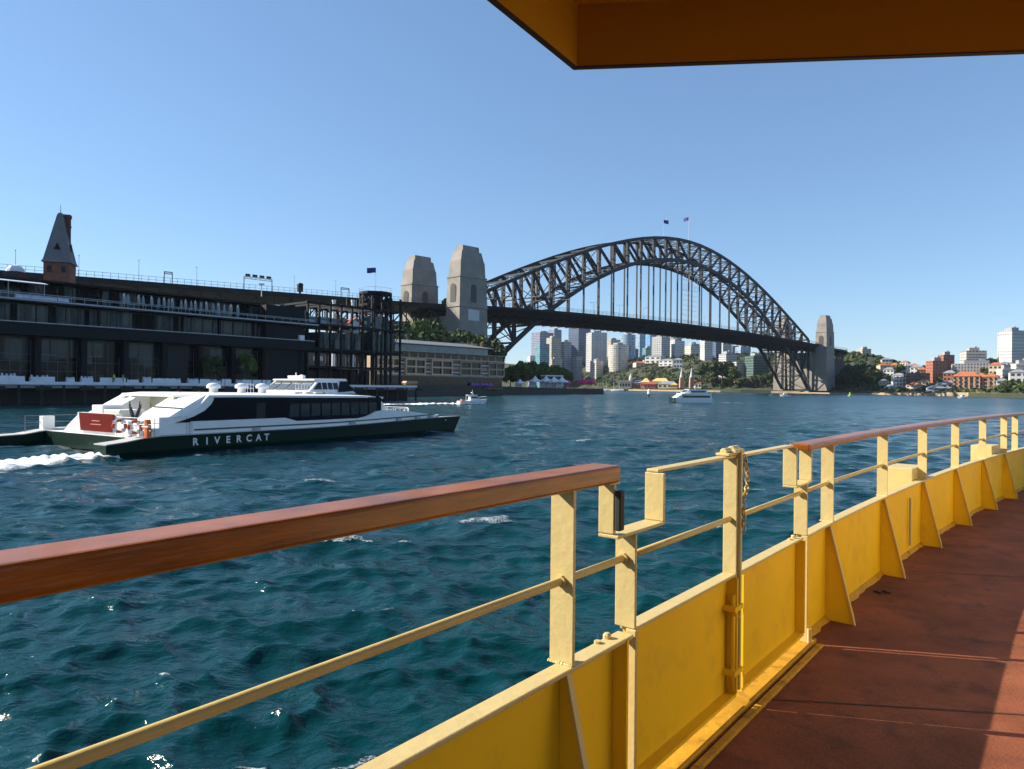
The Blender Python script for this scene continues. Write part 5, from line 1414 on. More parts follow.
# ================================================================== HOTEL
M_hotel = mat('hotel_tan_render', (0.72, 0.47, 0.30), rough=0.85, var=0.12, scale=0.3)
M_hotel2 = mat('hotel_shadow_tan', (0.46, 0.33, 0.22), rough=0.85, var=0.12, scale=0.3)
M_hglass = glass_mat('hotel_glass', (0.008, 0.009, 0.010), spec=0.25)
M_hteal = glass_mat('hotel_teal_glass', (0.05, 0.16, 0.20))
hA = Vector((*xy(372, 292), 0)); hB = Vector((*xy(503, 352), 0)); hd = hB - hA; HL = hd.length
ht = thing('waterside_hotel', 'low tan hotel with framed window bays and a slate-grey hipped roof by the water', 'hotel', (hA.x, hA.y, GROUND), math.atan2(hd.y, hd.x))
zs = [hz(440, yy, 320) - GROUND for yy in (385, 375.5, 367.3, 359.5, 352.5, 345)]
H3 = zs[4]
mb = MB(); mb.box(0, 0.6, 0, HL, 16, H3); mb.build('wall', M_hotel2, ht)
mb = MB(); mb.box(0, -0.2, zs[1] - 0.4, HL, 1, zs[1]); mb.build('podium_canopy', M_hteal, ht)
mb = MB(); mb.box(0.5, 0.35, 0.3, HL - 0.5, 0.62, zs[1] - 0.5); mb.build('podium_glass', M_hglass, ht)
def bay(s0, s1, m, proud):
    mb = MB(); wcol = 0.55
    nn = 2; z0, z1 = zs[1] + 0.05, zs[3] - 0.1
    wdt = (s1 - s0)
    for i in range(nn + 1): u = s0 + (wdt - wcol) * i / nn; mb.box(u, -proud, z0, u + wcol, 0.6, z1)
    for j in range(3): zz = z0 + (z1 - z0 - 0.7) * j / 2; mb.box(s0 + 0.01, -proud - 0.01, zz, s1 - 0.01, 0.59, zz + 0.7)
    f = mb.build('bay_frame', m, ht)
    for i in range(nn):
        for j in range(2):
            u = s0 + wcol + (wdt - wcol) * i / nn; zz = z0 + 0.7 + (z1 - z0 - 0.7) * j / 2
            mb = MB(); mb.box(u + .01, 0.2, zz, u + (wdt - wcol) / nn - wcol - .01, 0.45, zz + (z1 - z0 - .7) / 2 - 0.7); mb.build('window', M_hglass, f)
def hs(px): # along the hotel front for a photo column
    rr = (px - 512) / FPX; d = hd.normalized(); return (rr * hA.y - hA.x) / (d.x - rr * d.y)
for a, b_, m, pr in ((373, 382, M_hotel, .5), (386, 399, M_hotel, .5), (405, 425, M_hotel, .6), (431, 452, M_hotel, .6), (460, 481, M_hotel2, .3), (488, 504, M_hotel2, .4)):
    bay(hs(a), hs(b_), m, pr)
for a, b_ in ((382.5, 385.5), (399.5, 404.5), (425.5, 430.5), (452.5, 459.5), (481.5, 487.5)):
    for j in range(2):
        mb = MB(); z0 = zs[1] + 0.7 + j * (zs[3] - zs[1]) / 2; mb.box(hs(a), 0.45, z0, hs(b_), 0.65, z0 + 2.1); mb.build('window', M_hglass, ht)
    mb = MB()
    for j in range(2): z0 = zs[1] + 0.7 + j * (zs[3] - zs[1]) / 2; mb.bar((hs(a), -0.1, z0 + 0.9), (hs(b_), -0.1, z0 + 0.9), 0.08, 0.7)
    mb.build('balcony_rail', M_rail, ht)
mb = MB(); mb.box(-0.4, -0.8, zs[3], HL + 0.5, 1, zs[3] + 0.35); mb.build('cornice', M_hotel, ht)
for i in range(16):
    mb = MB(); u = 1 + (HL - 3) * i / 15.5; mb.box(u, 0.4, zs[3] + 0.6, u + HL / 16 - 1.3, 0.65, H3 - 0.5); mb.build('window', M_hglass, ht)
mb = MB(); mb.box(2, 3, H3, HL * 0.9, 14, zs[5]); mb.build('penthouse', M_hteal, ht)
e = 1.4
mb = MB(); zr = zs[5]
mb.add([(0, 1, zr), (HL * 0.93, 1, zr), (HL * 0.93, 16, zr), (0, 16, zr), (6, 8.5, zr + 2.0), (HL * 0.78, 8.5, zr + 2.0), (0, 1, zr - 0.25), (HL * 0.93, 1, zr - 0.25), (HL * 0.93, 16, zr - 0.25), (0, 16, zr - 0.25)],
       [(0, 1, 5, 4), (1, 2, 5), (2, 3, 4, 5), (3, 0, 4), (6, 7, 1, 0), (7, 8, 2, 1), (8, 9, 3, 2), (9, 6, 0, 3), (9, 8, 7, 6)]); mb.build('roof', mat('hotel_roof_metal', (0.22, 0.22, 0.23), rough=0.6), ht)
mb = MB(); mb.box(-0.3, -1.2, H3 - 0.35, HL + 0.6, 16, H3); mb.build('terrace_slab', M_hotel2, ht)
# dark sea wall along the hotel quay and the point
swpts = [xy(400, 266), xy(440, 297), xy(505, 369), xy(560, 417), xy(602, 449)]
sw = thing('sea_wall', 'dark stone sea wall along the water below the hotel and the white marquees', 'wall', (0, 0, 0))
mb = MB(); secs = []
for i, (a, b_) in enumerate(swpts):
    j = min(i + 1, 4); k = max(i - 1, 0); t_ = Vector((swpts[j][0] - swpts[k][0], swpts[j][1] - swpts[k][1])).normalized(); n_ = Vector((t_.y, -t_.x))
    h_ = (4.6, 4.6, 4.2, 3.5, 3.5)[i]
    secs.append([(a + n_.x * 1.2, b_ + n_.y * 1.2, -2), (a - n_.x * 0.5, b_ - n_.y * 0.5, -2), (a - n_.x * 0.5, b_ - n_.y * 0.5, h_), (a + n_.x * 0.8, b_ + n_.y * 0.8, h_)])
mb.loft(secs); mb.build('stone_face', mat('dark_seawall', (0.055, 0.048, 0.038), rough=0.9, var=0.5, scale=0.7), sw)
# quay in front of the hotel: purple flower beds, yellow digger-like kiosk, umbrellas
M_purp = mat('purple_canvas', (0.30, 0.10, 0.48), rough=0.8, var=0.2, scale=2)
M_pinkc = mat('hot_pink_canvas', (0.75, 0.05, 0.16), rough=0.8, var=0.1, scale=2)
def parasol(label, px, D, w, h, m, group, z=GROUND):
    x, y = xy(px, D); t = thing('parasol', label, 'parasol', (x, y, z), rt.uniform(0, 1.5), group)
    MB().tube([(0, 0, 0), (0, 0, h)], 0.06, 6).build('pole', M_rail, t)
    MB().lathe(0, 0, [(w / 2 * .9, h * 0.5), (w / 2, h * 0.6), (w * 0.42, h * 0.8), (w * 0.25, h * 0.94), (0.08, h)], 10).build('canopy', m, t)
for i, px in enumerate((473, 477, 482, 486, 490)):
    parasol('purple parasol in the row on the quay in front of the hotel', px, 335 + i * 2, 2.6, 2.9, M_purp, 'purple parasols in front of the hotel')
for i, px in enumerate((568, 580, 584.5, 588, 592)):
    parasol(('single hot pink parasol beside the last white marquee' if i == 0 else 'hot pink parasol in the tight row right of the white marquees'), px, 440 + (i % 2) * 3, 4.2, 6.4 if i else 5.8, M_pinkc, 'hot pink parasols on the point')
def marquee(label, px, D, w, h):
    x, y = xy(px, D); t = thing('marquee', label, 'marquee', (x, y, GROUND), 0.5, 'white peaked marquees on the point')
    MB().loft([[(-a, -a, z), (a, -a, z), (a, a, z), (-a, a, z)] for a, z in ((w / 2, h * 0.52), (w / 2, h * 0.6), (w * 0.2, h * 0.78), (0.1, h))]).build('canopy', M_canvas, t)
    mb = MB()
    for a, b_ in ((-1, -1), (1, -1), (1, 1), (-1, 1)): mb.bar((a * w / 2 * .97, b_ * w / 2 * .97, 0), (a * w / 2 * .97, b_ * w / 2 * .97, h * 0.52), 0.12, 0.12)
    mb.build('pole', M_rail, t)
    mb = MB(); mb.box(-w / 2 * .95, w / 2 * .9, 0.2, w / 2 * .95, w / 2 * .95, h * .5); mb.build('side_wall', M_canvas, t)
for px, lb, w, h in ((520, 'small white peaked marquee, leftmost of the row by the figs', 4.6, 6.0), (535, 'white peaked marquee with tall tip, second in the row', 5.8, 8.0), (546, 'white peaked marquee, third in the row by the figs', 5.8, 8.2), (554, 'wide white peaked marquee, fourth in the row', 6.4, 7.8), (562, 'white peaked marquee at the right end of the row', 5.8, 7.8)):
    marquee(lb, px, 432, w, h)
x, y = xy(552, 447)
t = thing('stage_canopy', 'flat white event canopy on posts behind the marquees', 'canopy', (x, y, GROUND), 0.6)
MB().box(-7, -3, 8.0, 7, 3, 8.7).build('roof', M_canvas, t)
mb = MB()
for u in (-6.5, 0, 6.5):
    for v in (-2.6, 2.6): mb.bar((u, v, 0), (u, v, 8), 0.25, 0.25)
mb.build('post', M_rail, t)
# people on the point
pp = [person_proto('person', 'x', m, M_trouser) for m in PTOP]
first = [True] * 5
for i in range(44):
    px = rt.uniform(508, 603); D = 408 + (px - 508) * 0.36 + rt.uniform(0, 5)
    if px > 590: D = 446 + rt.uniform(0, 4)
    k = rt.randrange(5); x, y = xy(px, D)
    if first[k]: first[k] = False; r = pp[k]; r.location = (x, y, GROUND); r.rotation_euler = (0, 0, rt.uniform(0, 6))
    else: r = copy_tree(pp[k], (x, y, GROUND), rt.uniform(0, 6))
    r['label'] = 'person in a %s top among the small crowd strolling the promenade by the white marquees' % ('white', 'blue', 'red', 'black', 'violet')[k]
    r['group'] = 'people in %s tops on the promenade' % ('white', 'blue', 'red', 'black', 'violet')[k]
# quay rails, kiosk
x, y = xy(431, 300)
t = thing('kiosk', 'small yellow-orange kiosk under the hotel on the quay', 'kiosk', (*xy(410, 283), GROUND), 0.7)
MB().box(-2.6, -1.2, 0, 2.6, 1.2, 2.2).build('wall', mat('kiosk_orange', (0.55, 0.30, 0.05), rough=0.8), t)
MB().prism([(-3, -1.6, 2.2), (3, -1.6, 2.2), (2.4, -1.6, 3.0), (-2.4, -1.6, 3.0)], (0, 3.2, 0)).build('roof', M_hotel2, t)
# ================================================================== RIVER CATAMARAN
M_hgreen = mat('hull_dark_green', (0.002, 0.018, 0.012), rough=0.45, var=0.2, scale=0.6, spec=0.12)
M_cwhite = mat('cat_white', (0.80, 0.80, 0.79), rough=0.4, var=0.06, scale=0.8, dirt=(0.5, 0.48, 0.42), dirt_amt=0.25)
M_ccream = mat('cat_cream', (0.66, 0.62, 0.50), rough=0.5, var=0.08, scale=0.8)
M_cglass = glass_mat('cat_dark_glazing', (0.002, 0.003, 0.009), rough=0.15, var=0.3, spec=0.1)
M_cpane = glass_mat('cat_window_pane', (0.012, 0.016, 0.024), rough=0.06, spec=0.4)
M_stripe = mat('stripe_green', (0.015, 0.075, 0.045), rough=0.4)
M_deckgrey = mat('cat_deck_grey', (0.42, 0.42, 0.40), rough=0.7, var=0.15, scale=1.5)
M_bannerred = mat('banner_red', (0.16, 0.007, 0.005), spec=0.08, rough=0.8, var=0.12, scale=1)
M_buoyred = mat('lifebuoy_orange', (0.55, 0.075, 0.03), rough=0.55)
M_steelrail = mat('stainless_rail', (0.16, 0.165, 0.17), rough=0.4)
cat = thing('river_catamaran', 'long low passenger catamaran with dark green hulls, white top and dark windows', 'ferry', (CAT_O.x, CAT_O.y, 0.0), math.atan2(CAT_DIR.y, CAT_DIR.x))
LC = 32.2; HB = CAT_B / 2
def caty(px, x):
    """offset to port of the point x metres from the stern that lies in a given column of the photo"""
    rr = (px - 512) / FPX; b = CAT_O + CAT_DIR * x; return (rr * b.y - b.x) / (CAT_LAT.x - rr * CAT_LAT.y)
def sheer(x): return 0.72 + 0.33 * smooth(0, 3.0, x) + 0.28 * smooth(14, 31, x)
for sg in (-1, 1):
    secs = []
    for i in range(30):
        u = i / 29; x = LC * u if sg < 0 or u > 0.3 else LC * 0.3 * (u / 0.3) * (1 + 2.0 / (LC * 0.3)) - 2.0
        hw = 0.62 * (1 - max(0, (u - 0.62) / 0.38) ** 1.9) + 0.02
        yc = sg * (HB - 0.62)
        yc -= sg * (0.0) ; z1 = sheer(x); rake = 1.5 * max(0, (u - 0.8) / 0.2)
        o = -1 if sg < 0 else 1
        xt = x + 0.9 * max(0, (u - 0.85) / 0.15)
        secs.append([(x - rake * 0.3, yc - hw * 0.6, -0.7), (x, yc - hw, 0.25), (xt, yc - hw, z1), (xt, yc + hw, z1), (x, yc + hw, 0.25), (x - rake * 0.3, yc + hw * 0.6, -0.7)])
    h = MB().loft(secs).build('hull', M_hgreen, cat)
    # pale deck edge on top of the hull
    mb = MB(); secs2 = []
    for i in range(30):
        u = i / 29; x = LC * u if sg < 0 or u > 0.3 else LC * 0.3 * (u / 0.3) * (1 + 2.0 / (LC * 0.3)) - 2.0; hw = 0.62 * (1 - max(0, (u - 0.62) / 0.38) ** 1.9) + 0.04; yc = sg * (HB - 0.62); z1 = sheer(x); xt = x + 0.9 * max(0, (u - 0.85) / 0.15)
        secs2.append([(xt, yc - hw, z1 + .004), (xt, yc - hw, z1 + 0.06), (xt, yc + hw, z1 + 0.06), (xt, yc + hw, z1 + .004)])
    mb.loft(secs2); mb.build('deck_edge', M_deckgrey, h)
# wet deck joining the hulls
mb = MB(); mb.loft([[(x, -HB + 1.0, 0.62), (x, HB - 1.0, 0.62), (x, HB - 1.0, sheer(x) + 0.02), (x, -HB + 1.0, sheer(x) + 0.02)] for x in (2.0, 6, 12, 18, 24, 28.5)]); mb.build('cross_deck', M_cwhite, cat)
mb = MB(); mb.box(1.95, -HB + 1.2, 0.05, 2.3, HB - 1.2, 0.98); mb.build('tunnel_beam', M_hgreen, cat)
# white topsides band, with thin green stripe
def wy(x): return HB - 0.10 - 0.55 * smooth(24, 31.5, x) * 1.0
for sg in (-1, 1):
    secs = []
    for i in range(27):
        x = 5.2 + (31.3 - 5.2) * i / 26
        if x < 12.8: zt_ = 1.86
        elif x < 19.6: zt_ = 1.60 - 0.0 * x
        else: zt_ = 1.60 + 0.55 * smooth(19.6, 21.6, x) - 0.62 * smooth(22.5, 31, x)
        y1 = sg * wy(x); y0 = sg * (wy(x) - 0.28)
        if x > 29: y1 = sg * (wy(29) * (1 - 0.10 * (x - 29) )); y0 = y1 - sg * 0.2
        secs.append([(x, y0, sheer(x) + 0.05), (x, y1, sheer(x) + 0.05), (x, y1, zt_), (x, y0, zt_)])
    b_ = MB().loft(secs).build('topside_band', M_cwhite, cat)
    mb = MB()
    for i in range(26):
        x0 = 5.3 + 25.6 * i / 26; x1 = 5.3 + 25.6 * (i + 1) / 26
        y0 = sg * wy(x0); y1 = sg * wy(x1)
        if x1 > 29: continue
        mb.bar((x0, y0, sheer(x0) + 0.30), (x1, y1, sheer(x1) + 0.30), 0.05, 0.10)
    mb.build('green_stripe', M_stripe, b_)
    mb = MB()
    for xx in (9.5, 18.2, 23.5, 26, 28): mb.box(xx, sg * (wy(xx) + 0.1) - 0.12, sheer(xx) + 0.02, xx + 0.5, sg * (wy(xx) + 0.1) + 0.12, sheer(xx) + 0.24)
    mb.build('fairlead', M_deckgrey, b_)
CR = 3.42                                     # roof line
cabin_y = HB - 0.42
PIN = 1.7                                        # the superstructure stands clear of the port hull's edge
def cyf(sg): return cabin_y if sg < 0 else cabin_y - PIN
for sg in (-1, 1):
    # dark glazed side: swoosh at the aft end
    poly = [(6.05, sg * cyf(sg), 1.86)]
    for k in range(9):
        u = k / 8; poly.append((6.05 + 2.3 * u - 0.35 * math.sin(u * math.pi), sg * cyf(sg), 1.86 + (CR - 1.95) * (u ** 1.3)))
    poly = [(4.3, sg * cyf(sg), 1.80), (5.5, sg * cyf(sg), 2.15), (6.25, sg * cyf(sg), 2.5), (6.7, sg * cyf(sg), 2.9), (6.85, sg * cyf(sg), 3.15), (6.85, sg * cyf(sg), CR - 0.1),
            (22.0, sg * cyf(sg), CR - 0.2), (22.0, sg * cyf(sg), 2.0), (21.2, sg * cyf(sg), 2.0), (19.6, sg * cyf(sg), 1.58), (12.8, sg * cyf(sg), 1.58), (12.8, sg * cyf(sg), 1.86)]
    g = MB().prism(poly, (0, sg * 0.06, 0)).build('glazed_side', M_cglass, cat)
    for k in range(9):
        x0 = 12.75 + k * 0.98
        mb = MB(); mb.box(x0, sg * (cyf(sg) + 0.075) - 0.012, 1.9, x0 + 0.82, sg * (cyf(sg) + 0.075) + 0.012, 2.82); mb.build('window_pane', M_cpane, g)
    mb = MB(); mb.box(10.0, sg * (cyf(sg) + 0.07) - 0.01, 1.9, 10.7, sg * (cyf(sg) + 0.07) + 0.01, 2.9); mb.build('side_door', M_dark, g)
    # white sloping quarter aft
    q = MB().prism([(2.7, sg * (cyf(sg) + .02), 1.05), (5.2, sg * (cyf(sg) + .02), 1.05), (5.2, sg * (cyf(sg) + .02), 1.82), (4.25, sg * (cyf(sg) + .02), 1.80), (5.45, sg * (cyf(sg) + .02), 2.15), (6.2, sg * (cyf(sg) + .02), 2.5), (6.65, sg * (cyf(sg) + .02), 2.9), (6.82, sg * (cyf(sg) + .02), 3.15), (6.82, sg * (cyf(sg) + .02), 3.46), (6.5, sg * (cyf(sg) + .02), 3.46), (5.6, sg * (cyf(sg) + .02), 2.6), (3.4, sg * (cyf(sg) + .02), 1.5)],
                   (0, -sg * 0.0 + -sg * 0.35, 0)).build('quarter_panel', M_cwhite, cat)
    # inboard sloping white top of the quarter
    s_ = sg
    sl_ = MB().loft([[(3.3, s_ * (cyf(sg) - 0.30), 1.0), (3.3, s_ * (cyf(sg) - 0.30), 1.75), (6.45, s_ * (cyf(sg) - 0.30), 3.47), (7.2, s_ * (cyf(sg) - 0.30), 3.40), (7.2, s_ * (cyf(sg) - 0.30), 1.0)],
                     [(3.5, s_ * (2.4 if s_ < 0 else 1.6), 1.0), (3.5, s_ * (2.4 if s_ < 0 else 1.6), 1.85), (6.45, s_ * (2.2 if s_ < 0 else 1.5), 3.47), (7.2, s_ * (2.2 if s_ < 0 else 1.5), 3.40), (7.2, s_ * (2.4 if s_ < 0 else 1.6), 1.0)]]).build('aft_slope', M_cwhite, cat)
    mb = MB(); mb.bar((4.9, s_ * (cyf(sg) - 0.36), 2.66), (4.95, s_ * (2.35 if s_ < 0 else 1.55), 2.70), 0.12, 0.05); mb.build('slope_stripe', M_stripe, sl_)
    MB().bar((6.0, s_ * 3.2, 3.24), (6.0, s_ * 2.6, 3.24), 0.4, 0.16).build('slope_vent', M_ccream, sl_)
mb = MB(); mb.box(7.1, -cabin_y + 0.02, 1.0, 21.9, cabin_y - PIN - 0.02, CR - 0.12); mb.build('cabin_core', M_cglass, cat)
mb = MB()
secs = []
for x, z, yy in ((5.9, CR - 0.02, 2.9), (6.6, CR, cabin_y + .04), (8.5, CR, cabin_y + .1), (20, CR - 0.12, cabin_y + .1), (22.4, CR - 0.22, cabin_y - 0.1)):
    yp = yy - (PIN if yy > 3.5 else 0.8)
    secs.append([(x, -yy, z - 0.1), (x, -yy, z + 0.04), (x, -yy * 0.5, z + 0.16), (x, yp * 0.5, z + 0.16), (x, yp, z + 0.04), (x, yp, z - 0.1)])
mb.loft(secs); roof_ = mb.build('roof', M_cwhite, cat)
# aft bulkhead, cream, with yellow notices
bk = MB().box(7.0, -2.6, 1.0, 8.0, 1.8, CR - 0.05).build('aft_bulkhead', M_ccream, cat)
for yy, zz in ((1.4, 2.65), (1.3, 2.25), (0.7, 2.3)):
    MB().box(6.96, yy - 0.14, zz - 0.1, 6.995, yy + 0.14, zz + 0.12).build('notice', mat('notice_yellow', (0.6, 0.5, 0.03), rough=0.6), bk)
MB().box(6.95, -1.4, 1.05, 6.995, -0.4, 2.6).build('door', M_cwhite, bk)
# lockers / raft boxes on the after deck
for (x0, y0, x1, y1, z1, m) in ((3.3, -HB + 1.2, 5.0, caty(160, 3.3), 2.15, M_cwhite), (3.0, caty(120, 3), 4.6, caty(104, 3), 2.5, M_ccream), (3.0, caty(104, 3) + .1, 4.4, caty(92, 3), 2.75, M_cwhite)):
    MB().box(x0, y0, 1.0, x1, y1, z1).build('locker', m, cat, bevel=0.05)
ya, yb_ = caty(80, 2.36), caty(115, 2.36); yc_ = caty(140, 2.4)
MB().box(2.4, yb_ - 0.1, 1.02, 2.75, ya + 0.35, 2.28).build('stern_bulwark', M_cwhite, cat)
MB().box(2.4, yc_, 1.02, 2.7, yb_ - 0.12, 1.95).build('stern_bulwark', M_cwhite, cat)
MB().prism([(2.4, ya + 0.36, 1.02), (2.4, ya + 1.9, 1.02), (2.4, ya + 1.7, 1.35), (2.4, ya + 0.36, 2.1)], (0.25, 0, 0)).build('stern_bulwark', M_cwhite, cat)
bn = MB().prism([(2.36, ya, 2.27), (2.36, yb_, 2.27), (2.36, yb_ + 0.22, 1.16), (2.36, ya - 0.22, 1.16)], (-0.05, 0, 0)).build('red_banner', M_bannerred, cat)
mb = MB()
ym = (ya + yb_) / 2
for i, w in enumerate((0.45, 0.62)): mb.box(2.298, ym - w, 1.78 - i * 0.22, 2.305, ym + w, 1.84 - i * 0.22)
mb.build('banner_lettering', mat('banner_letter_pale', (0.55, 0.22, 0.18), rough=0.8), bn)
def torus(mb, c, R0, r, n=20, m=8, axis='x'):
    vs = []; fs = []
    for i in range(n):
        a = 6.283185 * i / n
        for j in range(m):
            b_ = 6.283185 * j / m; rr = R0 + r * math.cos(b_)
            vs.append((c[0] + r * math.sin(b_), c[1] + rr * math.cos(a), c[2] + rr * math.sin(a)))
    for i in range(n):
        for j in range(m): fs.append((i * m + j, ((i + 1) % n) * m + j, ((i + 1) % n) * m + (j + 1) % m, i * m + (j + 1) % m))
    mb.add(vs, fs); return mb
for yy, lb in ((caty(122.5, 2.2), 'red and white lifebuoy mounted on the catamaran stern rail, left one'), (caty(138, 2.2), 'red and white lifebuoy mounted on the catamaran stern rail, right one beside the orange cover')):
    lo = CAT_O + CAT_DIR * 2.2 + CAT_LAT * yy + Vector((0, 0, 1.62))
    t = thing('lifebuoy', lb, 'lifebuoy', lo + CAT_DIR * -0.15, math.atan2(CAT_DIR.y, CAT_DIR.x) + R(42))
    torus(MB(), (0, 0, 0), 0.34, 0.09).build('ring', M_buoyred, t, smooth=True)
    for k in range(4):
        a = math.pi / 4 + k * math.pi / 2
        MB().box(-0.095, 0.33 * math.cos(a) - 0.1, 0.33 * math.sin(a) - 0.1, 0.095, 0.33 * math.cos(a) + 0.1, 0.33 * math.sin(a) + 0.1).build('white_band', M_cwhite, t)
lo = CAT_O + CAT_DIR * 2.3 + CAT_LAT * caty(148, 2.3)
t = thing('rescue_cover', 'upright orange rescue cover strapped to the catamaran stern rail', 'cover', (lo.x, lo.y, 1.02), math.atan2(CAT_DIR.y, CAT_DIR.x))
MB().loft([[(0.16 * math.cos(a) , w * math.sin(a), z) for a in [6.283 * k / 10 for k in range(10)]] for z, w in ((0, .28), (.3, .32), (.8, .26), (1.05, .18))]).build('cover', mat('orange_cover', (0.75, 0.16, 0.04), rough=0.7), t)
MB().box(-0.172, -0.32, 0.62, 0.02, 0.32, 0.70).build('strap', M_cwhite, t)
# rails
mb = MB()
pts = [(2.1, caty(117, 2.1), 0), (2.1, caty(140, 2.1), 0), (2.3, caty(155, 2.3), 0), (2.5, -HB + .6, 0), (5.0, -HB + .4, 0)]
for (a, b_) in zip(pts, pts[1:]):
    n = max(2, int((Vector(a) - Vector(b_)).length / 0.7))
    for h in (0.4, 0.75, 1.1): mb.tube([(a[0], a[1], 1.05 + h), (b_[0], b_[1], 1.05 + h)], 0.012, 5)
    for i in range(n + 1): p = Vector(a).lerp(Vector(b_), i / n); mb.tube([(p.x, p.y, 1.0), (p.x, p.y, 2.15)], 0.012, 5)
mb.build('stern_rail', M_steelrail, cat)
for sg, nm in ((-1, 0), (1, 1)):
    mb = MB(); y = sg * (HB - 0.35)
    mb.box(0.9 + 1.2, y - 0.3, sheer(2) - 0.1, 2.8, y + 0.3, sheer(2) + 0.95) if sg > 0 else mb.box(2.6, y - 0.3, 1.0, 3.1, y + 0.25, 1.55)
    mb.build('mooring_box', M_cwhite, cat, bevel=0.03)
mb = MB(); y = HB - 0.6
for xx in (1.2, 2.4):
    mb.tube([(xx, y + .4, 0.9), (xx, y + .4, 1.95)], 0.03, 5)
mb.tube([(1.2, y + .4, 1.95), (5.4, y + .4, 1.95)], 0.03, 5); mb.tube([(1.2, y + .4, 1.5), (5.4, y + .4, 1.5)], 0.03, 5)
mb.build('side_rail', M_steelrail, cat)
# furled flags on staffs at the stern
for yy, tip in ((caty(134, 2.6), (-0.2, 0.9)), (caty(135.5, 2.6), (-0.1, -2.0))):
    lo = CAT_O + CAT_DIR * 2.6 + CAT_LAT * yy
    t = thing('furled_flag', 'dark furled flag on a short staff at the catamaran stern, %s' % ('leaning left' if tip[1] > 0.5 else 'leaning right'), 'flag', (lo.x, lo.y, 2.1), math.atan2(CAT_DIR.y, CAT_DIR.x))
    MB().tube([(0, 0, -0.7), (tip[0] * .5, tip[1] * .3, 1.0)], 0.03, 6).build('staff', M_tsteel, t)
    MB().loft([[(tip[0] * .5 * u + .09 * math.cos(a) * w, tip[1] * .36 * u + .16 * math.sin(a) * w, -0.1 + 0.95 * u) for a in [6.283 * k / 8 for k in range(8)]] for u, w in ((0, .5), (.3, 1.1), (.7, .8), (1, .2))]).build('cloth', mat('furled_navy', (0.02, 0.025, 0.06), rough=0.85), t)
# mushroom vents on the roof
for x in (10.0, 12.3, 14.1):
    v = MB().lathe(x, -1.2, [(0.30, CR + .1), (0.28, CR + 0.42), (0.46, CR + 0.46), (0.48, CR + 0.6), (0.40, CR + 0.72), (0.24, CR + 0.80), (0.06, CR + 0.83)], 18).build('mushroom_vent', M_cwhite, cat, smooth=True)
mb = MB()
for x in (15.2, 16.2, 17.2, 18.2): mb.box(x, -3.6, CR + 0.1, x + 0.7, -3.0, CR + 0.2)
mb.build('roof_hatch', M_ccream, cat)
mb = MB(); mb.tube([(12.8, 1.5, CR), (12.8, 1.5, CR + 2.0)], 0.02, 5); mb.tube([(14.6, -1.0, CR), (14.6, -1.0, CR + 3.9)], 0.025, 5); mb.build('whip_aerial', M_tsteel, cat)
for x, c in ((8.9, M_buoyred), (7.4, M_buoyred)):
    MB().box(x, -1.2, CR + 0.1, x + 0.12, -1.08, CR + 0.24).build('roof_beacon', c, cat)
# wheelhouse
WX0, WX1 = 17.0, 22.2; wy_ = 2.9
wz0, wz1 = CR + 0.05, 4.62
def wsec(x, yy, zt_): return [(x, -yy, wz0), (x, -yy * 0.9, zt_), (x, yy * 0.9, zt_), (x, yy, wz0)]
mb = MB(); mb.loft([wsec(WX0, wy_, wz0 + 0.06), wsec(WX0 + 1.3, wy_, wz1 - 0.12), wsec(20.2, wy_, wz1 - 0.1), wsec(21.2, wy_ - 0.1, wz1 - 0.2), wsec(WX1 + .3, wy_ - 0.3, wz0 + 0.15)])
wh_ = mb.build('wheelhouse', M_cwhite, cat)
mb = MB(); mb.loft([[(18.0, -2.55, wz1 - 0.1), (18.0, -2.45, wz1 + 0.02), (18.0, 2.45, wz1 + 0.02), (18.0, 2.55, wz1 - 0.1)], [(21.3, -2.75, wz1 - 0.12), (21.3, -2.6, wz1 + 0.08), (21.3, 2.6, wz1 + 0.08), (21.3, 2.75, wz1 - 0.12)]]).build('wheelhouse_roof', M_cwhite, wh_)
for sg in (-1, 1):
    def P(x, z): # on the leaning side of the wheelhouse
        yy = wy_ * (1 - 0.1 * (z - wz0) / (wz1 - 0.1 - wz0)) + 0.03
        return (x, sg * yy, z)
    for k in range(4):
        x0 = 18.05 + k * 0.58; z0_, z1_ = wz0 + 0.35, wz1 - 0.26
        if k == 0: poly = [P(x0 - 0.4, z0_), P(x0 + 0.46, z0_), P(x0 + 0.46, z1_), P(x0 + 0.22, z1_)]
        else: poly = [P(x0, z0_), P(x0 + 0.46, z0_), P(x0 + 0.46, z1_), P(x0, z1_)]
        MB().prism(poly, (0, sg * 0.02, 0)).build('side_window', M_cpane, wh_)
    MB().prism([(20.1, sg * (wy_ + .04), wz0 + 0.12), (22.3, sg * (wy_ - .18), wz0 + 0.22), (21.35, sg * (wy_ - 0.32), wz1 - 0.2), (20.6, sg * (wy_ - .25), wz1 - 0.16)], (0, sg * 0.03, 0)).build('front_side_window', M_cglass, wh_)
mb = MB()
for k in range(4):
    y0 = -2.5 + k * 1.27; mb.add([(22.52, y0, wz0 + 0.2), (22.52, y0 + 1.15, wz0 + 0.2), (21.28, y0 * 0.93 + 1.07, wz1 - 0.22), (21.28, y0 * 0.93, wz1 - 0.22), (22.42, y0, wz0 + 0.2), (22.42, y0 + 1.15, wz0 + 0.2), (21.18, y0 * 0.93 + 1.07, wz1 - 0.22), (21.18, y0 * 0.93, wz1 - 0.22)],
           [(0, 1, 2, 3), (7, 6, 5, 4), (0, 4, 5, 1), (1, 5, 6, 2), (2, 6, 7, 3), (3, 7, 4, 0)])
mb.build('windscreen', M_cglass, wh_)
mb = MB()
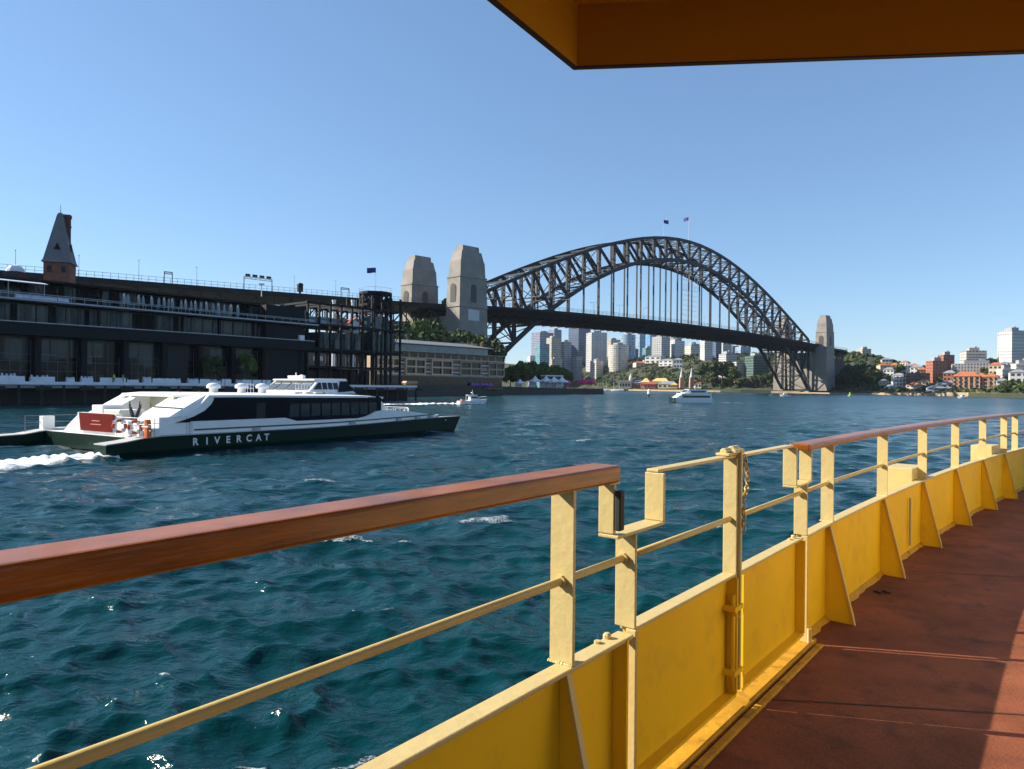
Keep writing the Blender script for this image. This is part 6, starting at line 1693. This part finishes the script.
mb.box(18.2, -0.9, wz1 + .06, 18.5, 0.9, wz1 + 0.3); mb.tube([(18.3, 0, wz1), (18.3, 0, wz1 + 0.55)], 0.05, 6); mb.lathe(19.6, 0.8, [(0.2, wz1 + .06), (0.25, wz1 + 0.3), (0.1, wz1 + .4)], 8); mb.lathe(18.4, -0.6, [(0.16, wz1 + .0), (0.16, wz1 + 0.3), (0.05, wz1 + .36)], 8)
mb.build('radar', M_cwhite, wh_)
mb = MB()
for sg in (-1, 1):
    for h in (0.35, 0.7): mb.tube([(15.4, sg * 3.4, CR + .12 + h), (16.8, sg * 3.4, CR + .05 + h)], 0.02, 5)
    for k in range(6): mb.tube([(15.4 + k * 0.28, sg * 3.4, CR + .02), (15.4 + k * 0.28, sg * 3.4, CR + .8)], 0.02, 5)
mb.build('roof_rail', M_cwhite, cat)
# big panes in the wheelhouse's sloping after face
def aft(y, u): # u 0..1 up the after slope
    return (WX0 + 1.3 * u - 0.03, y * (1 - 0.1 * u), wz0 + 0.06 + (wz1 - 0.12 - wz0 - 0.06) * u + 0.02)
for ya_, yb2 in ((-2.6, -1.3), (-1.1, 0.0), (0.2, 1.3), (1.5, 2.6)):
    P4 = [aft(ya_, 0.22), aft(yb2, 0.22), aft(yb2, 0.88), aft(ya_, 0.88)]
    MB().prism(P4, (-0.02, 0, 0.015)).build('aft_window', mat('wheelhouse_clear_pane', (0.10, 0.12, 0.13), rough=0.1), wh_)
# cabin front and foredeck
mb = MB(); mb.loft([[(21.9, -cabin_y + 0.1, 1.2), (21.9, -cabin_y + .1, CR - 0.25), (21.9, cabin_y - PIN - .1, CR - 0.25), (21.9, cabin_y - PIN - .1, 1.2)], [(23.2, -cabin_y + 0.9, 1.2), (22.6, -cabin_y + .7, CR - 0.3), (22.6, cabin_y - PIN - .7, CR - 0.3), (23.2, cabin_y - PIN - .9, 1.2)]]).build('cabin_front', M_cglass, cat)
mb = MB(); mb.prism([(22.0, -cabin_y + .3, 1.2), (24.4, -cabin_y + 0.5, 1.2), (22.4, -cabin_y + .3, 2.9)], (0, 0.1, 0)); mb.prism([(22.0, cabin_y - .3, 1.2), (24.4, cabin_y - 0.5, 1.2), (22.4, cabin_y - .3, 2.9)], (0, -0.1, 0)); mb.build('wing_screen', M_cwhite, cat)
mb = MB()
pts = [(24.5, -4.2, 0), (27.5, -4.1, 0), (29.6, -2.0, 0), (29.6, 2.0, 0), (27.5, 4.1, 0), (24.5, 4.2, 0)]
for a, b_ in zip(pts, pts[1:]):
    for h in (0.35, 0.7): mb.tube([(a[0], a[1], 1.45 + h), (b_[0], b_[1], 1.45 + h)], 0.025, 5)
    for i in range(5): p = Vector(a).lerp(Vector(b_), i / 5); mb.tube([(p.x, p.y, 1.3), (p.x, p.y, 2.15)], 0.025, 5)
mb.build('foredeck_rail', M_cwhite, cat)
for i, (x0, y0, x1, y1, z1, c) in enumerate(((24.6, -2.2, 25.4, -1.2, 1.95, M_buoyred), (26.2, -1.5, 27.6, 0.2, 1.75, M_cwhite), (27.8, -0.5, 28.8, 1.2, 1.8, M_buoyred), (23.6, 0.5, 24.6, 2.0, 2.0, M_cwhite), (28.9, -2.6, 29.4, -2.1, 1.95, M_stripe))):
    MB().box(x0, y0, 1.25, x1, y1, z1).build('foredeck_locker', c, cat, bevel=0.06)
mb = MB(); mb.loft([[(x, -HB + 0.9, 1.1), (x, HB - 0.9, 1.1), (x, HB - 0.9, 1.3), (x, -HB + 0.9, 1.3)] for x in (22, 26)] + [[(29.8, -3.4, 1.15), (29.8, 3.4, 1.15), (29.8, 3.4, 1.35), (29.8, -3.4, 1.35)]]); mb.build('foredeck', M_cwhite, cat)
# passengers' lettering on the hull
mlet = mat('hull_letter_white', (0.72, 0.73, 0.72), rough=0.5, var=0.05)
for i, ch in enumerate('RIVERCAT'):
    x = (5.14, 6.03, 6.63, 7.45, 8.2, 8.95, 9.7, 10.37)[i]
    text_mesh(ch, 0.62, 'hull_letter', mlet, cat, (x, -HB - 0.015, 0.42), (R(90), 0, 0), bold=0.028, ext=0.006)
text_mesh('RIVERCAT', 0.16, 'hull_letter', mlet, cat, (30.4, -HB + 0.33, 1.0), (R(90), 0, R(18)), bold=0.03)
# ================================================================== OUR OWN FERRY'S SIDE DECK
M_buff = mat('ferry_buff_paint', (0.83, 0.50, 0.014), rough=0.5, spec=0.2, var=0.07, scale=2.2, bump=0.12, bscale=26, dirt=(0.34, 0.20, 0.06), dirt_amt=0.28)
M_creamp = mat('ferry_cream_paint', (0.55, 0.43, 0.185), rough=0.45, var=0.05, scale=6.0, bump=0.2, bscale=34, spec=0.35, dirt=(0.36, 0.22, 0.07), dirt_amt=0.22)
M_deckred = mat('deck_red_brown', (0.21, 0.068, 0.034), spec=0.15, rough=0.75, var=0.4, scale=2.1, bump=0.5, bscale=90, dirt=(0.062, 0.036, 0.026), dirt_amt=0.9)
M_varn = mat('varnished_teak', (0.30, 0.088, 0.004), rough=0.30, var=0.45, scale=9, stretch=(0.7, 0.7, 6), coat=0.12, spec=0.3, bump=0.15, bscale=20)
M_rubber = mat('black_rubber', (0.012, 0.011, 0.010), rough=0.7)
M_brass = mat('worn_brass_chain', (0.52, 0.36, 0.12), rough=0.45, metal=0.5)
M_worn = mat('worn_buff_sill', (0.50, 0.27, 0.02), rough=0.6, spec=0.15, var=0.25, scale=5, bump=0.4, bscale=30, dirt=(0.12, 0.06, 0.02), dirt_amt=0.8)
M_seam = mat('deck_seam', (0.05, 0.022, 0.018), rough=0.8)
DZ = EYE - 1.45                                  # deck level
d0 = Vector((math.sin(R(38.72)), math.cos(R(38.72)), 0))
P0 = Vector((1.990, 4.426, 0))
def heading(s): return R(38.72) if s <= 0 else R(39.6 + 0.85 * s)
_tab = [(0.0, P0.copy())]
_p = P0.copy(); _s = 0.0
while _s < 18:
    h_ = heading(_s + 0.05); _p = _p + Vector((math.sin(h_), math.cos(h_), 0)) * 0.1; _s += 0.1; _tab.append((_s, _p.copy()))
def FP(s, n, z):
    """s metres along the ship's side (0 at the second post of the forward rail), n metres inboard, z above the deck"""
    if s <= 0: p = P0 + d0 * s; h_ = R(38.72)
    else:
        k = min(int(s / 0.1), len(_tab) - 2); u = (s - _tab[k][0]) / 0.1; p = _tab[k][1].lerp(_tab[k + 1][1], u); h_ = heading(s)
    return Vector((p.x + math.cos(h_) * n, p.y - math.sin(h_) * n, DZ + z))
ferry = thing('passenger_ferry', "yellow-buff ferry side deck in the foreground with bulwark, gate and teak handrails", 'ferry', (0, 0, 0))
def run(ss, n0, z0, n1, z1):
    """a bar of rectangular section following the ship's side"""
    mb = MB(); mb.loft([[FP(s, n0, z0), FP(s, n1, z0), FP(s, n1, z1), FP(s, n0, z1)] for s in ss]); return mb
def srange(a, b, step=0.35):
    n = max(1, int(math.ceil((b - a) / step))); return [a + (b - a) * i / n for i in range(n + 1)]
SM, SF = -8.0, 15.0
BT = 0.605                                       # bulwark top
G0, GM, G1_ = -2.557, -1.575, -0.55               # gate posts
RB = 1.139                                       # rail underside aft; the forward rail sits a bit lower
# deck plating and hull side
mb = MB(); ss = srange(SM, SF, 0.5); ns = [0.02 + 0.5 * i for i in range(14)]
vs = [FP(s, n, 0) for s in ss for n in ns]; k = len(ns)
mb.add(vs, [(i * k + j, i * k + j + 1, (i + 1) * k + j + 1, (i + 1) * k + j) for i in range(len(ss) - 1) for j in range(k - 1)])
deck = mb.build('deck', M_deckred, ferry)
mb = MB(); mb.loft([[FP(s, -0.02, -3.6), FP(s, 6.4, -3.6), FP(s, 6.4, -0.03), FP(s, -0.02, -0.03)] for s in ss]); mb.build('hull_side', M_buff, ferry)
# weld seams across the deck
for s, m in ((-3.4, M_seam), (-2.7, M_seam), (-1.45, M_seam), (1.6, M_seam), (4.6, M_seam)):
    mb = MB(); mb.loft([[FP(s + 0.62 * n - 0.006, n, 0.003), FP(s + 0.62 * n + 0.006, n, 0.003)] for n in [0.1 + 0.3 * i for i in range(21)]], closed=False, caps=False); mb.build('weld_seam', m, deck)
mb = MB()
for q in range(4): 
    c = atz(876 + q * 4.2, 592 + (q % 2) * 1.5, DZ); mb.lathe(c.x, c.y, [(0.018, DZ + .002), (0.016, DZ + 0.012)], 8)
mb.build('deck_studs', M_rubber, deck)
# bulwark plating, aft of the gate and forward of it
def plate(a, b, nm, m, z0=0.0, n0=0.0):
    return run(srange(a, b), n0 - 0.008, z0, n0, BT).build(nm, m, ferry)
run(srange(SM, G0 - 0.055), -0.008, 0.0, 0.0, BT - 0.012).build('bulwark_plate', M_buff, ferry); plate(G1_ + 0.02, SF, 'bulwark_plate', M_buff)
run(srange(SM, G0 - 0.01), -0.010, BT - 0.011, 0.052, BT + 0.004).build('bulwark_cap', M_creamp, ferry, bevel=0.004)
run(srange(G1_ + 0.015, SF), -0.02, BT + 0.001, 0.045, BT + 0.016).build('bulwark_cap', M_creamp, ferry, bevel=0.004)
# gate leaves
for a, b_, nm in ((G0 + 0.02, GM - 0.03, 'aft'), (GM + 0.035, G1_ - 0.045, 'fwd')):
    g = run(srange(a, b_), -0.008, 0.07, 0.0, BT).build('gate_leaf', M_buff, ferry)
    run(srange(a, b_), -0.02, BT + 0.001, 0.038, BT + 0.014).build('gate_cap', M_creamp, g, bevel=0.003)
    run(srange(a, b_), 0.001, 0.07, 0.045, 0.085).build('gate_foot', M_buff, g)
    run([a, a + 0.012], 0.001, 0.087, 0.05, BT - 0.003).build('gate_edge', M_buff, g)
    run([b_ - 0.012, b_], 0.001, 0.087, 0.05, BT - 0.003).build('gate_edge', M_buff, g)
# sill under the gate
run(srange(G0 - 0.1, G1_ + 0.1), -0.05, -0.02, 0.075, 0.022).build('gate_sill', M_worn, ferry, bevel=0.006)
run(srange(G0 - 0.05, G1_ + 0.05), 0.092, -0.02, 0.125, 0.014).build('gate_sill', M_worn, ferry, bevel=0.004)
# scupper strip: lumpy paint line where bulwark meets deck
rb_ = random.Random(9)
for a, b_ in ((SM, G0 - 0.12), (G1_ + 0.12, SF)):
    mb = MB(); secs = []
    for s in srange(a, b_, 0.09):
        w = 0.022 + rb_.uniform(0, 0.02); secs.append([FP(s, 0.001, 0.001), FP(s, w, 0.001), FP(s, w * .8, 0.008), FP(s, 0.001, 0.03)])
    mb.loft(secs).build('waterway_fillet', M_worn, ferry)
# stiffeners
def stiffener(s, w0=0.022, w1=0.17):
    t = 0.012
    poly = [FP(s, 0.001, 0.001), FP(s, w1, 0.001), FP(s, w1, 0.05), FP(s, w0, BT - 0.001), FP(s, 0.001, BT - 0.001)]
    st = MB().prism(poly, d0 * t).build('stiffener', M_buff, ferry)
    h_ = heading(s); 
    a0, a1 = FP(s - 0.012, w1 + .001, 0.001), FP(s - 0.012, w0 + .001, BT - 0.002)
    e = Vector((math.cos(h_), -math.sin(h_), 0)) * 0.008; f_ = d0 * 0.024
    MB().add([a0, a0 + f_, a0 + f_ + e, a0 + e, a1, a1 + f_, a1 + f_ + e, a1 + e], [(0, 3, 2, 1), (4, 5, 6, 7), (0, 1, 5, 4), (1, 2, 6, 5), (2, 3, 7, 6), (3, 0, 4, 7)]).build('stiffener_flange', M_creamp, st)
PO = [-2.935] + [0.0, 1.44, 2.86, 4.31, 5.75, 7.0, 8.65, 10.1, 11.5, 13.0]
for s in [-7.3, -5.85, -4.4, -2.935] + PO[1:]: stiffener(s)
# posts (broad flat bars standing athwart)
def post(s, z0, z1, n0=-0.038, n1=0.045, m=M_creamp, nm='rail_post', par=ferry, t=0.014):
    mb = MB().prism([FP(s, n0, z0), FP(s, n1, z0), FP(s, n1, z1), FP(s, n0, z1)], d0 * t)
    if nm == 'rail_post':                        # a lumpy fillet weld round the foot
        rw = random.Random(int(s * 100)); n_ = 16
        for k in range(n_):
            c = FP(s - 0.003, n0 + (n1 - n0) * k / (n_ - 1), z0); r_ = rw.uniform(0.0035, 0.0055)
            mb.lathe(c.x, c.y, [(r_ * 1.3, c.z - 0.001), (r_, c.z + r_ * 0.8), (r_ * 0.3, c.z + r_ * 1.5)], 6)
    return mb.build(nm, m, par, bevel=0.0 if nm == 'rail_post' else 0.003)
FR = 1.105                                     # underside of forward rail
for s in [-7.3, -5.85, -4.4, -2.935]: post(s, BT + 0.004, RB)
for s in PO[1:]: post(s, BT + 0.016, FR, -0.03, 0.045)
post(7.7, BT + 0.016, FR, -0.03, 0.045)
# teak handrails
run(srange(SM, -2.69), -0.045, RB + 0.001, 0.068, RB + 0.058).build('handrail', M_varn, ferry, bevel=0.010, bevel_seg=3)
run(srange(-0.60, SF), -0.045, FR + 0.001, 0.068, FR + 0.040).build('handrail', M_varn, ferry, bevel=0.010, bevel_seg=3)
# middle rods
M_rody = mat('rod_yellow_paint', (0.54, 0.40, 0.14), rough=0.45, spec=0.3, var=0.1, scale=6, bump=0.2, bscale=30)
def rod(a, b, z, n=0.004, r=0.0125, par=ferry, m=M_rody):
    MB().tube([FP(s, n, z) for s in srange(a, b, 0.5)], r, 10).build('middle_rod', m, par, smooth=True)
RZ = 0.860
rod(SM, G0 + 0.012, RZ); rod(G0 + 0.012, GM - 0.01, RZ); rod(GM + 0.02, G1_, RZ); rod(G1_, SF, RZ)
mb = MB()
for s in [-5.85, -4.4, -2.935, G0, GM, G1_] + PO[1:]:
    mb.tube([FP(s - 0.012, 0.004, RZ), FP(s + 0.026, 0.004, RZ)], 0.019, 10)
mb.build('rod_collar', M_creamp, ferry)
# gate posts
gp = post(G0, BT + 0.017, 0.945, -0.03, 0.05, nm='gate_post', t=0.012)
run([G0 - 0.062, G0 - 0.05], 0.001, 0.025, 0.055, BT - 0.002).build('plate_end_flange', M_buff, ferry)
MB().prism([FP(G0 - 0.004, 0.016, 0.0), FP(G0 + 0.010, 0.016, 0.0), FP(G0 + 0.010, 0.016, BT + 0.015), FP(G0 - 0.004, 0.016, BT + 0.015)], FP(0, 0.040, 0) - FP(0, 0, 0)).build('gate_post_face', M_creamp, gp, bevel=0.003)
gp2 = post(G1_, BT + 0.017, 0.912, -0.03, 0.045, nm='gate_post', t=0.012)
MB().prism([FP(G1_ - 0.004, 0.014, -0.0), FP(G1_ + 0.010, 0.014, -0.0), FP(G1_ + 0.010, 0.014, BT + .015), FP(G1_ - 0.004, 0.014, BT + .015)], FP(0, 0.036, 0) - FP(0, 0, 0)).build('gate_post_face', M_creamp, gp2, bevel=0.003)
# stepped gate top rails: flat bar runs in, steps up, runs over, steps down
tb = 0.012
def strap(s0, s1, z, nm, par=ferry, n0=-0.03, n1=0.048, m=M_creamp): return run(srange(s0, s1), n0, z, n1, z + tb).build(nm, m, par, bevel=0.003)
GT = 1.138
strap(G0 - 0.075, -2.333, 0.948, 'gate_step')                              # low step over the aft post
post(-2.345, 0.961, GT - 0.001, -0.03, 0.048, nm='gate_riser')
strap(-2.345, GM - 0.005, GT, 'gate_top_rail', n0=-0.024, n1=0.026)
strap(GM + 0.02, -0.745, GT - 0.004, 'gate_top_rail', n0=-0.024, n1=0.026)
post(-0.752, 0.925, GT - 0.005, -0.03, 0.045, nm='gate_riser')
strap(-0.752, G1_ + 0.03, 0.913, 'gate_step')
post(-0.455, 0.925, FR, -0.03, 0.04, nm='rail_bracket')
strap(G1_ + 0.03, -0.44, 0.913, 'gate_step', n1=0.04)
# rail-end bracket with rubber buffer at the aft handrail
bk2 = post(-2.672, 0.962, RB - 0.012, -0.03, 0.03, nm='rail_bracket', t=0.016)
strap(-2.672, G0 - 0.075, 0.948, 'bracket_foot', bk2)
strap(-2.70, -2.63, RB - 0.012, 'bracket_head', bk2, -0.02, 0.03)
MB().prism([FP(-2.672, 0.031, 0.975), FP(-2.672, 0.055, 0.975), FP(-2.672, 0.055, RB - 0.03), FP(-2.672, 0.031, RB - 0.03)], d0 * 0.030).build('rubber_buffer', M_rubber, bk2, bevel=0.006)
# middle of the gate: two meeting stiles, drop bolt, hasp and chain
gm_ = post(GM - 0.022, 0.09, GT - 0.001, -0.028, 0.036, nm='meeting_stile', t=0.012)
MB().prism([FP(GM - 0.006, 0.010, 0.09), FP(GM + 0.012, 0.010, 0.09), FP(GM + 0.012, 0.05, 0.09), FP(GM - 0.006, 0.05, 0.09)], (0, 0, GT - 0.06)).build('stile_face', M_creamp, gm_, bevel=0.003)
MB().tube([FP(GM - 0.05, 0.034, 0.10), FP(GM - 0.05, 0.034, 0.53)], 0.010, 8).build('drop_bolt', M_buff, gm_, smooth=True)
mb = MB()
for z in (0.175, 0.46): mb.prism([FP(GM - 0.085, 0.0, z), FP(GM + 0.01, 0.0, z), FP(GM + 0.01, 0.058, z), FP(GM - 0.085, 0.058, z)], (0, 0, 0.022))
mb.build('bolt_keeper', M_buff, gm_)
MB().tube([FP(GM - 0.05, 0.034, 0.45), FP(GM - 0.10, 0.075, 0.452)], 0.009, 8).build('bolt_handle', M_buff, gm_)
mb = MB(); 
mb.prism([FP(GM - 0.11, -0.03, GT + tb + .002), FP(GM + 0.075, -0.03, GT + tb + .002), FP(GM + 0.075, 0.034, GT + tb + .002), FP(GM - 0.11, 0.034, GT + tb + .002)], (0, 0, 0.012))
mb.tube([FP(GM - 0.095, 0.0, GT + .03), FP(GM - 0.03, 0.0, GT + .03)], 0.017, 10); mb.tube([FP(GM - 0.005, 0.0, GT + .033), FP(GM + 0.07, 0.0, GT + .033)], 0.019, 10)
mb.tube([FP(GM - 0.055, 0.034, GT + .03), FP(GM + 0.05, 0.034, GT + .03)], 0.011, 8)
mb.build('top_hasp', M_creamp, gm_, bevel=0.003)
def link(mb, c, ax, ln, wd, r, side):
    """one oval chain link"""
    ax = Vector(ax).normalized(); side = Vector(side); side = (side - ax * side.dot(ax)).normalized(); pts = []
    for k in range(13):
        a = 6.2832 * k / 12; pts.append(Vector(c) + ax * (ln / 2 * math.cos(a)) + side * (wd / 2 * math.sin(a)))
    mb.tube(pts, r, 6, cap=False)
mb = MB()
p0_ = FP(GM + 0.055, 0.04, GT + .005); p1_ = FP(GM + 0.01, 0.05, GT - 0.19); nl = 11
path = []
for k in range(nl + 1):
    u = k / nl; sag = math.sin(u * math.pi)
    path.append(p0_.lerp(p1_, u) + d0 * 0.055 * sag * (1 - 0.3 * u) + Vector((0, 0, -0.035 * sag)))
for k in range(nl): 
    a, b_ = path[k], path[k + 1]; link(mb, (a + b_) / 2, b_ - a, (b_ - a).length * 1.5, 0.017, 0.0034, d0 if k % 2 else Vector((d0.y, -d0.x, 0.1)))
ch = mb.build('securing_chain', M_brass, gm_, smooth=True)
mb = MB()
a = FP(GM + 0.012, 0.055, RZ + 0.06)
for k in range(5):
    link(mb, a + Vector((0, 0, -0.026 * k)), (0.05 * (k % 2), 0, -1), 0.036, 0.017, 0.0034, d0 if k % 2 else Vector((d0.y, -d0.x, 0)))
mb.build('securing_chain', M_brass, gm_, smooth=True)
for s, zo in ((G1_ - 0.1, 0.010), (G0 - 0.10, 0.0)):
    mb = MB(); mb.lathe(*FP(s, 0.0, 0)[:2], [(0.014, DZ + BT + zo), (0.014, DZ + BT + zo + .016), (0.008, DZ + BT + zo + .022)], 8)
    mb.build('cap_bolt', M_creamp, ferry)
    MB().lathe(*FP(s - 0.06, 0.0, 0)[:2], [(0.012, DZ + BT + zo), (0.012, DZ + BT + zo + .012)], 8).build('cap_bolt', M_creamp, ferry)
mb = MB()
for z in (0.5, 0.44, 0.20): mb.tube([FP(GM + 0.06, 0.0, z), FP(GM + 0.06, 0.006, z)], 0.007, 8)
mb.build('rivet', M_buff, gm_)
# hinges on the forward post's foot
mb = MB(); mb.tube([FP(G1_ + 0.005, 0.06, -0.0), FP(G1_ + 0.005, 0.06, 0.10)], 0.014, 8); mb.build('hinge', M_creamp, gp2)
# cream lockers outside the forward bulwark
for a, b_ in ((2.66, 3.1), (6.5, 6.95)):
    run(srange(a, b_), -0.27, BT - 0.25, -0.03, BT + 0.125).build('outboard_locker', M_creamp, ferry, bevel=0.006)
# sounding rod clipped inside the bulwark
MB().tube([FP(2.35, 0.02, 0.08), FP(2.35, 0.02, 0.5)], 0.009, 8).build('pipe', mat('dull_pipe', (0.35, 0.30, 0.2), rough=0.5), ferry)
# overhanging deck above: ceiling with a turned-down edge
ZR0 = hz(577, 66, 2.1); ZR1 = ZR0 + 0.185
c0 = atz(577, 66, ZR0).to_2d(); e1 = (atz(1024, 50, ZR0).to_2d() - c0).normalized(); e2 = (atz(497, 0, ZR0).to_2d() - c0).normalized()
def RP(a, b, z): p = c0 + e1 * a + e2 * b; return (p.x, p.y, z)
LA, LB_ = 6.0, 8.0
M_shadedbuff = mat('overhang_shaded_buff', (0.52, 0.25, 0.012), rough=0.5, spec=0.15, var=0.1, scale=1.5, bump=0.12, bscale=14)  # the ferry's buff, darkened so the underside's shade is in its colour
mb = MB(); mb.prism([RP(0, 0, ZR1), RP(LA, 0, ZR1), RP(LA, LB_, ZR1), RP(0, LB_, ZR1)], (0, 0, 0.05)); ov = mb.build('overhang_ceiling', M_shadedbuff, ferry)
mb = MB(); mb.prism([RP(-0.012, -0.012, ZR0), RP(LA, -0.012, ZR0), RP(LA, -0.0, ZR0), RP(0, 0, ZR0)], (0, 0, ZR1 - ZR0 + 0.05)); mb.build('overhang_fascia', M_shadedbuff, ov)
mb = MB(); mb.prism([RP(-0.012, -0.011, ZR0), RP(0, 0, ZR0), RP(0, LB_, ZR0), RP(-0.012, LB_, ZR0)], (0, 0, ZR1 - ZR0 + 0.05)); mb.build('overhang_fascia', M_shadedbuff, ov)
mb = MB(); mb.prism([RP(-0.02, -0.02, ZR0 - 0.004), RP(LA, -0.02, ZR0 - 0.004), RP(LA, 0.001, ZR0 - 0.004), RP(0.001, 0.001, ZR0 - 0.004)], (0, 0, 0.003)); mb.prism([RP(-0.02, -0.019, ZR0 - 0.004), RP(0.0, 0.002, ZR0 - 0.004), RP(0, LB_, ZR0 - 0.004), RP(-0.02, LB_, ZR0 - 0.004)], (0, 0, 0.003)); mb.build('overhang_edge_strip', mat('dark_edge_rust', (0.05, 0.03, 0.02), rough=0.8), ov)
# unseen cream wall added inboard to bounce sunlight onto the bulwark
WN = 2.25
ds = run([-2.3, 0, 2, 4, 6.5], WN, 0.0, WN + 0.08, 2.38).build('bounce_wall', mat('bounce_wall_cream', (0.80, 0.70, 0.45), rough=0.5, var=0.06, scale=1.5), ferry)
for k in range(4):
    s = -1.2 + k * 1.9; run([s, s + 1.1], WN - 0.012, 1.0, WN - 0.002, 1.85).build('bounce_wall_window', M_boatglass, ds)
run([-2.31, 2, 6.51], WN - 0.03, 0.002, WN - 0.003, 0.10).build('bounce_wall_kick_plate', M_buff, ds)

# prototypes that were never placed are removed
for p_, u_ in zip(PROTO, USED):
    if not u_:
        for c_ in list(p_.children): bpy.data.objects.remove(c_)
        bpy.data.objects.remove(p_)
for p_, f_ in zip(pp, first):
    if f_: bpy.data.objects.remove(p_)
